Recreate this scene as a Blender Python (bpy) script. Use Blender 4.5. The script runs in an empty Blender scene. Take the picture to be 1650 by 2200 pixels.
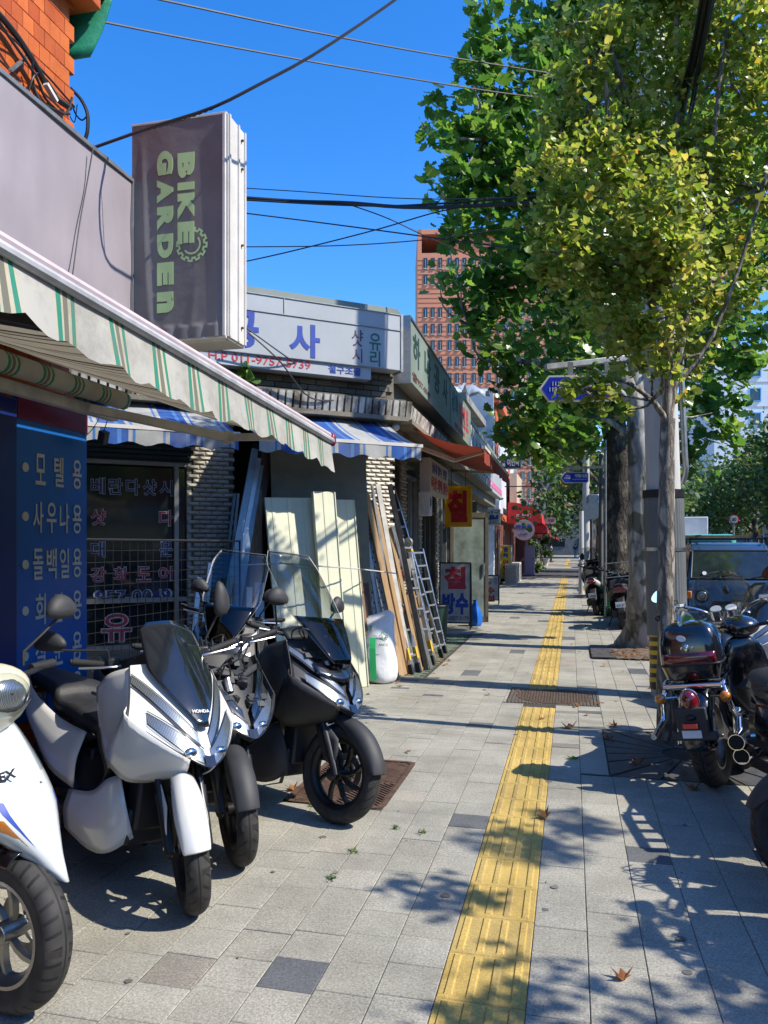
import bpy, bmesh, math, random
import numpy as np
from mathutils import Matrix, Vector, Euler
random.seed(7); rng = np.random.default_rng(11)
sc = bpy.context.scene
C = sc.collection
R = math.radians
PI = math.pi
# ------------------------------------------------------------ camera
EYE = 1.52
YAW = 13.7
cam_d = bpy.data.cameras.new('camera'); cam = bpy.data.objects.new('camera', cam_d); C.objects.link(cam)
cam.location = (0, 0, EYE); cam.rotation_euler = (R(90), 0, R(YAW))
cam_d.sensor_fit = 'VERTICAL'; cam_d.sensor_height = 36; cam_d.lens = 27; cam_d.shift_y = 0.0327
cam_d.clip_start = .05; cam_d.clip_end = 2000
sc.camera = cam
# ------------------------------------------------------------ sky and sun
SUN_EL, SUN_AZ = 46.0, 95.0          # azimuth clockwise from +Y (the street direction)
w = bpy.data.worlds.new('World'); sc.world = w; w.use_nodes = True
nt = w.node_tree; bg = nt.nodes['Background']
sky = nt.nodes.new('ShaderNodeTexSky'); sky.sky_type = 'NISHITA'; sky.sun_disc = False
sky.sun_elevation = R(SUN_EL); sky.sun_rotation = R(SUN_AZ)
sky.air_density = 1.0; sky.dust_density = .35; sky.ozone_density = 4.5
hs_ = nt.nodes.new('ShaderNodeHueSaturation'); hs_.inputs['Saturation'].default_value = 1.32; hs_.inputs['Value'].default_value = 1.32; hs_.inputs['Hue'].default_value = .508
nt.links.new(sky.outputs[0], hs_.inputs['Color']); nt.links.new(hs_.outputs[0], bg.inputs[0]); bg.inputs[1].default_value = .145
sl = bpy.data.lights.new('sun', 'SUN'); sl.energy = 4.6; sl.angle = R(.53); sl.color = (1, .93, .82)
so = bpy.data.objects.new('sun', sl); C.objects.link(so)
sd = Vector((math.sin(R(SUN_AZ)) * math.cos(R(SUN_EL)), math.cos(R(SUN_AZ)) * math.cos(R(SUN_EL)), math.sin(R(SUN_EL))))
so.rotation_euler = sd.to_track_quat('Z', 'Y').to_euler(); so.location = sd * 40
vs = sc.view_settings; vs.view_transform = 'Standard'; vs.look = 'None'; vs.gamma = 1; vs.use_curve_mapping = False
vs.exposure = .66
sc.cycles.max_bounces = 7; sc.cycles.diffuse_bounces = 3; sc.cycles.glossy_bounces = 3
sc.cycles.transparent_max_bounces = 12; sc.cycles.transmission_bounces = 4
sc.cycles.caustics_reflective = False; sc.cycles.caustics_refractive = False
sc.cycles.sample_clamp_indirect = 4
# ------------------------------------------------------------ where things stand: a sight line cut by a plane
FX = Vector((-math.sin(R(YAW)), math.cos(R(YAW)), 0)); RX = Vector((math.cos(R(YAW)), math.sin(R(YAW)), 0))
def W(px, py, zc):
    p = (FX + RX * ((px - 825) / 1650)) * zc
    return Vector((p.x, p.y, EYE + (1172 - py) / 1650 * zc))
def G(px, py, z=0): return W(px, py, (EYE - z) * 1650 / (py - 1172))
def PX(px, py, x):
    d = FX + RX * ((px - 825) / 1650); return W(px, py, x / d.x)
def PY(px, py, y):
    d = FX + RX * ((px - 825) / 1650); return W(px, py, y / d.y)
# ------------------------------------------------------------ materials
def nd(nt, t, **k):
    n = nt.nodes.new(t)
    for a, b in k.items(): setattr(n, a, b)
    return n
def base(name):
    m = bpy.data.materials.new(name); m.use_nodes = True
    return m, m.node_tree, m.node_tree.nodes['Principled BSDF']
def mat(name, col, rough=.5, metal=0., var=.12, scale=6., bump=0., bscale=60., coat=0., col2=None, thr=(.45, .6), rvar=.1, spec=.5, stretch=(1, 1, 1), emit=0.):
    m, nt, b = base(name); L = nt.links.new
    tc = nd(nt, 'ShaderNodeTexCoord'); mp = nd(nt, 'ShaderNodeMapping'); mp.inputs['Scale'].default_value = stretch
    L(tc.outputs['Object'], mp.inputs[0])
    n = nd(nt, 'ShaderNodeTexNoise'); n.inputs['Scale'].default_value = scale; n.inputs['Detail'].default_value = 6; n.inputs['Roughness'].default_value = .62
    L(mp.outputs[0], n.inputs['Vector'])
    r = nd(nt, 'ShaderNodeValToRGB'); r.color_ramp.elements[0].position = .3; r.color_ramp.elements[1].position = .7
    c = Vector(col)
    if col2 is None:
        r.color_ramp.elements[0].color = (*(c * (1 - var)), 1); r.color_ramp.elements[1].color = (*(c * (1 + var)), 1)
    else:
        r.color_ramp.elements[0].position, r.color_ramp.elements[1].position = thr
        r.color_ramp.elements[0].color = (*c, 1); r.color_ramp.elements[1].color = (*col2, 1)
    L(n.outputs[0], r.inputs[0]); L(r.outputs[0], b.inputs['Base Color'])
    mr = nd(nt, 'ShaderNodeMapRange'); mr.inputs[3].default_value = max(0, rough - rvar); mr.inputs[4].default_value = min(1, rough + rvar)
    L(n.outputs[0], mr.inputs[0]); L(mr.outputs[0], b.inputs['Roughness'])
    b.inputs['Metallic'].default_value = metal; b.inputs['Coat Weight'].default_value = coat; b.inputs['Coat Roughness'].default_value = .06
    b.inputs['Specular IOR Level'].default_value = spec
    if emit: L(r.outputs[0], b.inputs['Emission Color']); b.inputs['Emission Strength'].default_value = emit
    if bump:
        n2 = nd(nt, 'ShaderNodeTexNoise'); n2.inputs['Scale'].default_value = bscale; n2.inputs['Detail'].default_value = 4
        L(mp.outputs[0], n2.inputs['Vector'])
        bp = nd(nt, 'ShaderNodeBump'); bp.inputs['Strength'].default_value = bump; bp.inputs['Distance'].default_value = .01
        L(n2.outputs[0], bp.inputs['Height']); L(bp.outputs[0], b.inputs['Normal'])
    return m
def glass_mat(name, tint=(.8, .85, .85), amt=.75, rough=.03):
    m, nt, b = base(name); L = nt.links.new
    out = nt.nodes['Material Output']; nt.nodes.remove(b)
    t = nd(nt, 'ShaderNodeBsdfTransparent'); t.inputs[0].default_value = (*tint, 1)
    g = nd(nt, 'ShaderNodeBsdfGlossy'); g.inputs['Roughness'].default_value = rough
    f = nd(nt, 'ShaderNodeLayerWeight'); f.inputs[0].default_value = .5
    pw = nd(nt, 'ShaderNodeMath', operation='POWER'); L(f.outputs['Facing'], pw.inputs[0]); pw.inputs[1].default_value = 4
    mt = nd(nt, 'ShaderNodeMath', operation='MULTIPLY_ADD'); mt.inputs[1].default_value = .8; mt.inputs[2].default_value = .05; mt.use_clamp = True
    L(pw.outputs[0], mt.inputs[0])
    mx = nd(nt, 'ShaderNodeMixShader'); L(mt.outputs[0], mx.inputs[0]); L(t.outputs[0], mx.inputs[1]); L(g.outputs[0], mx.inputs[2])
    L(mx.outputs[0], out.inputs[0])
    return m
def leaf_mat(name, cols, trans=.45, rough=.42):
    m, nt, b = base(name); L = nt.links.new; out = nt.nodes['Material Output']
    g = nd(nt, 'ShaderNodeNewGeometry'); r = nd(nt, 'ShaderNodeValToRGB'); r.color_ramp.interpolation = 'LINEAR'
    els = r.color_ramp.elements
    while len(els) < len(cols): els.new(.5)
    for i, (p, c) in enumerate(cols): els[i].position = p; els[i].color = (*c, 1)
    oi = nd(nt, 'ShaderNodeObjectInfo'); ad = nd(nt, 'ShaderNodeMath', operation='ADD'); fr = nd(nt, 'ShaderNodeMath', operation='FRACT')
    L(g.outputs['Random Per Island'], ad.inputs[0]); L(oi.outputs['Random'], ad.inputs[1]); L(ad.outputs[0], fr.inputs[0])
    L(fr.outputs[0], r.inputs[0]); L(r.outputs[0], b.inputs['Base Color'])
    b.inputs['Roughness'].default_value = rough; b.inputs['Specular IOR Level'].default_value = .35
    hs = nd(nt, 'ShaderNodeHueSaturation'); hs.inputs['Saturation'].default_value = 1.1; hs.inputs['Value'].default_value = 1.9; hs.inputs['Hue'].default_value = .485
    L(r.outputs[0], hs.inputs['Color'])
    t = nd(nt, 'ShaderNodeBsdfTranslucent'); L(hs.outputs[0], t.inputs[0])
    mx = nd(nt, 'ShaderNodeMixShader'); mx.inputs[0].default_value = trans
    L(b.outputs[0], mx.inputs[1]); L(t.outputs[0], mx.inputs[2]); L(mx.outputs[0], out.inputs[0])
    return m
def stripe_mat(name, bands, period, axis='Y', rough=.8, dirt=.5, dcol=(.09, .08, .06), dscale=2.5):
    """cloth with woven stripes: bands = [(start fraction, colour)]; soiled by noise"""
    m, nt, b = base(name); L = nt.links.new
    tc = nd(nt, 'ShaderNodeTexCoord'); sp = nd(nt, 'ShaderNodeSeparateXYZ'); L(tc.outputs['UV'], sp.inputs[0])
    dv = nd(nt, 'ShaderNodeMath', operation='DIVIDE'); L(sp.outputs[0], dv.inputs[0]); dv.inputs[1].default_value = period
    fr = nd(nt, 'ShaderNodeMath', operation='FRACT'); L(dv.outputs[0], fr.inputs[0])
    r = nd(nt, 'ShaderNodeValToRGB'); r.color_ramp.interpolation = 'CONSTANT'; els = r.color_ramp.elements
    while len(els) < len(bands): els.new(.5)
    for i, (p, c) in enumerate(bands): els[i].position = p; els[i].color = (*c, 1)
    L(fr.outputs[0], r.inputs[0])
    n = nd(nt, 'ShaderNodeTexNoise'); n.inputs['Scale'].default_value = dscale; n.inputs['Detail'].default_value = 8; n.inputs['Roughness'].default_value = .75
    L(tc.outputs['Object'], n.inputs['Vector'])
    rr = nd(nt, 'ShaderNodeMapRange'); rr.inputs[1].default_value = .42; rr.inputs[2].default_value = .75; rr.inputs[4].default_value = dirt
    L(n.outputs[0], rr.inputs[0])
    mx = nd(nt, 'ShaderNodeMix', data_type='RGBA'); L(rr.outputs[0], mx.inputs[0]); L(r.outputs[0], mx.inputs[6]); mx.inputs[7].default_value = (*dcol, 1)
    L(mx.outputs[2], b.inputs['Base Color']); b.inputs['Roughness'].default_value = rough
    t = nd(nt, 'ShaderNodeBsdfTranslucent'); L(mx.outputs[2], t.inputs[0])
    ms = nd(nt, 'ShaderNodeMixShader'); ms.inputs[0].default_value = .18
    out = nt.nodes['Material Output']; L(b.outputs[0], ms.inputs[1]); L(t.outputs[0], ms.inputs[2]); L(ms.outputs[0], out.inputs[0])
    return m
def bark_mat(name, c1, c2, scale=9, bump=.9, patch=None):
    m, nt, b = base(name); L = nt.links.new
    tc = nd(nt, 'ShaderNodeTexCoord'); mp = nd(nt, 'ShaderNodeMapping'); mp.inputs['Scale'].default_value = (1, 1, .28); L(tc.outputs['Object'], mp.inputs[0])
    v = nd(nt, 'ShaderNodeTexVoronoi', feature='DISTANCE_TO_EDGE'); v.inputs['Scale'].default_value = scale * 2.2
    n = nd(nt, 'ShaderNodeTexNoise'); n.inputs['Scale'].default_value = scale; n.inputs['Detail'].default_value = 8; n.inputs['Roughness'].default_value = .7
    L(mp.outputs[0], n.inputs['Vector'])
    mxv = nd(nt, 'ShaderNodeMix', data_type='RGBA'); mxv.inputs[0].default_value = .12; L(mp.outputs[0], mxv.inputs[6]); L(n.outputs['Color'], mxv.inputs[7]); L(mxv.outputs[2], v.inputs['Vector'])
    r = nd(nt, 'ShaderNodeValToRGB'); r.color_ramp.elements[0].position = .32; r.color_ramp.elements[1].position = .68
    r.color_ramp.elements[0].color = (*c1, 1); r.color_ramp.elements[1].color = (*c2, 1); L(n.outputs[0], r.inputs[0])
    mr = nd(nt, 'ShaderNodeMapRange'); mr.inputs[1].default_value = 0; mr.inputs[2].default_value = .22; L(v.outputs['Distance'], mr.inputs[0])
    last = r.outputs[0]
    if patch:
        n3 = nd(nt, 'ShaderNodeTexNoise'); n3.inputs['Scale'].default_value = 3.2; n3.inputs['Detail'].default_value = 3; L(tc.outputs['Object'], n3.inputs['Vector'])
        r3 = nd(nt, 'ShaderNodeValToRGB'); r3.color_ramp.elements[0].position = .5; r3.color_ramp.elements[1].position = .56; L(n3.outputs[0], r3.inputs[0])
        m3 = nd(nt, 'ShaderNodeMix', data_type='RGBA'); L(r3.outputs[0], m3.inputs[0]); L(last, m3.inputs[6]); m3.inputs[7].default_value = (*patch, 1); last = m3.outputs[2]
    mm = nd(nt, 'ShaderNodeMix', data_type='RGBA', blend_type='MULTIPLY'); mm.inputs[0].default_value = .55; L(last, mm.inputs[6]); L(mr.outputs[0], mm.inputs[7])
    L(mm.outputs[2], b.inputs['Base Color']); b.inputs['Roughness'].default_value = .9
    ad = nd(nt, 'ShaderNodeMath', operation='ADD'); L(mr.outputs[0], ad.inputs[0]); L(n.outputs[0], ad.inputs[1])
    bp = nd(nt, 'ShaderNodeBump'); bp.inputs['Strength'].default_value = bump; bp.inputs['Distance'].default_value = .02; L(ad.outputs[0], bp.inputs['Height']); L(bp.outputs[0], b.inputs['Normal'])
    return m
def tyre_mat(name, style):
    m, nt, b = base(name); L = nt.links.new
    uv = nd(nt, 'ShaderNodeTexCoord'); sp = nd(nt, 'ShaderNodeSeparateXYZ'); L(uv.outputs['UV'], sp.inputs[0])
    ab = nd(nt, 'ShaderNodeMath', operation='ABSOLUTE'); L(sp.outputs[1], ab.inputs[0])           # v: -1..1 across
    a1 = nd(nt, 'ShaderNodeMath', operation='MULTIPLY_ADD'); L(sp.outputs[0], a1.inputs[0]); a1.inputs[1].default_value = 26.0 if style == 0 else 34.; 
    a2 = nd(nt, 'ShaderNodeMath', operation='MULTIPLY'); L(ab.outputs[0], a2.inputs[0]); a2.inputs[1].default_value = 1.6 if style == 0 else .5
    L(a2.outputs[0], a1.inputs[2])
    fr = nd(nt, 'ShaderNodeMath', operation='FRACT'); L(a1.outputs[0], fr.inputs[0])
    g1 = nd(nt, 'ShaderNodeMath', operation='GREATER_THAN'); L(fr.outputs[0], g1.inputs[0]); g1.inputs[1].default_value = .24
    g2 = nd(nt, 'ShaderNodeMath', operation='LESS_THAN'); L(ab.outputs[0], g2.inputs[0]); g2.inputs[1].default_value = .12
    g3 = nd(nt, 'ShaderNodeMath', operation='GREATER_THAN'); L(ab.outputs[0], g3.inputs[0]); g3.inputs[1].default_value = .62
    mx = nd(nt, 'ShaderNodeMath', operation='MAXIMUM'); L(g1.outputs[0], mx.inputs[0]); L(g2.outputs[0], mx.inputs[1])
    mx2 = nd(nt, 'ShaderNodeMath', operation='MAXIMUM'); L(mx.outputs[0], mx2.inputs[0]); L(g3.outputs[0], mx2.inputs[1])
    c0 = nd(nt, 'ShaderNodeMath', operation='GREATER_THAN'); L(ab.outputs[0], c0.inputs[0]); c0.inputs[1].default_value = .03
    mn = nd(nt, 'ShaderNodeMath', operation='MINIMUM'); L(mx2.outputs[0], mn.inputs[0]); L(c0.outputs[0], mn.inputs[1])
    n = nd(nt, 'ShaderNodeTexNoise'); n.inputs['Scale'].default_value = 14; n.inputs['Detail'].default_value = 6; L(uv.outputs['Object'], n.inputs['Vector'])
    r = nd(nt, 'ShaderNodeValToRGB'); r.color_ramp.elements[0].color = (.012, .012, .013, 1); r.color_ramp.elements[1].color = (.045, .042, .038, 1)
    r.color_ramp.elements[0].position = .35; r.color_ramp.elements[1].position = .75; L(n.outputs[0], r.inputs[0])
    mm = nd(nt, 'ShaderNodeMix', data_type='RGBA'); L(mn.outputs[0], mm.inputs[0]); mm.inputs[6].default_value = (.004, .004, .004, 1); L(r.outputs[0], mm.inputs[7])
    L(mm.outputs[2], b.inputs['Base Color']); b.inputs['Roughness'].default_value = .72
    bp = nd(nt, 'ShaderNodeBump'); bp.inputs['Strength'].default_value = 1; bp.inputs['Distance'].default_value = .006; L(mn.outputs[0], bp.inputs['Height']); L(bp.outputs[0], b.inputs['Normal'])
    return m
def stone_mat(name, base_cols, speck=.35, rough=.85, bscale=240., bump=.35, stain=True, grit=0):
    """pavers: each island its own tone, fine aggregate speckle, big soft stains"""
    m, nt, b = base(name); L = nt.links.new
    g = nd(nt, 'ShaderNodeNewGeometry'); oi = nd(nt, 'ShaderNodeObjectInfo'); ad = nd(nt, 'ShaderNodeMath', operation='ADD'); fr = nd(nt, 'ShaderNodeMath', operation='FRACT')
    L(g.outputs['Random Per Island'], ad.inputs[0]); L(oi.outputs['Random'], ad.inputs[1]); L(ad.outputs[0], fr.inputs[0])
    r = nd(nt, 'ShaderNodeValToRGB'); els = r.color_ramp.elements
    while len(els) < len(base_cols): els.new(.5)
    for i, (p, c) in enumerate(base_cols): els[i].position = p; els[i].color = (*c, 1)
    L(fr.outputs[0], r.inputs[0])
    n = nd(nt, 'ShaderNodeTexNoise'); n.inputs['Scale'].default_value = bscale; n.inputs['Detail'].default_value = 3; n.inputs['Roughness'].default_value = .8
    L(g.outputs['Position'], n.inputs['Vector'])
    n2 = nd(nt, 'ShaderNodeTexNoise'); n2.inputs['Scale'].default_value = 1.7; n2.inputs['Detail'].default_value = 7; n2.inputs['Roughness'].default_value = .7; L(g.outputs['Position'], n2.inputs['Vector'])
    m1 = nd(nt, 'ShaderNodeMapRange'); m1.inputs[1].default_value = .3; m1.inputs[2].default_value = .7; m1.inputs[3].default_value = 1 - speck; m1.inputs[4].default_value = 1 + speck; L(n.outputs[0], m1.inputs[0])
    m2 = nd(nt, 'ShaderNodeMapRange'); m2.inputs[1].default_value = .35; m2.inputs[2].default_value = .6; m2.inputs[3].default_value = .74; m2.inputs[4].default_value = 1.05; L(n2.outputs[0], m2.inputs[0])
    mu = nd(nt, 'ShaderNodeMath', operation='MULTIPLY'); L(m1.outputs[0], mu.inputs[0]); L(m2.outputs[0], mu.inputs[1])
    if grit:
        n4 = nd(nt, 'ShaderNodeTexNoise'); n4.inputs['Scale'].default_value = 105; n4.inputs['Detail'].default_value = 2; L(g.outputs['Position'], n4.inputs['Vector'])
        m4 = nd(nt, 'ShaderNodeMapRange'); m4.inputs[1].default_value = .3; m4.inputs[2].default_value = .7; m4.inputs[3].default_value = 1 - grit; m4.inputs[4].default_value = 1 + grit; L(n4.outputs[0], m4.inputs[0])
        mu2 = nd(nt, 'ShaderNodeMath', operation='MULTIPLY'); L(mu.outputs[0], mu2.inputs[0]); L(m4.outputs[0], mu2.inputs[1]); mu = mu2
    vm = nd(nt, 'ShaderNodeVectorMath', operation='SCALE'); L(r.outputs[0], vm.inputs[0]); L(mu.outputs[0], vm.inputs['Scale'])
    L(vm.outputs[0], b.inputs['Base Color']); b.inputs['Roughness'].default_value = rough; b.inputs['Specular IOR Level'].default_value = .3
    bp = nd(nt, 'ShaderNodeBump'); bp.inputs['Strength'].default_value = bump; bp.inputs['Distance'].default_value = .004; L(n.outputs[0], bp.inputs['Height']); L(bp.outputs[0], b.inputs['Normal'])
    return m
# ------------------------------------------------------------ mesh building
def crv(P, n):
    """Catmull-Rom through P, n points even in parameter"""
    P = [Vector(p) for p in P]
    if len(P) == 2: return [P[0].lerp(P[1], i / (n - 1)) for i in range(n)]
    out = []; m = len(P) - 1
    for i in range(n):
        t = i / (n - 1) * m; k = min(int(t), m - 1); u = t - k
        a = P[k - 1] if k > 0 else P[0] * 2 - P[1]; b = P[k]; c = P[k + 1]; d = P[k + 2] if k + 2 <= m else P[m] * 2 - P[m - 1]
        out.append(.5 * ((2 * b) + (c - a) * u + (2 * a - 5 * b + 4 * c - d) * u * u + (3 * b - a - 3 * c + d) * u ** 3))
    return out
class MB:
    def __init__(s, T=None):
        s.v = []; s.f = []; s.uv = []; s.T = T or Matrix.Identity(4)
    def add(s, vs, fs, uvs=None):
        o = len(s.v); s.v += [s.T @ Vector(p) for p in vs]; s.f += [tuple(i + o for i in f) for f in fs]
        s.uv += uvs if uvs else [(0, 0)] * len(vs)
        return s
    def box(s, c, d, rot=(0, 0, 0), M=None, taper=1.):
        hx, hy, hz = d[0] / 2, d[1] / 2, d[2] / 2
        M = M or (Matrix.Translation(c) @ Euler(rot).to_matrix().to_4x4())
        P = [(-hx, -hy, -hz), (hx, -hy, -hz), (hx, hy, -hz), (-hx, hy, -hz), (-hx * taper, -hy * taper, hz), (hx * taper, -hy * taper, hz), (hx * taper, hy * taper, hz), (-hx * taper, hy * taper, hz)]
        return s.add([M @ Vector(p) for p in P], [(0, 3, 2, 1), (4, 5, 6, 7), (0, 1, 5, 4), (1, 2, 6, 5), (2, 3, 7, 6), (3, 0, 4, 7)])
    def bar(s, a, b, w, h=None, up=(0, 0, 1)):
        a = Vector(a); b = Vector(b); d = b - a; h = h or w
        x = d.normalized(); y = Vector(up).cross(x)
        if y.length < 1e-4: y = Vector((0, 1, 0)).cross(x)
        y.normalize(); z = x.cross(y)
        M = Matrix((x, y, z)).transposed().to_4x4(); M.translation = (a + b) / 2
        return s.box(None, (d.length, w, h), M=M)
    def tube(s, P, r, n=8, cap=True, flat=1.):
        P = [Vector(p) for p in P]; m = len(P); rs = r if hasattr(r, '__len__') else [r] * m
        if len(rs) != m: rs = [rs[0] + (rs[-1] - rs[0]) * i / (m - 1) for i in range(m)]
        t = (P[1] - P[0]).normalized(); u = t.orthogonal().normalized(); vs = []
        for i, p in enumerate(P):
            t2 = ((P[min(i + 1, m - 1)] - P[max(i - 1, 0)])).normalized()
            u = (u - t2 * u.dot(t2)).normalized(); v = t2.cross(u)
            vs += [p + (u * math.cos(2 * PI * k / n) + v * math.sin(2 * PI * k / n) * flat) * rs[i] for k in range(n)]
        fs = [(i * n + k, i * n + (k + 1) % n, (i + 1) * n + (k + 1) % n, (i + 1) * n + k) for i in range(m - 1) for k in range(n)]
        if cap: fs += [tuple(range(n - 1, -1, -1)), tuple(range((m - 1) * n, m * n))]
        return s.add(vs, fs)
    def cyl(s, a, b, r, r2=None, n=16): return s.tube([a, b], [r, r if r2 is None else r2], n)
    def grid(s, rows, closed=False, uvs=None):
        h = len(rows); k = len(rows[0]); vs = [p for r_ in rows for p in r_]
        fs = [(i * k + j, i * k + (j + 1) % k, (i + 1) * k + (j + 1) % k, (i + 1) * k + j) for i in range(h - 1) for j in range(k if closed else k - 1)]
        return s.add(vs, fs, uvs)
    def surf(s, rows, nu=10, nv=10, mirror=False):
        rr = [crv(r_, nu) for r_ in rows]; cols = [crv([r_[j] for r_ in rr], nv) for j in range(nu)]
        g = [[cols[j][i] for j in range(nu)] for i in range(nv)]
        s.grid(g)
        if mirror: s.grid([[Vector((p.x, -p.y, p.z)) for p in reversed(r_)] for r_ in g])
        return s
    def ell(s, c, r, nu=14, nv=9, rot=(0, 0, 0)):
        M = Matrix.Translation(c) @ Euler(rot).to_matrix().to_4x4() @ Matrix.Diagonal((*r, 1)); vs = [M @ Vector((0, 0, -1))]; fs = []
        for i in range(1, nv):
            a = -PI / 2 + PI * i / nv
            vs += [M @ Vector((math.cos(a) * math.cos(2 * PI * j / nu), math.cos(a) * math.sin(2 * PI * j / nu), math.sin(a))) for j in range(nu)]
        vs.append(M @ Vector((0, 0, 1))); N = len(vs) - 1
        for j in range(nu):
            fs.append((0, 1 + (j + 1) % nu, 1 + j)); fs.append((N, N - nu + j, N - nu + (j + 1) % nu))
            for i in range(nv - 2):
                o = 1 + i * nu; fs.append((o + j, o + (j + 1) % nu, o + nu + (j + 1) % nu, o + nu + j))
        return s.add(vs, fs)
    def prism(s, poly, M, depth):
        """poly in the local x,z plane of M, thickness along local y, centred"""
        n = len(poly); vs = [M @ Vector((x, -depth / 2, z)) for x, z in poly] + [M @ Vector((x, depth / 2, z)) for x, z in poly]
        return s.add(vs, [tuple(range(n)), tuple(range(2 * n - 1, n - 1, -1))] + [(i, i + n, (i + 1) % n + n, (i + 1) % n) for i in range(n)])
    def rev(s, prof, n=32, c=(0, 0, 0), a0=0, a1=2 * PI, closed=False):
        """profile [(radius, y)] turned round the local Y axis; closed joins the profile's ends"""
        full = abs(a1 - a0 - 2 * PI) < 1e-6; m = n if full else n + 1; k = len(prof); vs = []; uv = []
        for i in range(m):
            a = a0 + (a1 - a0) * i / n
            for j, (r_, y) in enumerate(prof):
                vs.append((c[0] + r_ * math.cos(a), c[1] + y, c[2] + r_ * math.sin(a))); uv.append((i / n, -1 + 2 * j / max(1, k - 1)))
        fs = []
        for i in range(n):
            i2 = (i + 1) % m if full else i + 1
            for j in range(k if closed else k - 1):
                j2 = (j + 1) % k; fs.append((i * k + j, i * k + j2, i2 * k + j2, i2 * k + j))
        return s.add(vs, fs, uv)
    def build(s, name, m, parent=None, smooth=35, bevel=0, solid=0, sub=0, offset=-1, bseg=2):
        me = bpy.data.meshes.new(name); me.from_pydata([tuple(p) for p in s.v], [], s.f)
        ul = me.uv_layers.new(name='uv'); li = np.empty(len(me.loops), dtype=np.int32); me.loops.foreach_get('vertex_index', li)
        ul.data.foreach_set('uv', np.array(s.uv, dtype=np.float32)[li].ravel())
        me.materials.append(m)
        if smooth:
            me.polygons.foreach_set('use_smooth', [True] * len(me.polygons))
            me.set_sharp_from_angle(angle=R(smooth))
        me.update()
        o = bpy.data.objects.new(name, me); C.objects.link(o); o.parent = parent
        if solid: d = o.modifiers.new('thick', 'SOLIDIFY'); d.thickness = solid; d.offset = offset
        if sub: d = o.modifiers.new('sub', 'SUBSURF'); d.levels = d.render_levels = sub
        if bevel: d = o.modifiers.new('bev', 'BEVEL'); d.width = bevel; d.segments = bseg; d.limit_method = 'ANGLE'; d.angle_limit = R(40)
        return o
def tag(o, label=None, cat=None, group=None, kind=None):
    if label: o['label'] = label
    if cat: o['category'] = cat
    if group: o['group'] = group
    if kind: o['kind'] = kind
    return o
def thing(name, label, cat, loc=(0, 0, 0), rz=0., group=None, roll=0.):
    o = bpy.data.objects.new(name, None); C.objects.link(o); o.empty_display_size = .2
    o.location = loc; o.rotation_euler = (roll, 0, rz)
    return tag(o, label, cat, group)
def kids(o): return [c for c in C.objects if c.parent == o]
def dup(root, loc, rz=None, label=None, group=None, roll=None):
    r = root.copy(); C.objects.link(r); r.location = loc
    if rz is not None: r.rotation_euler = (r.rotation_euler[0] if roll is None else roll, 0, rz)
    if label: r['label'] = label
    if group: r['group'] = group
    for ch in kids(root):
        c = ch.copy(); C.objects.link(c); c.parent = r
        for g in kids(ch):
            d = g.copy(); C.objects.link(d); d.parent = c
    return r
def inst(me_obj, loc, parent, rot=(0, 0, 0), scale=(1, 1, 1), name=None):
    o = bpy.data.objects.new(name or me_obj.name.split('.')[0], me_obj.data); C.objects.link(o)
    o.location = loc; o.rotation_euler = rot; o.scale = scale; o.parent = parent
    return o
# lettering: glyph outlines from the built-in typeface, fitted to a box
_tc = {}; _ts = bpy.data.scenes.new('type_setting')
def glyphs(body, bold):
    if (body, bold) in _tc: return _tc[(body, bold)]
    c = bpy.data.curves.new('lettering', 'FONT'); c.body = body; c.offset = bold; c.resolution_u = 4; c.extrude = .5; c.fill_mode = 'BOTH'
    o = bpy.data.objects.new('lettering', c); _ts.collection.objects.link(o); vl = _ts.view_layers[0]; vl.update()
    me = bpy.data.meshes.new_from_object(o.evaluated_get(vl.depsgraph))
    vs = np.array([v.co[:] for v in me.vertices]) if len(me.vertices) else np.zeros((3, 3)); fs = [tuple(p.vertices) for p in me.polygons]
    bpy.data.objects.remove(o); bpy.data.curves.remove(c); bpy.data.meshes.remove(me)
    _tc[(body, bold)] = (vs, fs); return vs, fs
def put_text(mb, body, o, right, up, w, h, bold=.02, depth=.004):
    """body fitted to w x h, centred at o; right/up unit vectors; stands depth/2 proud"""
    vs, fs = glyphs(body, bold); lo = vs.min(0); hi = vs.max(0); o = Vector(o); right = Vector(right).normalized(); up = Vector(up).normalized(); nn = right.cross(up)
    sx = w / max(1e-4, hi[0] - lo[0]); sy = h / max(1e-4, hi[1] - lo[1]); cx, cy = (lo[0] + hi[0]) / 2, (lo[1] + hi[1]) / 2
    mb.add([o + right * float((p[0] - cx) * sx) + up * float((p[1] - cy) * sy) + nn * float(p[2] * depth) for p in vs], fs)
    return mb
# ------------------------------------------------------------ palette
m_asph = mat('asphalt', (.052, .052, .054), .9, var=.25, scale=3, bump=.5, bscale=300)
m_sand = mat('joint_sand', (.045, .042, .035), .95, var=.3, bump=.3)
m_paver = stone_mat('granite_paver', [(0, (.285, .272, .222)), (.5, (.305, .292, .24)), (.95, (.33, .315, .262)), (.975, (.31, .27, .21)), (.985, (.125, .13, .13)), (1, (.11, .115, .115))], grit=.28)
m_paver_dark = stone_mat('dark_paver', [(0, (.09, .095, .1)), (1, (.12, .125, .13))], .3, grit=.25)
m_tact = stone_mat('yellow_tactile', [(0, (.43, .30, .085)), (.5, (.49, .345, .10)), (1, (.36, .265, .095))], .18, bscale=180, grit=.18)
m_green_p = stone_mat('green_paver', [(0, (.095, .135, .085)), (.8, (.13, .17, .11)), (.93, (.2, .2, .16)), (1, (.24, .23, .18))], .25)
m_kerb = stone_mat('kerb_stone', [(0, (.28, .28, .27)), (1, (.36, .35, .33))], .25)
m_rust = mat('rusty_iron', (.075, .042, .03), .75, .3, col2=(.14, .085, .055), thr=(.4, .65), scale=14, bump=.4, bscale=120)
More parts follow.
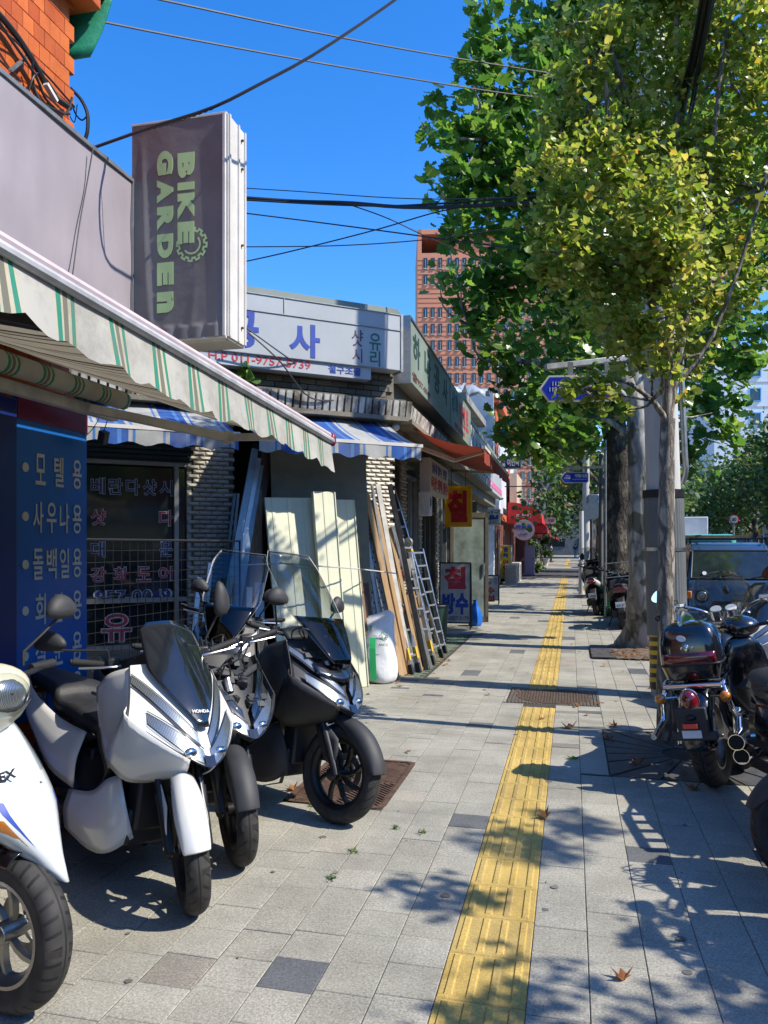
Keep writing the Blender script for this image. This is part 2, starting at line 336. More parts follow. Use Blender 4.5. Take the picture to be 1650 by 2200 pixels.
m_iron = mat('worn_iron', (.12, .1, .08), .6, .4, col2=(.2, .17, .135), thr=(.4, .7), scale=20, bump=.3)
m_grate = mat('grey_grate', (.09, .09, .09), .6, .4, var=.3, scale=12, bump=.3)
m_white_p = mat('white_gloss_paint', (.64, .64, .61), .22, var=.035, scale=3, coat=.9, rvar=.05)
m_white_b = mat('bluish_white_paint', (.58, .62, .62), .22, var=.04, scale=4, coat=.9, rvar=.06)
m_cream = mat('cream_plastic', (.62, .58, .42), .32, var=.08, scale=7, coat=.4)
m_black_p = mat('black_gloss_paint', (.006, .006, .008), .18, var=.3, coat=1.)
m_black = mat('black_plastic', (.018, .018, .02), .5, var=.3, scale=12, bump=.1, bscale=400)
m_black_m = mat('matt_black_plastic', (.028, .029, .032), .62, var=.25, scale=9, rvar=.15)
m_dk = mat('dark_metal', (.03, .03, .032), .45, .6, var=.3, scale=12)
m_rubber = mat('rubber_grip', (.015, .015, .016), .75, var=.3)
m_chrome = mat('chrome', (.72, .72, .72), .1, 1., var=.05, rvar=.06)
m_alu = mat('aluminium', (.55, .56, .57), .34, 1., var=.12, scale=14)
m_alu_g = mat('grey_aluminium', (.33, .34, .34), .45, .8, var=.15, scale=14)
m_steel = mat('galvanised_steel', (.42, .45, .47), .4, .85, var=.15, scale=20, rvar=.15)
m_steel_b = mat('blue_grey_steel', (.2, .27, .32), .42, .5, var=.2, scale=8)
m_lens = glass_mat('clear_lens', (.86, .9, .92))
m_refl, _nt, _b = base('lamp_reflector'); _tc0 = nd(_nt, 'ShaderNodeTexCoord'); _wv = nd(_nt, 'ShaderNodeTexWave'); _wv.inputs['Scale'].default_value = 55; _wv.inputs['Distortion'].default_value = 2.2; _wv.inputs['Detail'].default_value = 2; _wv.bands_direction = 'Y'
_nt.links.new(_tc0.outputs['Object'], _wv.inputs['Vector']); _rp = nd(_nt, 'ShaderNodeValToRGB'); _rp.color_ramp.elements[0].color = (.12, .125, .13, 1); _rp.color_ramp.elements[1].color = (.55, .56, .58, 1); _rp.color_ramp.elements[0].position = .25; _nt.links.new(_wv.outputs[0], _rp.inputs[0]); _nt.links.new(_rp.outputs[0], _b.inputs['Base Color'])
_b.inputs['Metallic'].default_value = .7; _b.inputs['Roughness'].default_value = .22
m_screen = glass_mat('clear_windscreen', (.70, .73, .74), rough=.05)
m_smoke = mat('smoked_windscreen', (.008, .011, .016), .1, var=.3, coat=1.)
m_smoke_t = glass_mat('smoked_screen', (.13, .14, .16))
m_red = mat('red_lens', (.13, .006, .01), .12, var=.25, scale=30, coat=1.)
m_redf = mat('red_reflector', (.7, .02, .03), .25, var=.2, scale=60, coat=.6)
m_amber = mat('amber_lens', (.55, .16, .01), .15, var=.25, scale=30, coat=1.)
m_mirror = mat('mirror_glass', (.86, .9, .93), .02, 1., var=.02, rvar=.01)
m_seat = mat('black_vinyl', (.02, .02, .021), .55, var=.25, scale=20, bump=.25, bscale=160)
m_tyre = tyre_mat('tyre_slash', 0); m_tyre2 = tyre_mat('tyre_block', 1)
m_rimk = mat('black_rim', (.02, .02, .022), .38, .5, var=.3)
m_rims = mat('silver_rim', (.3, .29, .26), .38, .85, var=.2, scale=18)
m_disc = mat('brake_disc', (.45, .45, .46), .3, 1., var=.1)
m_plate = mat('plate_white', (.7, .74, .76), .45, var=.05)
m_ink = mat('black_ink', (.015, .015, .02), .6, var=.1)
m_inkb = mat('blue_ink', (.018, .055, .33), .5, var=.15)
m_inkr = mat('red_ink', (.45, .03, .05), .5, var=.15)
m_inkw = mat('white_ink', (.66, .65, .6), .5, var=.08)
m_inkg = mat('green_ink', (.02, .17, .12), .55, var=.15)
m_wall_g = mat('grey_render', (.23, .22, .2), .9, var=.3, scale=2, bump=.4, bscale=30)
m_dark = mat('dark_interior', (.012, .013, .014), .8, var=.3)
m_tile = stone_mat('orange_tile', [(0, (.42, .085, .02)), (.35, (.52, .12, .028)), (.7, (.60, .155, .035)), (1, (.46, .095, .025))], .08, .3, 60, .1)
m_grout = mat('tile_grout', (.16, .06, .03), .9)
m_purple = mat('faded_purple_vinyl', (.27, .24, .262), .6, var=.13, scale=2.6, bump=.15, bscale=9, stretch=(1, 1, .35))
m_banner = mat('dark_taupe_vinyl', (.16, .15, .145), .42, var=.16, scale=3.2, bump=.25, bscale=14)
m_lime = mat('lime_print', (.42, .58, .26), .5, var=.06)
m_frame_w = mat('white_enamel', (.58, .56, .52), .4, var=.1, scale=5)
m_frame_d = mat('dirty_white_enamel', (.42, .41, .37), .5, col2=(.6, .58, .52), thr=(.35, .6), scale=5)
m_sign_g = mat('weathered_sign_panel', (.40, .43, .45), .42, var=.08, scale=1.6, stretch=(1, 1, .6))
m_sign_gr = mat('grey_green_sign_panel', (.20, .25, .215), .5, var=.14, scale=2, stretch=(1, 1, .4))
m_roofcap = mat('grey_green_roof_cap', (.20, .23, .2), .5, var=.12, scale=4)
m_wbrick = stone_mat('cream_glazed_brick', [(0, (.34, .32, .26)), (1, (.46, .43, .36))], .15, .4, 60, .15)
m_dbrick = stone_mat('soiled_brick', [(0, (.13, .115, .085)), (1, (.22, .2, .16))], .25, .7, 60, .3)
m_ledge = mat('stained_ribs', (.10, .085, .06), .7, col2=(.62, .6, .54), thr=(.38, .58), scale=4.5, stretch=(1, 1, .5))
m_blue_s = mat('blue_signboard', (.006, .10, .38), .35, var=.12, scale=3)
m_navy = mat('navy_door_panel', (.004, .016, .12), .35, var=.2, scale=2)
m_crim = mat('crimson_band', (.17, .004, .03), .4, var=.15)
m_cream_ink = mat('cream_ink', (.58, .55, .46), .5, var=.1, scale=20)
m_panel = mat('pale_green_panel', (.62, .625, .46), .38, var=.05, scale=3)
m_panel_d = mat('olive_board', (.14, .14, .1), .6, var=.15)
m_wood = mat('pine', (.42, .27, .13), .6, var=.2, scale=5, stretch=(8, 8, .6), bump=.2)
m_wood2 = mat('old_plank', (.2, .125, .07), .7, var=.3, scale=5, stretch=(8, 8, .6), bump=.2)
m_wood_d = mat('dark_brown_plank', (.06, .03, .02), .5, var=.3, scale=5, stretch=(8, 8, .6))
m_pvc = mat('white_pipe', (.62, .63, .62), .4, var=.08)
m_sack = mat('white_woven_sack', (.70, .71, .71), .5, var=.06, scale=14, bump=.5, bscale=22)
m_win = mat('dark_window', (.012, .022, .028), .08, var=.3, scale=2, coat=1.)
m_winf = mat('bronze_frame', (.10, .085, .06), .45, .4, var=.2)
m_wing = mat('grey_frame', (.3, .3, .28), .45, .3, var=.2)
m_shut = mat('green_black_shutter', (.014, .03, .03), .5, .3, var=.3)
m_cable = mat('black_cable', (.012, .012, .014), .55, var=.2)
m_rope = mat('pale_rope', (.45, .44, .4), .9, var=.2, scale=60)
m_conc = mat('pole_concrete', (.46, .455, .43), .85, var=.14, scale=5, bump=.4, bscale=40, stretch=(1, 1, .2))
m_sleeve = mat('ribbed_grey_sleeve', (.12, .13, .13), .55, var=.12)
m_yel = mat('warning_yellow', (.6, .38, .02), .5, var=.1)
m_tower = mat('tower_terracotta', (.60, .24, .13), .7, var=.06, scale=.3)
m_tower_l = mat('tower_line', (.46, .18, .10), .8)
m_yard = mat('street_blue', (.008, .03, .42), .35, var=.08)
m_sgreen = mat('road_sign_green', (.01, .2, .13), .4)
m_redawn = stripe_mat('red_brown_awning', [(0, (.33, .055, .028)), (.5, (.27, .042, .022))], .06, dirt=.35, dcol=(.1, .03, .02))
m_redcl = mat('red_awning_cloth', (.5, .02, .03), .6, var=.15)
m_yellow = mat('yellow_sign', (.88, .46, .008), .45, var=.06)
m_yellow2 = mat('lemon_sign', (.66, .60, .03), .45, var=.06)
m_brick_r = mat('red_brown_brick', (.20, .07, .05), .8, var=.25, scale=10, bump=.3)
m_brick_o = mat('orange_brick_wall', (.48, .11, .035), .75, var=.14, scale=8)
m_white_w = mat('stained_white_wall', (.42, .45, .48), .85, col2=(.6, .63, .66), thr=(.35, .62), scale=1.4, stretch=(1, 1, .5))
m_beige = mat('beige_panel', (.52, .43, .31), .6, var=.1)
m_pinkw = mat('pink_wall', (.48, .27, .24), .8, var=.1)
m_lav = mat('lavender_cabinet', (.42, .36, .45), .4, var=.06)
m_tarp = mat('blue_grey_tarp', (.3, .34, .38), .35, var=.2, scale=5, bump=.8, bscale=6)
m_bluewh = mat('white_blue_building', (.62, .67, .72), .8, var=.06)
m_bltrim = mat('sky_blue_trim', (.1, .33, .62), .5)
m_vanb = mat('van_blue', (.028, .058, .115), .25, var=.08, coat=.8)
m_vand = mat('van_dark_trim', (.02, .022, .026), .5)
m_glassv = mat('van_windscreen', (.02, .03, .032), .04, var=.3, coat=1.)
m_truckg = mat('truck_green', (.1, .42, .3), .35, coat=.5)
m_truckw = mat('truck_white', (.6, .61, .6), .4, coat=.3)
m_gcrate = mat('green_crate_plastic', (.01, .24, .1), .45, var=.12)
m_soil = mat('pit_soil', (.07, .05, .032), .95, col2=(.16, .11, .07), thr=(.4, .6), scale=14, bump=.8, bscale=60)
m_dryleaf = leaf_mat('dry_leaf', [(0, (.22, .09, .03)), (.5, (.3, .15, .05)), (1, (.16, .06, .03))], .2, .7)
m_ginkgo = leaf_mat('ginkgo_leaf', [(0, (.11, .19, .03)), (.4, (.20, .27, .05)), (.78, (.31, .34, .085)), (.93, (.42, .40, .11)), (.98, (.5, .42, .08)), (1, (.42, .24, .06))], .45, .3)
m_plane = leaf_mat('plane_leaf', [(0, (.055, .14, .028)), (.55, (.09, .19, .038)), (.88, (.145, .255, .05)), (1, (.23, .31, .06))], .46, .28)
m_far_l = leaf_mat('far_leaf', [(0, (.035, .085, .026)), (.6, (.055, .115, .03)), (.9, (.11, .16, .04)), (1, (.25, .22, .05))], .3, .5)
m_bark_g = bark_mat('ginkgo_bark', (.2, .17, .13), (.46, .40, .32), 9)
m_bark_p = bark_mat('plane_bark', (.34, .32, .26), (.52, .49, .42), 3.5, .35, patch=(.14, .135, .09))
m_bark_d = bark_mat('dark_plane_bark', (.04, .034, .028), (.12, .1, .075), 7, 1., patch=(.2, .17, .13))
m_skin = mat('skin', (.42, .26, .19), .6)
m_cloth_k = mat('dark_cloth', (.02, .022, .03), .85); m_cloth_g = mat('grey_cloth', (.28, .28, .27), .85); m_cloth_b = mat('blue_grey_cloth', (.12, .14, .2), .85)
m_hair = mat('black_hair', (.015, .012, .01), .6)
m_cloudless = None
# ------------------------------------------------------------ ground, road, sidewalk
def flat(name, x0, x1, y0, y1, z, m, n=1):
    mb = MB(); mb.add([(x0, y0, z), (x1, y0, z), (x1, y1, z), (x0, y1, z)], [(0, 1, 2, 3)])
    return tag(mb.build(name, m, smooth=0), kind='structure')
flat('ground', -400, 500, -60, 900, -.16, mat('ground_grey', (.12, .115, .1), .95, var=.2, scale=.2))
flat('road', 1.75, 11.2, -40, 320, -.12, m_asph)
mk = MB()
for y in range(-8, 160, 5): mk.box((6.4, y, -.1165), (.12, 3, .003))
mk.box((11.0, 80, -.1165), (.12, 240, .003))
tag(mk.build('road_marking', mat('road_paint', (.62, .62, .58), .8, var=.2, scale=8), smooth=0), kind='structure')
sw = MB(); sw.box((-4.19, 68, -.061), (11.6, 144, .114)); sidewalk = tag(sw.build('sidewalk', m_sand, smooth=0), kind='structure')
fs = MB(); fs.box((14.3, 100, -.075), (6, 280, .11)); tag(fs.build('far_sidewalk', m_kerb, smooth=0), kind='structure')
kerb = MB(); kerb.box((1.69, 68, -.068), (.14, 144, .1)); kerb = tag(kerb.build('kerb', m_sand, smooth=0), kind='structure')
ks = MB(); ks.box((0, 0, 0), (.155, .985, .14)); k0 = ks.build('kerb_stone', m_kerb, kerb, bevel=.012); k0.location = (1.69, 1, -.058)
for i in range(1, 60): inst(k0, (1.69, 1 + i, -.058), kerb).modifiers.new('bev', 'BEVEL').width = .012
# driveway of asphalt crossing the sidewalk
flat('driveway', -8.5, 1.6, 36.6, 52, .004, m_asph)
X0 = -.445; XR = -.145
holes = [(-1.68, -1.04, 4.28, 5.29), (-.62, .28, 7.5, 8.33), (.245, 1.40, 5.26, 6.62), (.25, 1.6, 10.65, 12.0), (-3, -1.62, 8.65, 13.2)]
def px_of(x, y, z=0):
    zc = FX.x * x + FX.y * y
    if zc < .3: return None
    return 825 + 1650 * (RX.x * x + RX.y * y) / zc, 1172 + 1650 * (EYE - z) / zc, zc
def paver_geo(mb, x0, x1, y0, y1, z=0., ch=.0025, tilt=0.):
    t = tilt
    P = [(x0, y0, -.03), (x1, y0, -.03), (x1, y1, -.03), (x0, y1, -.03), (x0, y0, z - ch), (x1, y0, z - ch + t), (x1, y1, z - ch + t), (x0, y1, z - ch),
         (x0 + ch, y0 + ch, z), (x1 - ch, y0 + ch, z + t), (x1 - ch, y1 - ch, z + t), (x0 + ch, y1 - ch, z)]
    F = [(8, 9, 10, 11), (4, 5, 9, 8), (5, 6, 10, 9), (6, 7, 11, 10), (7, 4, 8, 11), (0, 1, 5, 4), (1, 2, 6, 5), (2, 3, 7, 6), (3, 0, 4, 7)]
    mb.add(P, F)
cells = []
def col_cells(xa, xb, k):
    zones = [(.6, 5.95, .2), (5.95, 8.75, .1), (8.75, 36.5, .4)]
    for z0, z1, L in zones:
        y = z0 - (L / 2 if k % 2 else 0) + (.07 * ((k * 7) % 3 - 1) if L == .2 else 0)
        while y < z1 - .02:
            a, b = max(y, z0), min(y + L, z1); y += L
            if b - a < .03: continue
            cx, cy = (xa + xb) / 2, (a + b) / 2
            if any(h[0] < xb - .02 and h[1] > xa + .02 and h[2] < b - .02 and h[3] > a + .02 for h in holes):
                # trim against hole edges
                ok = True
                for h in holes:
                    if h[0] < xb - .02 and h[1] > xa + .02 and h[2] < b - .02 and h[3] > a + .02:
                        if a < h[2] - .02: b = h[2]
                        elif b > h[3] + .02: a = h[3]
                        else:
                            if xa < h[0] - .02: cells.append((xa, h[0], a, b))
                            elif xb > h[1] + .02: cells.append((h[1], xb, a, b))
                            ok = False; break
                if ok and b - a > .02: cells.append((xa, xb, a, b))
                continue
            cells.append((xa, xb, a, b))
k = 0
x = X0
while x > -4.2: col_cells(x - .205, x, k); x -= .205; k += 1
x = XR; k = 0
while x < 1.61: col_cells(x, min(x + .205, 1.615), k); x += .205; k += 1
def size_of(c):
    p = px_of((c[0] + c[1]) / 2, (c[2] + c[3]) / 2)
    if p is None or not (-40 < p[0] < 1690 and p[1] < 2240): return 0
    return (c[1] - c[0]) * (c[3] - c[2]) / p[2] ** 3
cells.sort(key=size_of, reverse=True)
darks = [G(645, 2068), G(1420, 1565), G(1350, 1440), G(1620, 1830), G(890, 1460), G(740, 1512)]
_pm = {}
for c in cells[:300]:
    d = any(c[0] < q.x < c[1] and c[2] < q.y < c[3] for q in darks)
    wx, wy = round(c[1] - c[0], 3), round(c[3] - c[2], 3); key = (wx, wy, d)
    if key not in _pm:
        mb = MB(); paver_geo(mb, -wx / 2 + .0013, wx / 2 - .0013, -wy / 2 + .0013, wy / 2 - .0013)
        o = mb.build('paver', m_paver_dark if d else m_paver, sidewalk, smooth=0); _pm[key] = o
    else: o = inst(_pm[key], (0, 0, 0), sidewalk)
    o.location = ((c[0] + c[1]) / 2, (c[2] + c[3]) / 2, random.uniform(-.0015, .0015)); o.rotation_euler = (random.uniform(-.005, .005), random.uniform(-.005, .005), random.uniform(-.003, .003))
mb = MB(); mb2 = MB()
for c in cells[300:]:
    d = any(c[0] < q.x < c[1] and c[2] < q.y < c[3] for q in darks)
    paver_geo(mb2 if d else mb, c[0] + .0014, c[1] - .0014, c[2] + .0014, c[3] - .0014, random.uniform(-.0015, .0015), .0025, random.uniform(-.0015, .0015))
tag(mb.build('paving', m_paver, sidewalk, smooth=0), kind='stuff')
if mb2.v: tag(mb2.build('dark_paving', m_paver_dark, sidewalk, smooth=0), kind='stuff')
mb = MB()
for iy in range(70):                     # beyond the driveway the slabs are too far to part
    mb.box((-1.3, 52.5 + iy, -.003), (5.8, .99, .006))
tag(mb.build('far_paving', m_paver, sidewalk, smooth=0), kind='stuff')
# green blocks in front of the steel shop
gp = MB(); y = 8.68; r_ = 0
while y < 13.15:
    x = -3 + (.055 if r_ % 2 else 0)
    while x < -1.64:
        if x + .105 < -1.62: paver_geo(gp, x, x + .105, y, y + .075, random.uniform(-.003, .003), .004, random.uniform(-.003, .003))
        x += .112
    y += .082; r_ += 1
tag(gp.build('green_block_paving', m_green_p, sidewalk, smooth=0), kind='stuff')
# weeds and grit in joints
gw = MB()
for q in [(670, 1730), (905, 1790), (760, 1830), (715, 1885), (850, 1780), (860, 1475), (790, 1492)]:
    p = G(*q)
    for i in range(26):
        a = random.uniform(0, 6.28); l = random.uniform(.01, .032); b = p + Vector((random.gauss(0, .012), random.gauss(0, .02), 0)); d = Vector((math.cos(a) * l, math.sin(a) * l, random.uniform(.006, .02)))
        s_ = Vector((-d.y, d.x, 0)) * .18; gw.add([b - s_, b + s_, b + d], [(0, 1, 2)])
tag(gw.build('weeds', m_far_l, smooth=0), kind='stuff')
# trodden gum and grease spots
gm = MB()
for i in range(70):
    x, y = random.uniform(-2.4, 1.5), 1.6 + 7 * random.random() ** 1.4; r_ = random.choice([.006, .009, .013, .02]) * random.uniform(.7, 1.2); n = 9; gm.add([(x, y, .0035)] + [(x + r_ * math.cos(2 * PI * k / n) * random.uniform(.7, 1.2), y + r_ * math.sin(2 * PI * k / n) * random.uniform(.7, 1.2), .0028) for k in range(n)], [(0, 1 + k, 1 + (k + 1) % n) for k in range(n)])
tag(gm.build('gum_spots', mat('old_gum', (.10, .098, .09), .8, var=.4, scale=9), smooth=0), kind='stuff')
# tactile strip
tb = MB(); paver_geo(tb, -.149, .149, -.148, .148, 0, .004)
for i in range(4):
    cx = -.149 + .298 * (i + .5) / 4
    tb.add([(cx - .017, -.135, -.001), (cx + .017, -.135, -.001), (cx + .017, .135, -.001), (cx - .017, .135, -.001), (cx - .010, -.126, .006), (cx + .010, -.126, .006), (cx + .010, .126, .006), (cx - .010, .126, .006)],
           [(4, 5, 6, 7), (0, 1, 5, 4), (1, 2, 6, 5), (2, 3, 7, 6), (3, 0, 4, 7)])
t0 = tb.build('tactile_block', m_tact, sidewalk, smooth=0); t0.location = (-.295, .9, .001)
for i in range(1, 119):
    y = .9 + .3 * i
    if 7.45 < y < 8.38: continue
    inst(t0, (-.295, y, .001 + random.uniform(-.001, .001)), sidewalk, rot=(0, random.uniform(-.004, .004), random.uniform(-.004, .004)))
ft = MB()
for i in range(170): paver_geo(ft, -.443, -.147, 52.6 + .3 * i, 52.89 + .3 * i, .006)
tag(ft.build('far_tactile_strip', m_tact, sidewalk, smooth=0), kind='stuff')
# rusty cover with chevron ribs
t = thing('drain_cover', 'rusty square iron cover with chevron ribs set in the paving beside a black scooter wheel', 'manhole cover', (-1.36, 4.785, 0))
mb = MB(); hx, hy = .31, .495
def rrect(hx, hy, r, n=4):
    P = []
    for cx, cy, a0 in ((hx - r, hy - r, 0), (-hx + r, hy - r, 90), (-hx + r, -hy + r, 180), (hx - r, -hy + r, 270)):
        P += [(cx + r * math.cos(R(a0 + 90 * i / n)), cy + r * math.sin(R(a0 + 90 * i / n))) for i in range(n + 1)]
    return P
MZ = Matrix(((1, 0, 0, 0), (0, 0, 1, 0), (0, 1, 0, 0), (0, 0, 0, 1)))     # prism poly (x,y), depth along z
mb.prism(rrect(hx, hy, .07), Matrix.Translation((0, 0, -.012)) @ MZ, .02); mb.build('plate', m_rust, t, smooth=0)
mb = MB(); a, b = rrect(hx, hy, .07), rrect(hx - .03, hy - .03, .05); n = len(a)
mb.add([(x, y, .0) for x, y in a] + [(x, y, .006) for x, y in a] + [(x, y, .006) for x, y in b] + [(x, y, -.003) for x, y in b], [(k * n + i, k * n + (i + 1) % n, (k + 1) * n + (i + 1) % n, (k + 1) * n + i) for k in range(3) for i in range(n)])
mb.build('rim', m_rust, t, smooth=0)
mb = MB()
for qx in (-1, 1):
    for qy in (-1, 1):
        for i in range(-14, 18):
            c = i * .036; pts = []
            for s_ in np.linspace(0, 1, 40):     # line y = x*.75 + c clipped to the quadrant
                X_ = s_ * .27; Y_ = (c + X_ * .8) if qy > 0 else (c + X_ * .8)
                if .012 < Y_ < .45 and X_ > .0: pts.append((qx * X_, qy * Y_))
            if len(pts) > 2: mb.bar((*pts[0], .0), (*pts[-1], .0), .013, .010)
mb.build('ribs', m_rust, t, smooth=0)
# round cover in a square striped plate on the tactile line
t = thing('manhole_cover', 'round worn iron cover inside a square striped plate interrupting the yellow strip', 'manhole cover', (-.17, 7.915, 0))
mb = MB(); mb.box((0, 0, -.012), (.88, .8, .02)); mb.build('plate', m_iron, t, smooth=0)
mb = MB()
for i in range(26):
    x = -.425 + i * .034
    if abs(x) < .385:
        h = math.sqrt(max(0, .375 ** 2 - x * x)) + .015
        if .39 - h > .02:
            for s_ in (-1, 1): mb.box((x, s_ * (.39 + h) / 2, .001), (.016, .39 - h, .008))
    else: mb.box((x, 0, .001), (.016, .78, .008))
mb.build('border_ribs', m_iron, t, smooth=0)
mb = MB(); mb.cyl((0, 0, -.01), (0, 0, .003), .37, n=48); mb.build('cover', m_rust, t, smooth=0)
mb = MB()
for i in range(-12, 13):
    for j in range(-12, 13):
        x, y = i * .028, j * .028
        if x * x + y * y < .34 ** 2: mb.box((x, y, .0045), (.02, .008, .005), rot=(0, 0, R(45 if (i + j) % 2 else -45)))
mb.build('studs', m_iron, t, smooth=0)
# tree grates and pits
t = thing('tree_grate', 'grey slotted tree grate round the thin ginkgo trunk, slots fanning out', 'tree grate', (.82, 5.94, 0))
for sx in (-1, 1):
    mb = MB()
    for i in range(9):
        a0 = R(-90 + 20 * i + 1.2) if sx > 0 else R(90 + 20 * i + 1.2); a1 = a0 + R(17.6)
        P = []
        for a, rr in ((a0, .18), (a1, .18)): P.append((rr * math.cos(a), rr * math.sin(a)))
        def edge(a):
            c, s_ = math.cos(a), math.sin(a); k_ = min(.565 / abs(c) if abs(c) > 1e-5 else 9, .665 / abs(s_) if abs(s_) > 1e-5 else 9); return (k_ * c, k_ * s_)
        e0, e1 = edge(a0), edge(a1); P = [P[0], e0]
        if abs(abs(e0[0]) - .565) > 1e-4 and abs(abs(e1[0]) - .565) < 1e-4 or abs(abs(e0[0]) - .565) < 1e-4 and abs(abs(e1[0]) - .565) > 1e-4:
            P.append((math.copysign(.565, e1[0] + e0[0]), math.copysign(.665, e0[1] + e1[1])))
        P += [e1, (.18 * math.cos(a1), .18 * math.sin(a1))]
        mb.prism(P, Matrix.Translation((0, 0, -.008)) @ MZ, .02)
    mb.build('grate_half', m_grate, t, smooth=0)
mb = MB(); mb.box((0, 0, -.02), (1.14, 1.34, .01)); mb.build('pit_soil', m_soil, t, smooth=0)
t = thing('tree_pit', 'earth pit with dry brown leaves at the foot of the pale mottled trunk', 'tree pit', (.93, 11.33, 0))
mb = MB(); g = [[Vector((-.66 + .066 * i, -.66 + .066 * j, .012 + .03 * math.exp(-((i - 12) ** 2 + (j - 10) ** 2) / 50) + random.uniform(-.006, .006))) for i in range(21)] for j in range(21)]
mb.grid(g); mb.build('soil', m_soil, t, smooth=0)
mb = MB(); mb.box((-.5, 0, .02), (.32, 1.3, .014)); mb.build('metal_strip', m_grate, t, smooth=0)
# fallen leaves
LF = [(0, 0, 0), (.45, .05, .02), (.3, .18, .0), (.62, .38, .05), (.28, .36, .03), (.12, .75, .08), (-.08, .42, .03), (-.5, .52, .06), (-.25, .2, 0), (-.5, -.02, .04), (-.1, -.06, 0)]
def dry_leaf(p, s, a, curl=.5):
    o = MB(); o.add([(x * s, y * s, .004 + (abs(x) ** 2 + y * y * .3) * s * curl) for x, y, z in LF], [(0, i, i + 1) for i in range(1, 10)])
    ob = o.build('fallen_leaf', m_dryleaf, smooth=0); ob.location = (p.x, p.y, .004); ob.rotation_euler = (random.uniform(-.15, .15), random.uniform(-.15, .15), a)
    return ob
fl = [((1225, 1567), .13, .3, 'large pale dry leaf lying flat between the yellow strip and the tree grate'), ((1325, 1562), .10, 1.3, 'rust brown curled leaf on the far corner of the tree grate'), ((1312, 1588), .11, 2, 'dark shrivelled leaf on the tree grate'),
      ((1370, 1645), .12, .1, 'brown leaf in shade on the near edge of the tree grate'), ((1175, 1760), .09, .9, 'small brown leaf on the yellow strip in the shade of a scooter'), ((1340, 2110), .075, .3, 'brown leaf lying near the lower right of the pavement'),
      ((1140, 2080), .001, 0, None), ((425, 1950), .07, 2.6, 'crisp orange leaf against the front tyre of the white scooter'), ((1490, 1700), .1, .3, 'dry leaf under the rear tyre of the black cruiser'), ((632, 1700), .09, 1, 'reddish crumpled leaf on the left edge of the rusty cover'),
      ((1245, 1518), .07, 1, 'tiny orange leaf in front of the round cover'), ((1165, 1548), .06, .5, 'tiny tan leaf on the yellow strip'), ((545, 1775), .05, 1, 'yellow leaf between two black front tyres'), ((1232, 1632), .09, .2, None)]
for q, s, a, lab in fl:
    if s < .01 or not lab: continue
    tag(dry_leaf(G(*q), s, a, 1.2), lab, 'leaf', 'fallen leaves')
lf = tag(dry_leaf(G(1232, 1632), .1, .2, .3), 'fresh green leaf lying beside the yellow strip near the tree grate', 'leaf', 'fallen leaves'); lf.data.materials[0] = m_plane
mb = MB()
for c_, n, sx_, sy_ in (((.93, 11.25), 150, .35, .3), ((-1.7, 9.9), 26, .12, .25), ((-2.0, 8.7), 24, .2, .2), ((.75, 6.2), 18, .15, .3), ((.2, 9), 14, .8, 2), ((-.8, 15), 20, 1, 4)):
    for i in range(n):
        x, y = random.gauss(c_[0], sx_), random.gauss(c_[1], sy_); a = random.uniform(0, 6.28); s = random.uniform(.03, .07); M = Matrix.Translation((x, y, .012 if n < 100 else .03)) @ Euler((random.uniform(-.5, .5), random.uniform(-.5, .5), a)).to_matrix().to_4x4()
        mb.add([M @ Vector((p[0] * s, p[1] * s, p[2] * s * 2)) for p in LF], [(0, i_, i_ + 1) for i_ in range(1, 10)])
tag(mb.build('leaf_litter', m_dryleaf, smooth=0), kind='stuff')
# ------------------------------------------------------------ near tiled building
X_, Y_, Z_ = Vector((1, 0, 0)), Vector((0, 1, 0)), Vector((0, 0, 1))
bt = thing('tiled_building', 'near corner building clad in orange glazed tiles under a green roof edge', 'building', (-2.95, 4.1, 0))
def L(p, o): return Vector(p) - Vector(o.location)
mb = MB(); mb.box((-2.55, -3.0, 2.4), (5.0, 6.0, 4.8)); mb.build('wall', m_grout, bt, smooth=0)
mb = MB(); mb.box((-2.5, -2.97, 4.86), (5.28, 6.1, .1)); mb.box((-2.5, -2.96, 4.95), (5.36, 6.14, .09)); mb.build('cornice', m_tile, bt, bevel=.01)
mb = MB(); mb.surf([[(.16, -6, 5.0), (.17, -3, 5.02), (.17, -.6, 5.0), (.2, .14, 4.97)], [(.24, -6, 5.08), (.25, -3, 5.05), (.22, -.6, 5.1), (.26, .2, 5.05)], [(.22, -6, 5.3), (.2, -3, 5.27), (.22, -.6, 5.3), (.2, .16, 5.22)], [(-.4, -6, 5.5), (-.4, -3, 5.5), (-.4, -.6, 5.5), (-.4, -.1, 5.45)]], 24, 10)
mb.surf([[(.2, .14, 4.97), (-2, .2, 5.0), (-5, .15, 5.0)], [(.26, .2, 5.05), (-2, .25, 5.08), (-5, .2, 5.1)], [(.2, .16, 5.22), (-2, .2, 5.3), (-5, .1, 5.3)], [(-.4, -.1, 5.45), (-2, -.2, 5.5), (-5, -.3, 5.5)]], 16, 10)
mb.surf([[(.05, .1, 4.55), (-2, .14, 4.6), (-5, .1, 4.6)], [(.13, .13, 4.75), (-2, .18, 4.8), (-5, .15, 4.8)], [(.2, .14, 4.98), (-2, .2, 5.0), (-5, .15, 5.0)]], 10, 6)
mb.build('green_roof_cover', mat('green_waterproof_sheet', (.01, .24, .12), .45, var=.2, bump=.5, bscale=14), bt, solid=.012)
tm = MB(); paver_geo(tm, -.0435, .0435, -.0475, .0475, .0, .002); t0 = None
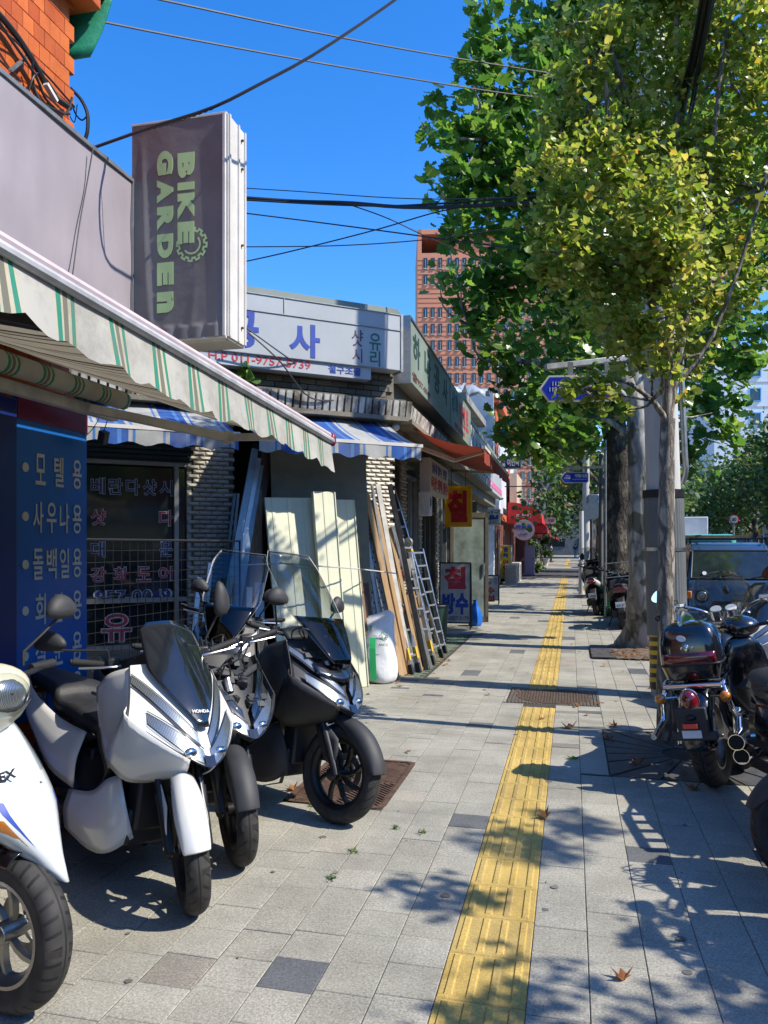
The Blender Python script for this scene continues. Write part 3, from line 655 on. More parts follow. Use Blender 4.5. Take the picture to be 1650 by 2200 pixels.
for iz in range(12):
    for iy in range(15):
        y = -.05 - .09 * iy - (.045 if iz % 2 else 0); z = 3.84 + .098 * iz
        if t0 is None:
            t0 = tm.build('tile', m_tile, bt, smooth=0); o = t0
        else: o = inst(t0, (0, 0, 0), bt)
        o.location = (.012 + random.uniform(-.001, .001), y, z); o.rotation_euler = (R(90) + random.uniform(-.01, .01), 0, R(90) + random.uniform(-.008, .008))
for iz in range(4):
    for iy in range(14):
        inst(t0, (.012, -.05 - .09 * iy - (.045 if iz % 2 else 0), 2.27 + .098 * iz), bt, rot=(R(90), 0, R(90) + random.uniform(-.008, .008)))
tm = MB()
for iz in range(54):
    for iy in range(50):
        z = .05 + .098 * iz; y = -.05 - .09 * iy - (.045 if iz % 2 else 0)
        if (3.8 < z and iy < 15) or (2.2 < z < 2.6 and iy < 14) or (z > 4.83): continue
        if z < 2.2 and iy > 6: continue
        tm.T = Matrix.Translation((.012, y, z)) @ Euler((R(90), 0, R(90))).to_matrix().to_4x4(); paver_geo(tm, -.0435, .0435, -.0475, .0475, .0, .002)
tag(tm.build('tiling', m_tile, bt, smooth=0), kind='stuff')
# blank purple fascia
t = thing('shop_fascia', 'long blank faded purple signboard above the green striped awning', 'signboard', (-2.67, 4.28, 2.92))
mb = MB(); g = [[Vector((.0 + .004 * math.sin(j * .9) * math.sin(i * .5), -4.6 + .1 * i, .01 + .067 * j)) for i in range(47)] for j in range(14)]; mb.grid(g)
mb.build('vinyl_face', m_purple, t, smooth=60)
mb = MB(); mb.box((-.135, -2.3, .44), (.25, 4.6, .875)); mb.build('box_frame', m_purple, t, smooth=0)
mb = MB()
for z in (0, .88): mb.box((-.12, -2.3, z), (.27, 4.64, .022))
mb.box((-.12, .012, .44), (.27, .02, .86)); mb.build('edge_trim', m_alu_g, t, smooth=0)
# projecting BIKE GARDEN sign
t = thing('projecting_sign', 'tall projecting box sign lettered BIKE GARDEN in lime on wrinkled dark vinyl', 'sign', (-2.67, 4.3, 2.79))
sgw, sgh, sgd = .64, 1.35, .25
mb = MB(); mb.box((sgw / 2, sgd / 2, sgh / 2), (sgw - .004, sgd - .03, sgh - .01)); mb.build('box_body', m_frame_w, t, smooth=0)
def wr(u, v):      # wrinkles, real relief
    a = .010 * math.exp(-((u - .10 - .08 * (1 - v)) / .035) ** 2) * (1 - abs(2 * v - .9) ** 2 if abs(2 * v - .9) < 1 else 0)
    b = .008 * math.exp(-((u - .22 + .10 * v) / .03) ** 2) * max(0, 1 - v * 2.2)
    c = .006 * math.exp(-((u - .62 - .3 * v) / .04) ** 2) * max(0, 1 - v * 3)
    d = .009 * math.exp(-((u - .92) / .03) ** 2) * max(0, 1 - v * 1.5)
    return -(a + b + c + d + .002 * math.sin(9 * u + 5 * v)) - .012 * (v < .06) * abs(math.sin(u * 20))
nu, nv = 60, 90; mb = MB(); g = []
for j in range(nv + 1):
    v = j / nv; g.append([Vector((sgw * (i / nu) * .985, -.006 + wr(i / nu, v), sgh * v)) for i in range(nu + 1)])
mb.grid(g); mb.build('vinyl_face', m_banner, t, smooth=80)
mb = MB(); mb.box((sgw + .004, sgd / 2, sgh / 2), (.012, sgd, sgh)); 
for y in (.012, .14, .235): mb.box((sgw + .015, y, sgh / 2), (.014, .016, sgh))
mb.box((sgw / 2, sgd / 2, -.004), (sgw, sgd + .02, .016)); mb.box((sgw / 2, sgd / 2, sgh + .004), (sgw, sgd + .02, .014)); mb.box((sgw / 2, .03, -.006), (sgw * .96, .035, .03))
mb.box((sgw - .012, -.008, sgh / 2), (.018, .02, sgh)); mb.build('side_frame', m_frame_w, t, smooth=0, bevel=.002)
mb = MB()
for z in (.1, .62, 1.1, 1.28): mb.cyl((sgw + .012, .19, z), (sgw + .024, .19, z), .008, n=8)
mb.build('screws', m_rust, t)
mb = MB()
def sgp(u, v, dy=.016): return Vector((sgw * u * .985, -.006 + wr(u, v) - dy + .012, sgh * v))
# block letters set a quarter turn: glyph right = down the sign, glyph up = to the right
def vinyl_letter(ch, v0, v1, u0, u1):
    vs_, fs_ = glyphs(ch, .075); lo, hi = vs_.min(0), vs_.max(0)
    mb.add([sgp(u0 + (u1 - u0) * float((p[1] - lo[1]) / (hi[1] - lo[1])), v0 + (v1 - v0) * float((p[0] - lo[0]) / (hi[0] - lo[0])), .016 + .003 * float(p[2])) for p in vs_], fs_)
for ch, v0, v1 in zip('BIKE', (.845, .71, .66, .53), (.73, .675, .54, .43)): vinyl_letter(ch, v0, v1, .505, .68)
for ch, v0, v1 in zip('GARDEn', (.865, .735, .61, .485, .355, .22), (.755, .63, .505, .375, .25, .125)): vinyl_letter(ch, v0, v1, .28, .455)
cu, cv = .655, .425
def ringp(r, a): return (cu + r * math.cos(a) / sgw, cv + r * math.sin(a) / sgh)
for k in range(130, 395 + 290, 3):
    if not (k > 150 and k < 455): continue
    a0, a1 = R(k), R(k + 3.2); tooth = (k // 15) % 2; ro = .108 if tooth else .092
    P = [ringp(ro, a0), ringp(ro, a1), ringp(ro - .014, a1), ringp(ro - .014, a0)]; mb.add([sgp(*p) for p in P], [(0, 1, 2, 3)])
    if ((k + 3) // 15) % 2 != tooth: P = [ringp(.108, a1 - .05), ringp(.108, a1 + .05), ringp(.08, a1 + .05), ringp(.08, a1 - .05)]; mb.add([sgp(*p) for p in P], [(0, 1, 2, 3)])
for k in range(215, 400, 4):
    a0, a1 = R(k), R(k + 4.2); P = [ringp(.062, a0), ringp(.062, a1), ringp(.05, a1), ringp(.05, a0)]; mb.add([sgp(*p) for p in P], [(0, 1, 2, 3)])
mb.build('lettering', m_lime, t, smooth=0)
mb = MB(); mb.bar((-.02, .12, .35), (.05, .12, .35), .03); mb.bar((-.02, .12, 1.1), (.05, .12, 1.1), .03); mb.build('bracket', m_dk, t)
# green striped awning
t = thing('striped_awning', 'soiled green and cream striped retractable awning with scalloped valance', 'awning', (-2.6, 1.4, 2.42))
cr = (.50, .46, .34); gn = (.02, .235, .16); gr = (.16, .16, .12); wh = (.46, .45, .40)
gb = [(0, wh), (.30, cr), (.335, gn), (.42, cr), (.455, gr), (.54, cr), (.60, gn), (.67, cr), (.70, wh)]
m_gawn = stripe_mat('green_stripe_canvas', gb, .25, dirt=.75, dcol=(.17, .16, .14), dscale=5)
m_gawn2 = stripe_mat('green_stripe_canvas_top', gb, .25, dirt=.3, dscale=2)
# underside: fine brown-grey stripes
m_under = stripe_mat('striped_canvas_underside', [(0, (.5, .45, .33)), (.35, (.05, .04, .035)), (.45, (.42, .37, .27)), (.56, (.06, .05, .04)), (.62, (.5, .45, .33)), (.8, (.10, .08, .06)), (.86, (.5, .45, .33))], .21, dirt=.3, dscale=2)
b0, b1 = Vector((1.2, -1.4, -.10)), Vector((1.2, 2.92, -.29))
def gridstrip(rows, us, name, m, par, **k):
    mb = MB(); uv = [(u, 0) for r_ in rows for u in us]; mb.grid(rows, uvs=uv); return mb.build(name, m, par, **k)
n = 90; us = [4.32 * i / n for i in range(n + 1)]
rows = []
for j in range(9):
    s = j / 8; rows.append([Vector((0, -1.4 + 4.2 * i / n, .05)).lerp(b0.lerp(b1, i / n), s) + Vector((0, 0, -.05 * math.sin(PI * s) + .006 * math.sin(i * .8))) for i in range(n + 1)])
gridstrip(rows, us, 'canopy_cloth', m_under, t, smooth=60)
rows = [];
for j in range(7):
    r_ = []
    for i in range(n + 1):
        p = b0.lerp(b1, i / n); yy = us[i]; ph = (yy % .21) / .21
        drop = (.155 + .028 * math.sin(PI * ph) - .01) + .012 * math.sin(yy * 3.1)
        r_.append(p + Vector((.022 + .011 * math.sin(yy * 19 + math.sin(yy * 5)) * (j / 6) ** 1.2 + .02 * (j / 6), .0, -drop * j / 6)))
    rows.append(r_)
vl = gridstrip(rows, us, 'valance', m_gawn, t, smooth=80)
mb = MB(); mb.tube([b0 + Vector((.03, 0, .008)), b1 + Vector((.03, .01, .008))], .018, 10); mb.build('front_bar', mat('dull_bar', (.42, .42, .43), .6, .2, var=.25, scale=9), t)
mb = MB(); mb.box((-.03, .65, .29), (.03, 4.2, .44)); mb.build('sun_block_board', m_dark, t)  # added unseen board: keeps sun off the wall between fascia and roller
mb = MB(); mb.tube([b0 + Vector((.012, 0, .04)), b1 + Vector((.012, .0, .04))], .018, 8); mb.build('top_trim', mat('pale_pink_trim', (.5, .42, .43), .5, var=.15), t)
mb = MB(); mb.ell(b1 + Vector((.03, .02, .015)), (.02, .025, .04)); mb.build('end_cap', m_crim, t)
n2 = 60; mb = MB(); rr = [[Vector((-.02 + .055 * math.cos(a), -1.4 + 4.12 * i / n2, -.03 + .055 * math.sin(a))) for a in [2 * PI * k / 12 for k in range(12)]] for i in range(n2 + 1)]
mb.grid(rr, closed=True, uvs=[(4.12 * i / n2, 0) for i in range(n2 + 1) for k in range(12)]); mb.build('roller', m_gawn2, t, smooth=60)
mb = MB(); mb.bar((-.12, -1.4, -.11), (-.12, 2.78, -.11), .05, .06); mb.build('wall_bar', m_frame_d, t)
for (ya, yb) in ((2.45, 2.3), (-.6, -.2)):
    mb = MB(); el = Vector((.62, ya + (.75 if ya > 0 else 1.0) * .0 + .35, -.26)); mb.bar((-.06, ya, -.12), el, .055, .05); mb.bar(el, b0.lerp(b1, (yb + 1.4 + 1.1) / 4.32 if ya < 0 else .93) + Vector((0, 0, -.02)), .045, .04); mb.cyl(el + Vector((0, 0, -.035)), el + Vector((0, 0, .035)), .035, n=10)
    mb.build('folding_arm', m_frame_d if ya > 0 else m_dk, t, bevel=.004)
# wall signs and door under the awning
def sign_plane(name, label, cat, o, right, w, h, m, th=.03, frame=None, group=None):
    """flat sign: origin at lower left of its face; thing rotated so local x runs along the face, local -y is its front"""
    right = Vector(right).normalized(); a = math.atan2(right.y, right.x)
    t = thing(name, label, cat, o, a, group)
    mb = MB(); mb.box((w / 2, th / 2, h / 2), (w, th, h)); mb.build('panel', m, t, smooth=0, bevel=.002)
    if frame:
        mb = MB(); f = .02
        for z in (-f / 2, h + f / 2): mb.box((w / 2, th / 2, z), (w + 2 * f, th + .02, f))
        for x in (-f / 2, w + f / 2): mb.box((x, th / 2, h / 2), (f, th + .02, h))
        mb.build('frame', frame, t, smooth=0)
    return t
def write(t, items, m, dy=-.003, name='lettering'):
    """items: (text, x centre, z centre, width, height, bold)"""
    mb = MB()
    for s, x, z, w_, h_, bo in items: put_text(mb, s, (x, dy, z), X_, Z_, w_, h_, bo, .003)
    return mb.build(name, m, t, smooth=0)
t = sign_plane('wall_sign', 'blue wall sign listing cream Korean words with bullets under a crimson band', 'sign', (-2.915, 3.565, .55), Y_, .62, 1.78, m_blue_s)
# panel faces +X: local -y must be +X, so the face frame is right = +Y, front normal = +X
it = []
cols = (.12, .30, .47)
rowsK = [('모텔용', 1.40), ('사우나용', 1.13), ('돌백일용', .865), ('회갑용', .61), ('칠순용', .36), ('생일용', .12)]
for wd, z in rowsK:
    xs = {3: (.19, .35, .52), 4: (.17, .285, .40, .52)}[len(wd)]
    for ch, x in zip(wd, xs): it.append((ch, x, z, .085, .175, .01))
write(t, it, m_cream_ink)
mb = MB()
for wd, z in rowsK: mb.cyl((.065, 0, z), (.065, -.006, z), .026, n=16)
mb.build('bullets', m_cream_ink, t)
mb = MB(); mb.box((.31, -.003, 1.72), (.62, .008, .12)); mb.build('crimson_band', m_crim, t, smooth=0)
mb = MB()
for _ in range(0): pass
t = thing('shop_door', 'dark navy door panel in the shade at the far left edge of the photo', 'door', (-2.9, 2.6, 0))
mb = MB(); mb.box((0, .45, 1.15), (.05, .94, 2.3)); mb.build('door_leaf', m_navy, t, bevel=.003)
mb = MB(); mb.cyl((.03, .1, 1.0), (.09, .1, 1.0), .02, n=10); mb.build('handle', m_alu, t)

# ------------------------------------------------------------ corner building (steel and sash workshop)
C0 = Vector((-2.1, 9.05, 0)); U = Vector((.766, .643, 0)); N = Vector((.643, -.766, 0)); SA = Vector((-.0175, .9998, 0)); SN = Vector((.9998, .0175, 0))
def D(t, z=0., n=0.): return C0 - U * t + N * n + Z_ * z          # t metres left of the corner along the slanted front
def S(y, z=0., n=0.): return C0 + SA * (y - 9.05) + SN * n + Z_ * z  # along the street front
ang = math.atan2(U.y, U.x)
bw = thing('workshop_building', 'single storey corner workshop with slanted front of cream glazed brick', 'building', C0, 0)
def Q(a): return Vector(a) - C0
# shell: wall behind openings, roof
mb = MB()
def wallseg(mb, a, b, z0, z1, th, nrm):
    a, b = Q(a), Q(b); mb.add([a + Z_ * z0, b + Z_ * z0, b + Z_ * z1, a + Z_ * z1, a - nrm * th + Z_ * z0, b - nrm * th + Z_ * z0, b - nrm * th + Z_ * z1, a - nrm * th + Z_ * z1],
       [(0, 1, 2, 3), (5, 4, 7, 6), (3, 2, 6, 7), (0, 4, 5, 1), (1, 5, 6, 2), (4, 0, 3, 7)])
wallseg(mb, D(5.6), D(3.62), 0, 3.1, .2, N); wallseg(mb, D(2.42), D(1.96), 0, 2.95, .2, N); wallseg(mb, D(.42), D(.0), 0, 2.95, .2, N)
wallseg(mb, D(5.6), D(0), 2.95, 3.6, .2, N); wallseg(mb, D(3.62), D(2.42), 0, .45, .15, N); wallseg(mb, D(3.62), D(2.42), 2.62, 2.95, .2, N)
mb.build('front_wall', m_dbrick, bw, smooth=0)
mb = MB()
wallseg(mb, S(9.05), S(25), 2.75, 4.3, .3, SN)
for a, b in ((9.05, 9.35), (10.75, 11.15), (12.2, 12.45), (14.0, 14.3), (16.9, 17.4), (19, 19.5), (21.5, 25)): wallseg(mb, S(a, 0, -.25), S(b, 0, -.25), 0, 2.75, .25, SN)
mb.build('street_wall', m_dbrick, bw, smooth=0)
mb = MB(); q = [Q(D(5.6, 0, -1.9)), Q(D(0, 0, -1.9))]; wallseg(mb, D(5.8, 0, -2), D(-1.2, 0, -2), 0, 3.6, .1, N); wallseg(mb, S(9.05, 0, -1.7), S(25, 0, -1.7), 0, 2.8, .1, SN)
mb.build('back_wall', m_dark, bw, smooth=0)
mb = MB(); P = [Q(D(5.8, 0, .06)), Q(D(-.02, 0, .06)), Q(S(9.1, 0, .06)), Q(S(25, 0, .06)), Q(S(25, 0, -4)), Q(D(5.8, 0, -5))]
for z0, z1 in ((4.27, 4.37),):
    k = len(P); mb.add([p + Z_ * z0 for p in P] + [p + Z_ * z1 for p in P], [tuple(range(k)), tuple(range(2 * k - 1, k - 1, -1))] + [(i, (i + 1) % k, (i + 1) % k + k, i + k) for i in range(k)])
mb.build('roof_cap', m_roofcap, bw, smooth=0)
# brick pilasters: split faced glazed bricks, one by one on the pilaster beside the window
bm_ = MB(); bm_.add([(-.062, -.02, -.021), (.062, -.02, -.021), (.062, -.02, .021), (-.062, -.02, .021), (-.062, 0, -.021), (.062, 0, -.021), (.062, 0, .021), (-.062, 0, .021), (-.035, -.036, -.006), (.035, -.036, -.006)],
    [(0, 1, 9, 8), (1, 2, 9), (2, 3, 8, 9), (3, 0, 8), (4, 5, 1, 0), (5, 6, 2, 1), (6, 7, 3, 2), (7, 4, 0, 3)])
bk0 = bm_.build('brick', m_wbrick, bw, smooth=0); first = True; nb = 0
extra = MB()
def bricks_on(fn, t0, t1, z0, z1, single, rz):
    global first, nb
    r_ = 0; z = z0
    while z < z1:
        t = t0 + .064 + (.064 if r_ % 2 else 0)
        while t < t1 - .03:
            p = Q(fn(t)); p.z = z
            if single and nb < 296:
                nb += 1
                if first: bk0.location = p; bk0.rotation_euler = (0, 0, rz); first = False
                else: inst(bk0, p, bw, rot=(0, 0, rz + random.uniform(-.01, .01)))
            else:
                extra.T = Matrix.Translation(p) @ Euler((0, 0, rz)).to_matrix().to_4x4(); extra.add(bm_.v, bm_.f)
            t += .128
        z += .049; r_ += 1
bricks_on(lambda t: D(t, 0, 0), 1.95, 2.43, .3, 2.95, True, ang)
bricks_on(lambda t: D(t, 0, 0), -.02, .42, .3, 2.95, False, ang)
bricks_on(lambda t: D(t, 0, 0), 3.62, 4.6, .3, 2.95, False, ang)
for a, b in ((9.05, 9.35), (10.75, 11.15), (12.2, 12.45), (14.0, 14.3), (16.9, 17.4)): bricks_on(lambda y: S(y, 0, -.25), a, b, .2, 2.8, False, R(90))
extra.T = Matrix.Identity(4); tag(extra.build('brickwork', m_wbrick, bw, smooth=0), kind='stuff')
# dark bricks under the sign
mb = MB(); r_ = 0; z = 3.0
while z < 3.56:
    t = (.1 if r_ % 2 else 0)
    while t < 5.2:
        mb.T = Matrix.Translation(Q(D(t + .1, z))) @ Euler((0, 0, ang)).to_matrix().to_4x4(); mb.box((0, -.012, 0), (.19, .03, .056)); t += .2
    z += .066; r_ += 1
mb.T = Matrix.Identity(4); tag(mb.build('upper_brickwork', m_dbrick, bw, smooth=0), kind='stuff')
# ribbed ledge
mb = MB(); t = -.1
while t < 5: mb.T = Matrix.Translation(Q(D(t, 3.13, .22))) @ Euler((0, 0, ang)).to_matrix().to_4x4(); mb.box((0, 0, 0), (.062, .04, .2), rot=(R(14), 0, 0)); t += .088
y = 9.15
while y < 21: mb.T = Matrix.Translation(Q(S(y, 3.13, .18))) @ Euler((0, 0, R(89))).to_matrix().to_4x4(); mb.box((0, 0, 0), (.062, .04, .2), rot=(R(14), 0, 0)); y += .088
mb.T = Matrix.Identity(4); tag(mb.build('ledge_ribs', m_ledge, bw, smooth=0), kind='stuff')
mb = MB(); mb.bar(Q(D(5.2, 3.02, .1)), Q(D(-.1, 3.02, .1)), .26, .05); mb.bar(Q(S(9.1, 3.02, .1)), Q(S(21, 3.02, .1)), .26, .05); mb.bar(Q(D(5.2, 3.24, .06)), Q(D(-.1, 3.24, .06)), .2, .04); mb.build('ledge', m_dbrick, bw, smooth=0)
# window of the slanted front
wx = thing('shop_window', 'dark shop window with outlined red and white Korean lettering beside the brick pilaster', 'window', D(3.62, .45), ang)
mb = MB(); mb.box((.6, .06, .96), (1.12, .01, 1.86)); mb.build('pane', m_win, wx, smooth=0)
mb = MB()
for x in (.02, 1.05, 1.18): mb.box((x, .03, .98), (.045, .07, 1.96))
for z in (.02, .5, 1.93): mb.box((.6, .03, z), (1.2, .065, .045))
mb.build('frame', m_wing, wx, smooth=0)
mb = MB(); mb.box((.6, .05, 2.08), (1.22, .12, .26))
for i in range(5): mb.box((.6, -.02, 1.99 + .05 * i), (1.2, .03, .035))
mb.build('shutter_box', m_shut, wx, smooth=0)
def outlined(items, fill, line, par, dy):
    write(par, [(s, x, z, w_ * 1.02, h_ * 1.02, .045) for s, x, z, w_, h_, b in items], line, dy, 'lettering_outline'); write(par, [(s, x, z, w_ * .96, h_ * .96, .012) for s, x, z, w_, h_, b in items], fill, dy - .004)
m_dimb = mat('faded_blue_ink', (.03, .05, .18), .6); m_dimr = mat('faded_red_ink', (.42, .04, .07), .6); m_diml = mat('outline_white', (.62, .64, .66), .6)
k_ = .25
outlined([(c, .27 + .17 * i, 1.68, .14, .17, 0) for i, c in enumerate('베란다샷시')] + [('대', .27, 1.03, .14, .16, 0), ('문', .95, 1.03, .14, .16, 0)] + [('957-0049', .62, .54, .78, .14, 0)], m_dimb, m_diml, wx, .05)
outlined([('샷', .27, 1.36, .15, .17, 0), ('다', .95, 1.36, .15, .17, 0)] + [(c, .27 + .225 * i, .77, .15, .16, 0) for i, c in enumerate('강화도어')] + [('유', .45, .22, .3, .3, 0)], m_dimr, m_diml, wx, .05)
# sign boards of the slanted front
t = thing('fascia_sign', 'weathered white fascia with large blue Korean letters and a red phone number', 'signboard', D(5.6, 3.45, .25), ang)
mb = MB(); mb.box((2.8 - .0, .1, .455), (5.6, .2, .65)); mb.build('panel', m_sign_g, t, smooth=0)
mb = MB(); mb.box((2.6, .1, .06), (5.2, .17, .14)); mb.build('lower_strip', m_sign_g, t, smooth=0)
mb = MB()
for z in (.135, .60, .785): mb.box((2.8, -.004, z), (5.6, .012, .008))
for x in (4.14, 3.1, 2.2): mb.box((x, -.003, .69), (.006, .01, .19))
mb.box((5.595, .1, .455), (.03, .22, .68)); mb.build('seams', m_alu_g, t, smooth=0)
def tx(px):         # position along the slanted fascia of a photo column
    q = math.tan(math.atan((px - 825) / 1650) - R(YAW)); a = C0 + N * .25
    tt = (a.x - q * a.y) / (U.x - q * U.y); return 5.6 - tt
write(t, [('하', tx(230), .40, .42, .36, .03), ('나', tx(340), .40, .42, .36, .03), ('공', tx(517), .385, .40, .40, .03), ('사', tx(655), .345, .36, .37, .03)], m_inkb)
write(t, [('유', tx(806), .43, .15, .2, .012), ('리', tx(806), .24, .13, .18, .012)], m_inkg)
write(t, [('샷', tx(768), .45, .14, .19, .0), ('시', tx(768), .25, .12, .16, .0)], mat('maroon_ink', (.12, .03, .07), .6), name='maroon_lettering')
write(t, [('TEL 957-0049  H.P 011-9757-5739', (tx(250) + tx(668)) / 2, .075, tx(668) - tx(250), .085, .01)], m_inkr, .012, name='phone_number')
write(t, [('철구조물', tx(742), .065, tx(778) - tx(708), .09, .015)], m_inkb, .012, name='small_lettering')
t = thing('fascia_sign', 'green grey fascia along the street lettered 하나공사 with a phone number', 'signboard', S(9.12, 3.5, .2), R(91))
mb = MB(); mb.box((1.8, .1, .4), (3.56, .2, .76)); mb.build('panel', m_sign_gr, t, smooth=0)
mb = MB(); mb.box((.0, .1, .4), (.03, .22, .82)); mb.box((3.6, .1, .4), (.03, .22, .8)); mb.box((1.8, .09, .79), (3.6, .22, .02)); mb.build('edge_trim', m_alu_g, t, smooth=0)
dg = mat('dark_green_ink', (.015, .05, .045), .6)
write(t, [(c, .45 + .85 * i, .48, .5, .40, .03) for i, c in enumerate('하나공사')], dg)
write(t, [('☎957-0049', .85, .12, 1.4, .11, .01)], mat('brown_ink', (.12, .05, .04), .6), name='phone_number')
t = thing('fascia_sign', 'green grey fascia lettered 삼화 in teal and 페인트 in red above the red awning', 'signboard', S(12.75, 3.5, .21), R(91))
mb = MB(); mb.box((1.5, .1, .4), (3.0, .2, .74)); mb.build('panel', m_sign_gr, t, smooth=0)
write(t, [('삼', .3, .5, .38, .36, .03), ('화', .75, .5, .38, .36, .03)], mat('teal_ink', (.01, .1, .16), .6)); write(t, [(c, 1.25 + .55 * i, .46, .44, .42, .04) for i, c in enumerate('페인트')], m_inkr, name='red_lettering'); write(t, [('957-5739', 1.2, .12, 1.5, .1, .01)], m_inkr, name='phone_number')
t = thing('fascia_sign', 'pale fascia with blue lettering beyond the paint shop sign', 'signboard', S(15.8, 3.25, .2), R(91))
mb = MB(); mb.box((2, .1, .4), (4.0, .2, .76)); mb.build('panel', m_sign_g, t, smooth=0); write(t, [(c, .5 + .8 * i, .42, .5, .42, .04) for i, c in enumerate('방수공사')], m_inkb)
t = thing('fascia_sign', 'grey fascia with a pink stripe at the far end of the low shop row', 'signboard', S(19.9, 3.0, .2), R(91))
mb = MB(); mb.box((2.5, .1, .4), (5.0, .2, .76)); mb.build('panel', m_sign_g, t, smooth=0); mb = MB(); mb.box((2.5, -.004, .2), (5, .012, .16)); mb.build('pink_stripe', mat('pink', (.6, .15, .3), .5), t)
# blue awnings
wb = (.42, .43, .42); b1_ = (.015, .09, .36); b2_ = (.06, .2, .5)
m_bawn = stripe_mat('blue_stripe_canvas', [(0, wb), (.26, b2_), (.30, wb), (.36, b1_), (.60, b2_), (.66, b1_), (.76, wb), (.82, b2_), (.86, wb)], .62, dirt=.6, dcol=(.18, .17, .15), dscale=3)
def blue_awning(ta, tb_, label):
    t = thing('awning', label, 'awning', D(ta, 0), ang, 'blue striped awnings')
    Lw = ta - tb_; n = 50; us = [Lw * i / n for i in range(n + 1)]
    rows = [[Vector((us[i], -.02 - .88 * s, 3.0 - .39 * s - .03 * math.sin(PI * s) + .008 * math.sin(us[i] * 7))) for i in range(n + 1)] for s in [k / 6 for k in range(7)]]
    gridstrip(rows, us, 'canopy_cloth', m_bawn, t, smooth=60)
    rows = [[Vector((u, -.93 - .012 * math.sin(u * 17) * j / 4, 2.6 - (.14 + .02 * math.sin(u * 2 * PI / .3)) * j / 4)) for u in us] for j in range(5)]
    gridstrip(rows, us, 'valance', m_bawn, t, smooth=60)
    mb = MB(); mb.bar((-.02, -.915, 2.61), (Lw + .02, -.915, 2.61), .04, .035); mb.build('front_bar', m_frame_w, t)
    for x in (.15, Lw - .15):
        mb = MB(); mb.bar((x, -.02, 2.72), (x + (.3 if x < 1 else -.3), -.5, 2.58), .035, .03); mb.bar((x + (.3 if x < 1 else -.3), -.5, 2.58), (x, -.9, 2.6), .03); mb.build('folding_arm', m_frame_d, t)
    return t
blue_awning(4.9, 2.16, 'blue and white striped awning over the lettered shop window'); blue_awning(1.95, .12, 'blue and white striped awning over the leaning green panels')
# red brown awning along the street
t = thing('awning', 'red brown canvas awning over the paint shop seen from below', 'awning', (-2.05, 9.5, 3.05))
n = 40; us = [1.1 * i / n for i in range(n + 1)]; rows = []
for j in range(41):
    y = j / 40; y0 = 4.5 * y; f = Vector((.95, .45 + 3.9 * y, -.26 - .03 * math.sin(PI * y) * 2)); a = Vector((0, -.1 + y0 * .98, 0)); rows.append([a.lerp(f, i / 12) + Vector((0, 0, -.07 * math.sin(PI * i / 12))) for i in range(13)])
mb = MB(); mb.grid(rows, uvs=[(4.5 * j / 40, 0) for j in range(41) for i in range(13)]); mb.build('canopy_cloth', m_redawn, t, smooth=80)
rows = [[Vector((.96 + .012 * math.sin(j * 1.3) * k / 3, .45 + 3.9 * j / 40, -.26 - .2 * k / 3 - .01 * math.sin(j * .9))) for j in range(41)] for k in range(4)]
mb = MB(); mb.grid(rows, uvs=[(3.9 * j / 40, 0) for k in range(4) for j in range(41)]); mb.build('valance', m_redawn, t, smooth=80)
mb = MB(); mb.bar((.95, .42, -.26), (.95, 4.38, -.27), .05, .04); mb.build('front_bar', m_frame_d, t)
mb = MB(); mb.bar((0, .3, -.2), (.45, 1.3, -.33), .055, .05); mb.bar((.45, 1.3, -.33), (.93, .8, -.27), .045, .04); mb.build('folding_arm', m_frame_d, t)
mb = MB(); mb.bar((0, 4.0, -.2), (.45, 3.0, -.33), .055, .05); mb.bar((.45, 3.0, -.33), (.93, 3.9, -.27), .045, .04); mb.build('folding_arm', m_frame_d, t)
mb = MB(); mb.cyl((-.02, -.15, 0), (-.02, 4.4, 0), .05, n=12); mb.build('roller', m_frame_d, t)
# street front openings: frames, glass
def shopfront(y0, y1, z1, label, mframe, n=2, depth=-.12, zs=(.75,)):
    t = thing('glazed_shopfront', label, 'shopfront', S(y0, 0, depth), R(91))
    w_ = y1 - y0; mb = MB(); mb.box((w_ / 2, .04, z1 / 2), (w_ - .04, .012, z1 - .05)); mb.build('glass', m_win, t, smooth=0)
    for i in range(n + 1): mb = MB(); mb.box((w_ * i / n, .02, z1 / 2), (.05, .07, z1)); mb.build('mullion', mframe, t, bevel=.003)
    mb = MB()
    for z in (.03, z1 - .02) + tuple(zs): mb.box((w_ / 2, .02, z), (w_, .06, .05))
    mb.build('rail', mframe, t); return t
t = shopfront(9.35, 10.75, 2.7, 'dark glazed shopfront behind the aluminium ladders', m_winf, 2, -.28, (.8, 2.0))
mb = MB(); put_text(mb, '유리', (.42, .025, 2.35), X_, Z_, .3, .16, .03, .003); mb.build('lettering', m_inkw, t, smooth=0)
shopfront(11.15, 12.2, 2.6, 'steel framed glass shop door under the white waterproofing sign', m_wing, 2, -.28)
shopfront(12.45, 14.0, 2.6, 'tall glass shopfront behind the red and white pavement board', m_winf, 3, -.28, (2.1,))
shopfront(14.3, 16.9, 2.5, 'sliding glass shopfront beyond the yellow hanging sign', m_wing, 4, -.28)
shopfront(17.4, 19, 2.4, 'white framed shoe repair shopfront', m_frame_d, 2, -.28)
shopfront(19.5, 21.5, 2.3, 'last glazed shopfront of the low shop row', m_winf, 3, -.28)
t = thing('open_door', 'brown framed glass door standing open across the shop row', 'door', S(14.9, 0, -.1), R(30))
mb = MB()
for x in (.03, .77): mb.box((x, 0, 1.08), (.07, .05, 2.16))
for z in (.06, 2.12): mb.box((.4, 0, z), (.8, .05, .1))
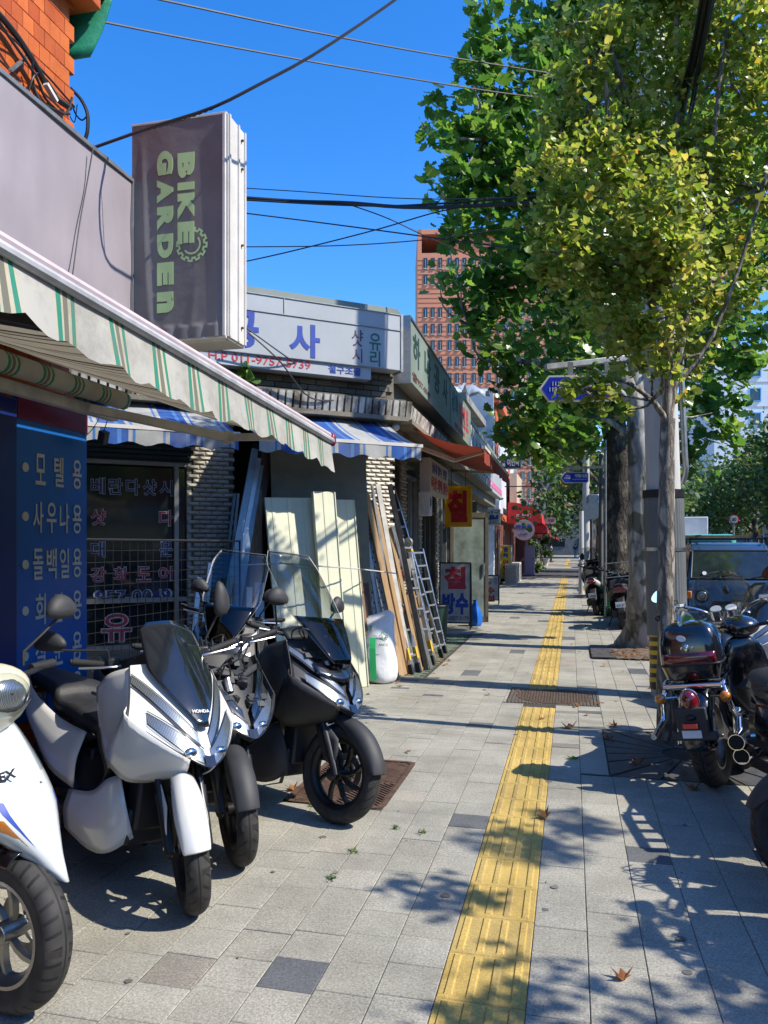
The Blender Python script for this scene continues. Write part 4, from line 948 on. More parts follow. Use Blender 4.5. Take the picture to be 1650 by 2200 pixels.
mb.build('frame', m_winf, t); mb = MB(); mb.box((.4, 0, 1.08), (.7, .012, 2.0)); mb.build('glass', mat('pale_reflecting_glass', (.14, .17, .15), .08, var=.5, scale=3, coat=1.), t); mb = MB(); mb.box((.7, -.04, 1.05), (.03, .03, .25)); mb.build('handle', m_alu, t)
# ------------------------------------------------------------ tower and the street beyond
def bbox_building(name, label, x0, x1, y0, y1, z1, m, cat='building', z0=0, group=None):
    t = thing(name, label, cat, ((x0 + x1) / 2, y0, 0), 0, group); mb = MB(); mb.box((0, (y1 - y0) / 2, (z0 + z1) / 2), (x1 - x0, y1 - y0, z1 - z0)); mb.build('wall', m, t, smooth=0); return t
# terracotta tower: face turned a little toward the sun
tw = thing('tower', 'tall terracotta apartment tower with rows of narrow dark windows behind the shops', 'tower', W(897, 1172, 130) * 1, R(90 - 77.5)); tw.location.z = 0
mb = MB(); mb.box((15, 9.0, 25.5), (30, 18, 51)); mb.box((.35, 9, 53), (.7, 18, 4)); mb.box((5.6, 9, 52), (1, 18, 2)); mb.box((15, 9, 54.6), (30, 18, .8)); mb.box((18, 9, 52), (24, 16, 4.4)); mb.build('wall', m_tower, tw, smooth=0)
mb = MB()
for k in range(62): mb.box((15, -.03, .8 * k + 1), (30.02, .06, .05))
tag(mb.build('panel_joints', m_tower_l, tw, smooth=0), kind='stuff')
wm = MB(); wm.box((0, .04, 0), (.62, .16, 1.7)); w0 = None
rows_ = [49.3 - 2.78 * k for k in range(17)]
for k, z in enumerate(rows_):
    if k == 2: continue
    for i in range(18):
        x = 1.35 + 1.25 * i + (.35 * (i // 3))
        if x > 29: continue
        if w0 is None: w0 = wm.build('window', m_glassv, tw, smooth=0); w0.location = (x, -.06, z); o = w0
        else: o = inst(w0, (x, -.06, z), tw)
fr = MB()
for k, z in enumerate(rows_):
    if k == 2: continue
    for i in range(18):
        x = 1.35 + 1.25 * i + (.35 * (i // 3))
        if x < 29: fr.box((x, -.1, z - .95), (.7, .16, .1)); fr.box((x, -.15, z - .2), (.05, .04, 1.5))
tag(fr.build('window_frames', m_frame_d, tw, smooth=0), kind='stuff')
# tarpaulin covered roof and hotel behind the shop row
t = thing('low_house', 'white stained gable wall with crumpled grey tarpaulins on its roof', 'house', (-4.5, 27.6, 0), 0)
mb = MB(); mb.box((-.3, .1, 3.2), (4.2, .2, 6.4)); mb.prism([(-2.4, 6.4), (1.8, 6.4), (1.8, 7.0), (-2.4, 6.7)], Matrix.Translation((0, .1, 0)), .2); mb.box((-1, 6, 3.1), (5.6, 11.6, 6.2)); mb.build('wall', m_white_w, t, smooth=0)
for z, y, w_ in ((6.75, -6.2, 4.2), (7.3, -3.0, 4.5)):
    mb = MB(); g = [[Vector((-2.6 + w_ * i / 22, y - .7 + 1.6 * j / 8, z - .9 + .12 * math.sin(i * 1.3 + j) + random.uniform(-.06, .06) - .25 * (j == 0) + .2 * j / 8)) for i in range(23)] for j in range(9)]; mb.grid(g); mb.build('tarpaulin', m_tarp, t, solid=.02, smooth=80)
mb = MB(); mb.box((-.5, -4.5, 5.55), (4.5, 5, .2)); mb.box((-.6, -2.5, 4.2), (4, 1, 2.6)); mb.build('flat_roof', m_wall_g, t, smooth=0)
ob = thing('orange_building', 'two storey orange brick inn building beyond the low shop row', 'building', (-2.9, 28, 0), 0)
mb = MB(); mb.box((-2, 6, 4.6), (4.0, 12, 4.2)); mb.box((.1, .6, 5.6), (.25, 1.1, 2.6)); mb.box((.1, 6.5, 4.9), (.25, 1.1, 3.6)); mb.box((-1.9, 6, 6.8), (4.6, 12.6, .3)); mb.box((.1, 6, 2.6), (.5, 12, .25)); mb.build('wall', m_brick_o, ob, smooth=0)
for y in (2.6, 4.6, 8.6, 10.6): mb = MB(); mb.box((.015, y, 5.3), (.06, 1.1, 1.5)); q = mb.build('window', m_glassv, ob, smooth=0); mb = MB(); mb.box((.05, y, 5.3), (.04, .05, 1.5)); mb.box((.05, y, 4.53), (.08, 1.2, .06)); mb.build('frame', m_inkw, q)
mb = MB(); mb.box((-1.95, 6, 1.25), (4.3, 12, 2.5)); mb.build('ground_floor_wall', m_brick_r, ob, smooth=0)
mb = MB(); bk = MB()
for iz in range(28):
    for iy in range(50): bk.box((.205, .12 + .24 * iy + (.12 if iz % 2 else 0), .06 + .088 * iz), (.02, .225, .075))
tag(bk.build('brickwork', m_brick_r, ob, smooth=0), kind='stuff')
for y in (1.2, 3.9, 7.6): mb = MB(); mb.box((.23, y, 1.1), (.05, .9, 2.1)); mb.build('door', m_winf, ob, bevel=.01)
bd = thing('beige_signboard', 'beige fascia board lettered in faint blue above the red dome awning', 'signboard', (-2.3, 33.2, 2.9), R(90)); mb = MB(); mb.box((2, .1, .85), (4.2, .3, 1.7)); mb.build('panel', m_beige, bd, smooth=0)
write(bd, [(c, .6 + 1.0 * i, .85, .6, .8, .03) for i, c in enumerate('식당')], m_inkb); write(bd, [(c, 2.3 + .8 * i, .85, .5, .8, .03) for i, c in enumerate('한식당')], m_inkr, name='red_lettering')
def dome(label, y0, y1, z, out, m):
    t = thing('dome_awning', label, 'awning', (-2.5, y0, z), 0, 'red awnings'); mb = MB(); g = []
    for j in range(21):
        y = (y1 - y0) * j / 20; g.append([Vector((out * math.sin(a), y, .62 * math.cos(a) - .1)) for a in [PI / 2 * k / 8 for k in range(9)]] + [Vector((out + .01, y, -.32 + .03 * math.sin(j * 2)))])
    mb.grid(g); mb.build('canopy_cloth', m, t, smooth=60); mb = MB()
    for y in (0, y1 - y0): mb.add([(0, y, .52)] + [(out * math.sin(a), y, .62 * math.cos(a) - .1) for a in [PI / 2 * k / 8 for k in range(1, 9)]] + [(out, y, -.32), (0, y, -.32)], [tuple(range(11))])
    mb.build('end_cloth', m, t, smooth=0); return t
t = dome('crimson dome awning with small white lettering over the brick front', 31.5, 35.8, 2.75, 1.35, m_redcl)
write2 = MB(); put_text(write2, '머뭄옥', (.65, -.012, -.02), X_, Z_, .6, .14, .02, .004); write2.build('lettering', m_inkw, t, smooth=0)
dome('smaller bright red awning over the pink wall', 38.5, 42.5, 2.45, 1.3, m_redcl)
t = thing('round_sign', 'round lavender sign lettered 머뭄옥 hanging under the crimson awning', 'sign', (-1.85, 31.4, 2.15)); mb = MB(); mb.cyl((0, -.03, 0), (0, .03, 0), .42, n=32); mb.build('disc', m_lav, t, smooth=40)
mb = MB(); put_text(mb, '머뭄옥', (0, -.035, .12), X_, Z_, .66, .2, .04, .004); put_text(mb, 'Cafe', (0, -.035, -.15), X_, Z_, .3, .1, .0, .004); mb.build('lettering', m_inkb, t, smooth=0)
pw_ = bbox_building('pink_shop', 'pink rendered shop front with a climbing plant beside it', -6, -2.3, 40.2, 45, 3.3, m_pinkw); mb = MB(); mb.box((1.86, 3.2, 1.1), (.05, 1.0, 2.2)); mb.build('door', m_winf, pw_)
# rest of the row
rs = random.Random(3); y = 45.2; cols_ = [m_wall_g, m_white_w, m_beige, m_brick_r, m_wall_g, m_brick_o]; k = 0
kinds = ['grey', 'pale', 'beige', 'dark brick', 'dull grey', 'orange brick']; places = ['next to the pink shop', 'second beyond the pink shop', 'third beyond the pink shop', 'fourth beyond the pink shop', 'fifth beyond the pink shop', 'sixth beyond the pink shop', 'seventh beyond the pink shop', 'eighth beyond the pink shop', 'last before the end of the street', 'closing the street end']
while y < 118:
    L_ = rs.uniform(6, 9); h = rs.choice([3.4, 4.2, 6.4, 5.0]); i = k % 6
    b = bbox_building('row_building', f'{kinds[i]} low building with awning and signboards, {places[min(k, 9)]}', -8, -2.4 - rs.uniform(0, .3), y, y + L_ - .1, h, cols_[i], group='buildings down the street')
    hw_ = (8 - 2.5) / 2
    mb = MB(); mb.box((hw_ + .1, L_ / 2, 2.9), (.3, L_ - .6, .7)); mb.build('signboard', rs.choice([m_frame_w, m_beige, m_blue_s, m_yellow, m_sign_g]), b, smooth=0)
    for j in range(3): mb = MB(); mb.box((hw_ + .05, L_ * (j + .5) / 3, 1.2), (.06, L_ / 3 - .4, 2.2)); mb.build('shopfront', m_win, b, smooth=0)
    mb = MB(); mb.grid([[(hw_ + .1, .4 + (L_ - .8) * q / 8, 2.6) for q in range(9)], [(hw_ + 1.2, .4 + (L_ - .8) * q / 8, 2.25) for q in range(9)], [(hw_ + 1.21, .4 + (L_ - .8) * q / 8, 2.08) for q in range(9)]]); mb.build('awning', rs.choice([m_redcl, m_bawn, m_black_m, m_redawn]), b, solid=.01, smooth=0)
    if h > 4.5:
        for j in range(3): mb = MB(); mb.box((hw_ + .02, L_ * (j + .5) / 3, h - 1.3), (.06, 1.2, 1.2)); mb.build('window', m_glassv, b, smooth=0)
    y += L_; k += 1
def vsign(label, px0, px1, py0, py1, zc, m, items, mink, th=.18, cat='sign', frame=m_frame_w, name='projecting_sign'):
    a = W(px0, py1, zc); b = W(px1, py1, zc / 1.0); wd = (px1 - px0) * zc / 1650 / .972; h = (py1 - py0) * zc / 1650
    t = thing(name, label, cat, a, 0); mb = MB(); mb.box((wd / 2, th / 2, h / 2), (wd, th, h)); mb.build('panel', m, t, smooth=0, bevel=.01)
    mb = MB()
    for z in (0, h): mb.box((wd / 2, th / 2, z), (wd + .04, th + .02, .04))
    for x in (0, wd): mb.box((x, th / 2, h / 2), (.04, th + .02, h))
    mb.build('frame', frame, t, smooth=0)
    write(t, [(s, wd * x, h * z, wd * w_, h * h_, bo) for s, x, z, w_, h_, bo in items], mink, -.012)
    return t, wd, h
vsign('dark blue box sign lettered 충북여인숙 high on the orange building', 1076, 1117, 981, 1007, 30, mat('deep_blue_sign', (.01, .03, .12), .4), [('여인숙', .62, .5, .62, .62, .04), ('충', .15, .7, .16, .32, .04), ('북', .15, .3, .16, .32, .04)], m_inkw, frame=m_alu_g)
t, wd, h = vsign('lemon yellow upright sign lettered 충북여인숙 on the pavement beside the air conditioners', 1075, 1097, 1172, 1243, 30, m_yellow2, [('충', .5, .88, .5, .15, .04), ('북', .5, .7, .5, .15, .04)], m_inkb, .3, name='standing_sign')
write(t, [('여', wd * .5, h * .5, wd * .5, h * .13, .04), ('인', wd * .5, h * .32, wd * .5, h * .13, .04), ('숙', wd * .5, h * .14, wd * .5, h * .13, .04)], m_inkr, -.012, name='red_lettering'); mb = MB(); mb.box((wd / 2, .15, -.06), (wd * .9, .35, .12)); mb.build('base', m_dk, t)
vsign('white vertical sign lettered 백합 in blue with a small flower', 1146, 1170, 1083, 1121, 38, m_frame_w, [('백', .5, .6, .5, .26, .05), ('합', .5, .22, .5, .26, .05), ('⚘', .65, .86, .3, .18, .03)], m_inkb)
vsign('small yellow shop sign under the white 백합 sign', 1172, 1192, 1113, 1124, 44, m_beige, [('식당', .5, .5, .7, .6, .04)], m_inkr)
vsign('white box sign overhanging farther down the row', 1192, 1202, 1128, 1148, 60, m_frame_w, [('약', .5, .7, .6, .3, .04), ('국', .5, .3, .6, .3, .04)], m_inkr)
t, wd, h = vsign('yellow hanging sign with large red 칠', 958, 1010, 1047, 1130, 14.3, m_yellow, [('칠', .47, .5, .8, .82, .05)], mat('sign_red', (.48, .01, .03), .45), .03, frame=m_yellow, name='hanging_sign')
mb = MB(); mb.bar((.1, .02, h), (.1, .02, h + .45), .01); mb.bar((wd - .1, .02, h), (wd - .1, .02, h + .3), .01); mb.build('hanger', m_dk, t)
t, wd, h = vsign('blue and white sign lettered 구두 수선전문 over the shoe repair shop', 1042, 1071, 1096, 1127, 18.5, m_blue_s, [('구두', .5, .72, .9, .42, .05), ('수선전문', .6, .22, .75, .32, .04)], m_inkw)
t = thing('shop_sign', 'white sign with blue and red waterproofing words under the red brown awning', 'sign', S(11.15, 2.32, .12), R(91)); mb = MB(); mb.box((.95, .08, .25), (1.9, .16, .5)); mb.build('panel', m_frame_w, t, smooth=0, bevel=.006)
write(t, [('실내 방수 전문', .95, .37, 1.6, .16, .02)], m_inkb); write(t, [('옥상 외벽 방수', .95, .14, 1.75, .2, .04)], m_inkr, name='red_lettering')
# pavement boards
def a_board(label, pl, pr, pt, pb_, items, cols, w_frame=.02):
    a = G(pl, pb_); zc = 1.52 * 1650 / (pb_ - 1172); wd = (pr - pl) * zc / 1650; h = (pb_ - pt) * zc / 1650
    t = thing('pavement_board', label, 'sign board', a, R(YAW - 10)); mb = MB(); Mt = Matrix.Rotation(R(-6), 4, 'X'); mb.T = Mt; mb.box((wd / 2, 0, h / 2 + .06), (wd, .03, h - .14)); mb.build('panel', m_frame_d, t, smooth=0, bevel=.003)
    mb = MB(Mt)
    for x in (0, wd): mb.box((x, 0, h / 2), (.025, .04, h))
    for z in (.12, h): mb.box((wd / 2, 0, z), (wd, .04, .025))
    mb.T = Matrix.Translation((0, .42, 0)) @ Matrix.Rotation(R(12), 4, 'X')
    for x in (0, wd): mb.box((x, 0, h * .48), (.025, .03, h * .98))
    mb.build('frame', m_dk, t)
    for (its, m) in zip(items, cols):
        mb = MB(Mt)
        for s, x, z, w_, hh, bo in its: put_text(mb, s, (wd * x, -.018, h * z), X_, Z_, wd * w_, h * hh, bo, .003)
        mb.build('lettering', m, t, smooth=0)
    return t
a_board('white pavement board lettered 칠 in red and 방수 in blue with a phone number', 944, 1010, 1209, 1352, [[('칠', .5, .775, .72, .34, .05)], [('방', .3, .385, .42, .32, .06), ('수', .73, .385, .42, .32, .06)], [('010-3827-5179', .5, .17, .88, .06, .01)]], [m_inkr, m_inkb, mat('maroon_number', (.16, .03, .04), .6)])
a_board('grey pavement board for zip and bag repairs lettered 수선 in red', 1043, 1071, 1236, 1299, [[('수', .4, .48, .6, .24, .05), ('선', .4, .22, .6, .24, .05)], [('가', .35, .86, .22, .1, .02), ('방', .35, .74, .22, .1, .02), ('지', .75, .86, .22, .1, .02), ('크', .75, .74, .22, .1, .02)]], [m_inkr, m_inkb])
# odds and ends by the shops
t = thing('blue_bag', 'blue plastic bag slumped behind the red and white pavement board', 'bag', G(1017, 1348) + Vector((0, .3, 0))); mb = MB(); g = [[Vector((math.cos(2 * PI * k / 16) * rr * (1 + .15 * math.sin(3 * k)), math.sin(2 * PI * k / 16) * rr * (1 + .15 * math.sin(5 * k)), z)) for k in range(16)] for rr, z in ((.01, 0), (.11, .01), (.14, .1), (.12, .22), (.08, .34), (.03, .45), (.05, .5))]; mb.grid(g, closed=True); mb.build('bag_body', mat('blue_plastic', (.01, .12, .5), .35, bump=.6, bscale=12), t, smooth=50)
t = thing('paint_pails', 'stack of pale paint pails with a turquoise lid', 'pails', G(1027, 1330) + Vector((0, .35, 0)))
for z in (0, .16, .32): mb = MB(); mb.cyl((0, 0, z), (0, 0, z + .15), .12, .135, 20); mb.build('pail', m_frame_w, t, bevel=.006)
mb = MB(); mb.cyl((0, 0, .47), (0, 0, .5), .145, n=20); mb.build('lid', mat('turquoise', (.1, .42, .5), .4), t)
for i, (x, lab) in enumerate(((0, 'louvred air conditioner unit nearest the yellow standing sign'), (.0, 'second louvred air conditioner unit behind the first'))):
    t = thing('air_conditioner', lab, 'air conditioner', G(1112 + 7 * i, 1256 - 7 * i) + Vector((-.25, .2, 0)), 0, 'air conditioner units'); mb = MB(); mb.box((0, 0, .4), (.45, .9, .8)); mb.build('casing', m_frame_d, t, bevel=.015); mb = MB()
    for k in range(11): mb.box((0, -.46, .1 + .06 * k), (.4, .02, .03)); mb.box((.235, 0, .1 + .06 * k), (.02, .8, .03))
    mb.build('louvre_slats', m_alu_g, t)
t = thing('cabinet', 'lavender metal cabinet standing by the wall before the climbing plant', 'cabinet', G(1137, 1237), 0); mb = MB(); mb.box((0, .3, .78), (.5, .5, 1.5)); mb.build('case', m_lav, t, bevel=.01); mb = MB(); mb.box((0, .045, .78), (.44, .012, 1.4)); mb.build('door', m_lav, t); mb = MB(); mb.box((.18, .03, .85), (.02, .03, .12)); mb.build('handle', m_dk, t)
# people
def person(label, loc, rz, sex, shirt, pants, pose='walk', h=1.68):
    t = thing('person', label, 'person', loc, rz, None); s = h / 1.7
    J = dict(pel=(0, 0, .95), wa=(0, .01, 1.1), ch=(0, .0, 1.32), nk=(0, .02, 1.48), hd=(0, .0, 1.60), tp=(0, .0, 1.68), sl=(-.18, 0, 1.42), el=(-.23, .05, 1.14), wl=(-.2, -.06, .92), hl=(-.2, -.09, .83), sr=(.18, 0, 1.42), er=(.24, -.02, 1.14), wr=(.24, .04, .9), hr=(.24, .05, .82),
             kl=(-.09, -.1, .52), al=(-.09, .0, .1), tl=(-.09, -.16, .04), kr=(.09, -.02, .52), ar=(.1, .16, .12), tr=(.1, .04, .03), hpl=(-.09, 0, .9), hpr=(.09, 0, .9))
    if pose == 'stand': J.update(kl=(-.09, -.02, .5), al=(-.09, .03, .08), tl=(-.1, -.12, .03), kr=(.09, -.02, .5), ar=(.09, .03, .08), tr=(.1, -.12, .03), wl=(-.1, -.2, 1.05), hl=(-.03, -.24, 1.07))
    E_ = [('pel', 'wa'), ('wa', 'ch'), ('ch', 'nk'), ('nk', 'hd'), ('hd', 'tp'), ('ch', 'sl'), ('sl', 'el'), ('el', 'wl'), ('wl', 'hl'), ('ch', 'sr'), ('sr', 'er'), ('er', 'wr'), ('wr', 'hr'), ('pel', 'hpl'), ('hpl', 'kl'), ('kl', 'al'), ('al', 'tl'), ('pel', 'hpr'), ('hpr', 'kr'), ('kr', 'ar'), ('ar', 'tr')]
    rad = dict(pel=(.15, .11), wa=(.13, .1), ch=(.16, .11), nk=.055, hd=.085, tp=.07, sl=.06, el=.045, wl=.033, hl=.04, sr=.06, er=.045, wr=.033, hr=.04, hpl=.09, kl=.06, al=.042, tl=.035, hpr=.09, kr=.06, ar=.042, tr=.035)
    def skin(name, keys, grow, m, parent):
        ks = [k for k in J if k in keys]; me = bpy.data.meshes.new(name); me.from_pydata([Vector(J[k]) * s for k in ks], [(ks.index(a), ks.index(b)) for a, b in E_ if a in keys and b in keys], []); o = bpy.data.objects.new(name, me); C.objects.link(o); o.parent = parent; me.materials.append(m)
        o.modifiers.new('skin', 'SKIN'); 
        for i, k in enumerate(ks):
            r_ = rad[k]; r_ = r_ if isinstance(r_, tuple) else (r_, r_); me.skin_vertices[0].data[i].radius = ((r_[0] + grow) * s, (r_[1] + grow) * s); me.skin_vertices[0].data[i].use_root = (i == 0)
        sb = o.modifiers.new('sub', 'SUBSURF'); sb.levels = sb.render_levels = 2; me.polygons.foreach_set('use_smooth', [True] * len(me.polygons)); return o
    b = skin('body', set(J), 0, m_skin, t); skin('shirt', {'pel', 'wa', 'ch', 'sl', 'el', 'sr', 'er'}, .018, shirt, t); skin('trousers', {'pel', 'hpl', 'kl', 'al', 'hpr', 'kr', 'ar'}, .016, pants, t)
    mb = MB(); mb.ell((0, .02 * s, 1.645 * s), (.095 * s, .105 * s, .09 * s)); mb.build('hair', m_hair, t)
    mb = MB()
    for k in ('tl', 'tr'): p = Vector(J[k]) * s; mb.ell((p.x, p.y + .06, p.z + .02), (.05, .13, .045))
    mb.build('shoes', m_black, t); return t
person('person in a black top and pale grey trousers walking on the far pavement', G(1236, 1199), R(10), 0, m_cloth_k, m_cloth_g, 'walk', 1.7)
person('person in a blue grey top and dark trousers standing by the shop plants at left', G(1184, 1208), R(70), 0, m_cloth_b, m_cloth_k, 'stand', 1.62)
# across the road
wb0 = W(1528, 1172, 85); t = thing('white_building', 'white apartment building with sky blue window frames behind the trees across the road', 'building', (wb0.x, wb0.y, 0), R(8)); mb = MB(); mb.box((8, 6, 11.5), (16, 12, 23)); mb.box((1.5, -.6, 11.3), (3.2, 1.4, 22.6)); mb.build('wall', m_bluewh, t, smooth=0)
for z in (4.6, 7.3, 10.0, 12.7, 15.4, 18.1, 20.8):
    for x in (4.6, 7.4, 10.2, 13.0):
        f_ = -1.31 if x < 3.1 else -.01
        mb = MB(); mb.box((x, f_, z), (1.1, .08, 1.3)); q = mb.build('window', m_glassv, t, smooth=0); mb = MB()
        for a, b_, c_, d_ in ((0, .7, 1.3, .12), (0, -.7, 1.3, .1), (.6, 0, .1, 1.4), (-.6, 0, .1, 1.4)): mb.box((x + a, f_ - .08, z + b_), (c_, .16, d_))
        mb.build('frame', m_bltrim, q, smooth=0)
mb = MB()
for z in (6, 8.7, 11.4, 14.1, 16.8, 19.5): mb.box((9.6, -.02, z), (12, .06, .12))
mb.build('floor_band', m_sign_g, t)
rs = random.Random(5); y = 18; k = 0; pl = ['opposite the blue van', 'second across the road', 'third across the road', 'fourth across the road', 'fifth across the road', 'sixth across the road', 'seventh across the road', 'eighth across the road', 'ninth across the road', 'farthest across the road', 'closing the far side', 'at the far bend']
while y < 120:
    L_ = rs.uniform(7, 11); h = rs.choice([4, 5.5, 6.5]); i = k % 6; b = bbox_building('row_building', f'{kinds[i]} shop building behind street trees, {pl[min(k, 11)]}', 17.2, 25, y, y + L_ - .1, h, cols_[(k + 1) % 6], group='buildings across the road')
    mb = MB(); mb.box((-4.0, L_ / 2, 3), (.3, L_ - .8, .8)); mb.build('signboard', rs.choice([m_redcl, m_beige, m_blue_s, m_yellow]), b, smooth=0); mb = MB(); mb.box((-3.95, L_ / 2, 1.3), (.1, L_ - 1, 2.3)); mb.build('shopfront', m_win, b, smooth=0); y += L_; k += 1
# opposite and behind the camera: only seen as reflections in glass and chrome
y = -42; k = 0; pb2 = ['farthest behind the camera', 'behind the camera', 'opposite the striped awning', 'opposite the tiled building', 'opposite the workshop', 'opposite the cruiser', 'opposite the plane trees', 'next before the trees']
while y < 17:
    L_ = rs.uniform(7.5, 9); h = rs.choice([5.5, 7, 8.5]); i = (k + 2) % 6; b = bbox_building('row_building', f'{kinds[i]} shop building across the road, {pb2[min(k, 7)]}', 17.2, 25, y, y + L_ - .1, h, cols_[i], group='buildings across the road')
    mb = MB(); mb.box((-4.0, L_ / 2, 3), (.3, L_ - .8, .8)); mb.build('signboard', rs.choice([m_redcl, m_beige, m_blue_s, m_yellow]), b, smooth=0); mb = MB(); mb.box((-3.95, L_ / 2, 1.3), (.1, L_ - 1, 2.3)); mb.build('shopfront', m_win, b, smooth=0); y += L_; k += 1
b = bbox_building('row_building', 'grey building behind the camera closing the street', -8, 30, -60, -48, 9, m_wall_g)
t = bbox_building('end_building', 'grey building closing the far end of the street', -6, 30, 128, 140, 9, m_wall_g)
for x in range(-14, 16, 4):
    for z in (2, 5, 7.6): mb = MB(); mb.box((x, -.02, z), (2, .06, 1.3)); mb.build('window', m_glassv, t, smooth=0)
# ------------------------------------------------------------ trees
FAN = [(0, 0, 0), (-.30, .42, .05), (-.52, .62, .12), (-.36, .84, .10), (-.1, .93, .02), (0, .80, -.02), (.1, .93, .02), (.36, .84, .10), (.52, .62, .12), (.30, .42, .05)]
FAN_F = [(0, 5, 4, 3, 2, 1), (0, 9, 8, 7, 6, 5)]
PLN = [(0, 0, 0), (.14, .12, .0), (.50, .10, .07), (.48, .30, .03), (.66, .50, .10), (.46, .56, .03), (.34, .78, .05), (.16, .76, .01), (0, 1.0, .11), (-.16, .76, .01), (-.34, .78, .05), (-.46, .56, .03), (-.66, .50, .10), (-.48, .30, .03), (-.50, .10, .07), (-.14, .12, 0)]
PLN_F = [(0, 1, 2, 3), (0, 3, 4, 5), (0, 5, 6, 7), (0, 7, 8, 9), (0, 9, 10, 11), (0, 11, 12, 13), (0, 13, 14, 15)]
QD = [(0, 0, 0), (.42, .35, .08), (.30, .8, .02), (0, 1, .05), (-.30, .8, .02), (-.42, .35, .08)]; QD_F = [(0, 1, 2, 3), (0, 3, 4, 5)]
def frames(n, droop):
    """random leaf frames: normals mostly outward-up, tips hanging"""
    nz = rng.normal(size=(n, 3)); nz[:, 2] = np.abs(nz[:, 2]) * .8 + .45; nz[:, 0] += .45; nz[:, 1] -= .25; nz /= np.linalg.norm(nz, axis=1)[:, None]
    yv = rng.normal(size=(n, 3)); yv[:, 2] -= droop; yv -= nz * np.sum(yv * nz, 1)[:, None]; yv /= np.linalg.norm(yv, axis=1)[:, None]
    xv = np.cross(yv, nz); return np.stack([xv, yv, nz], axis=2)      # columns
def crown_points(clumps, total, gap=.0):
    cl = np.array(clumps, dtype=float); wgt = cl[:, 3] ** 2.2; cnt = np.maximum(4, (wgt / wgt.sum() * total).astype(int)); P = []
    for (x, y, z, r), c in zip(cl, cnt):
        k = max(3, int(4 + 9 * r)); cen = rng.normal(size=(k, 3)); cen /= np.linalg.norm(cen, axis=1)[:, None]; cen *= r * rng.uniform(.55, .98, size=(k, 1)); cen[:, 2] *= .9
        idx = rng.integers(0, k, c); p = cen[idx] + rng.normal(size=(c, 3)) * np.minimum(r * .24, .2 + .08 * r); P.append(p + (x, y, z))
    return np.concatenate(P)
def leaves_mesh(name, P, size, tpl, tf, m, parent, droop=.8, kind='stuff'):
    n = len(P); F = frames(n, droop); s = size * rng.uniform(.6, 1.25, size=n); T = np.array(tpl); k = len(T)
    V = np.einsum('nij,kj->nki', F, T) * s[:, None, None] + P[:, None, :]; V = V.reshape(-1, 3)
    me = bpy.data.meshes.new(name); nf = len(tf); lens = np.array([len(f) for f in tf]); flat = np.concatenate([np.array(f) for f in tf])
    me.vertices.add(n * k); me.vertices.foreach_set('co', V.astype(np.float32).ravel())
    L_ = (flat[None, :] + (np.arange(n) * k)[:, None]).ravel().astype(np.int32); me.loops.add(len(L_)); me.loops.foreach_set('vertex_index', L_)
    tot = np.tile(lens, n); st = np.concatenate([[0], np.cumsum(tot)[:-1]]).astype(np.int32); me.polygons.add(n * nf); me.polygons.foreach_set('loop_start', st); me.update(calc_edges=True); me.materials.append(m)
    o = bpy.data.objects.new(name, me); C.objects.link(o); o.parent = parent; return tag(o, kind=kind)
def leaf_parts(P, size, tpl, tf, m, parent, origin, n=300, droop=.8):
    """the leaves that show largest: objects of their own"""
    d = [(FX.x * p[0] + FX.y * p[1], i) for i, p in enumerate(P)]; d = [(a, i) for a, i in d if (lambda q: q and 0 < q[0] < 1650 and 0 < q[1] < 1150)(px_of(P[i][0], P[i][1], P[i][2]))]; d.sort(); sel = [i for a, i in d[:n * 2]][::2] if len(d) > 2 * n else [i for a, i in d[:n]]
    F = frames(len(sel), droop); mb = MB(); mb.add([(x, y, z) for x, y, z in tpl], tf); o0 = None
    for q, i in enumerate(sel):
        M = Matrix([[float(F[q][a][b]) for b in range(3)] for a in range(3)]); s = size * random.uniform(.7, 1.25); loc = Vector([float(v) for v in P[i]]) - origin
        if o0 is None: o0 = mb.build('leaf', m, parent, smooth=0); o = o0
        else: o = inst(o0, loc, parent)
        o.location = loc; o.rotation_euler = M.to_euler(); o.scale = (s, s, s)
    return set(sel)
def trunk(mb, pts, radii, n=18, flare=0., wob=.06):
    P = crv(pts, max(12, len(pts) * 5)); m = len(P); rs_ = np.interp(np.linspace(0, 1, m), np.linspace(0, 1, len(radii)), radii); o = len(mb.v); mb.tube(P, list(rs_), n)
    for i in range(m):
        for k in range(n):
            v = mb.v[o + i * n + k]; c = mb.T @ P[i]; a = 2 * PI * k / n; h = P[i].z - P[0].z
            f = 1 + wob * math.sin(3 * a + 1.5 * i) + wob * .6 * math.sin(5 * a - i) + (flare * max(0, 1 - h / .5) ** 2 * (1 + .35 * math.sin(4 * a + 1)) if flare else 0); mb.v[o + i * n + k] = c + (v - c) * f
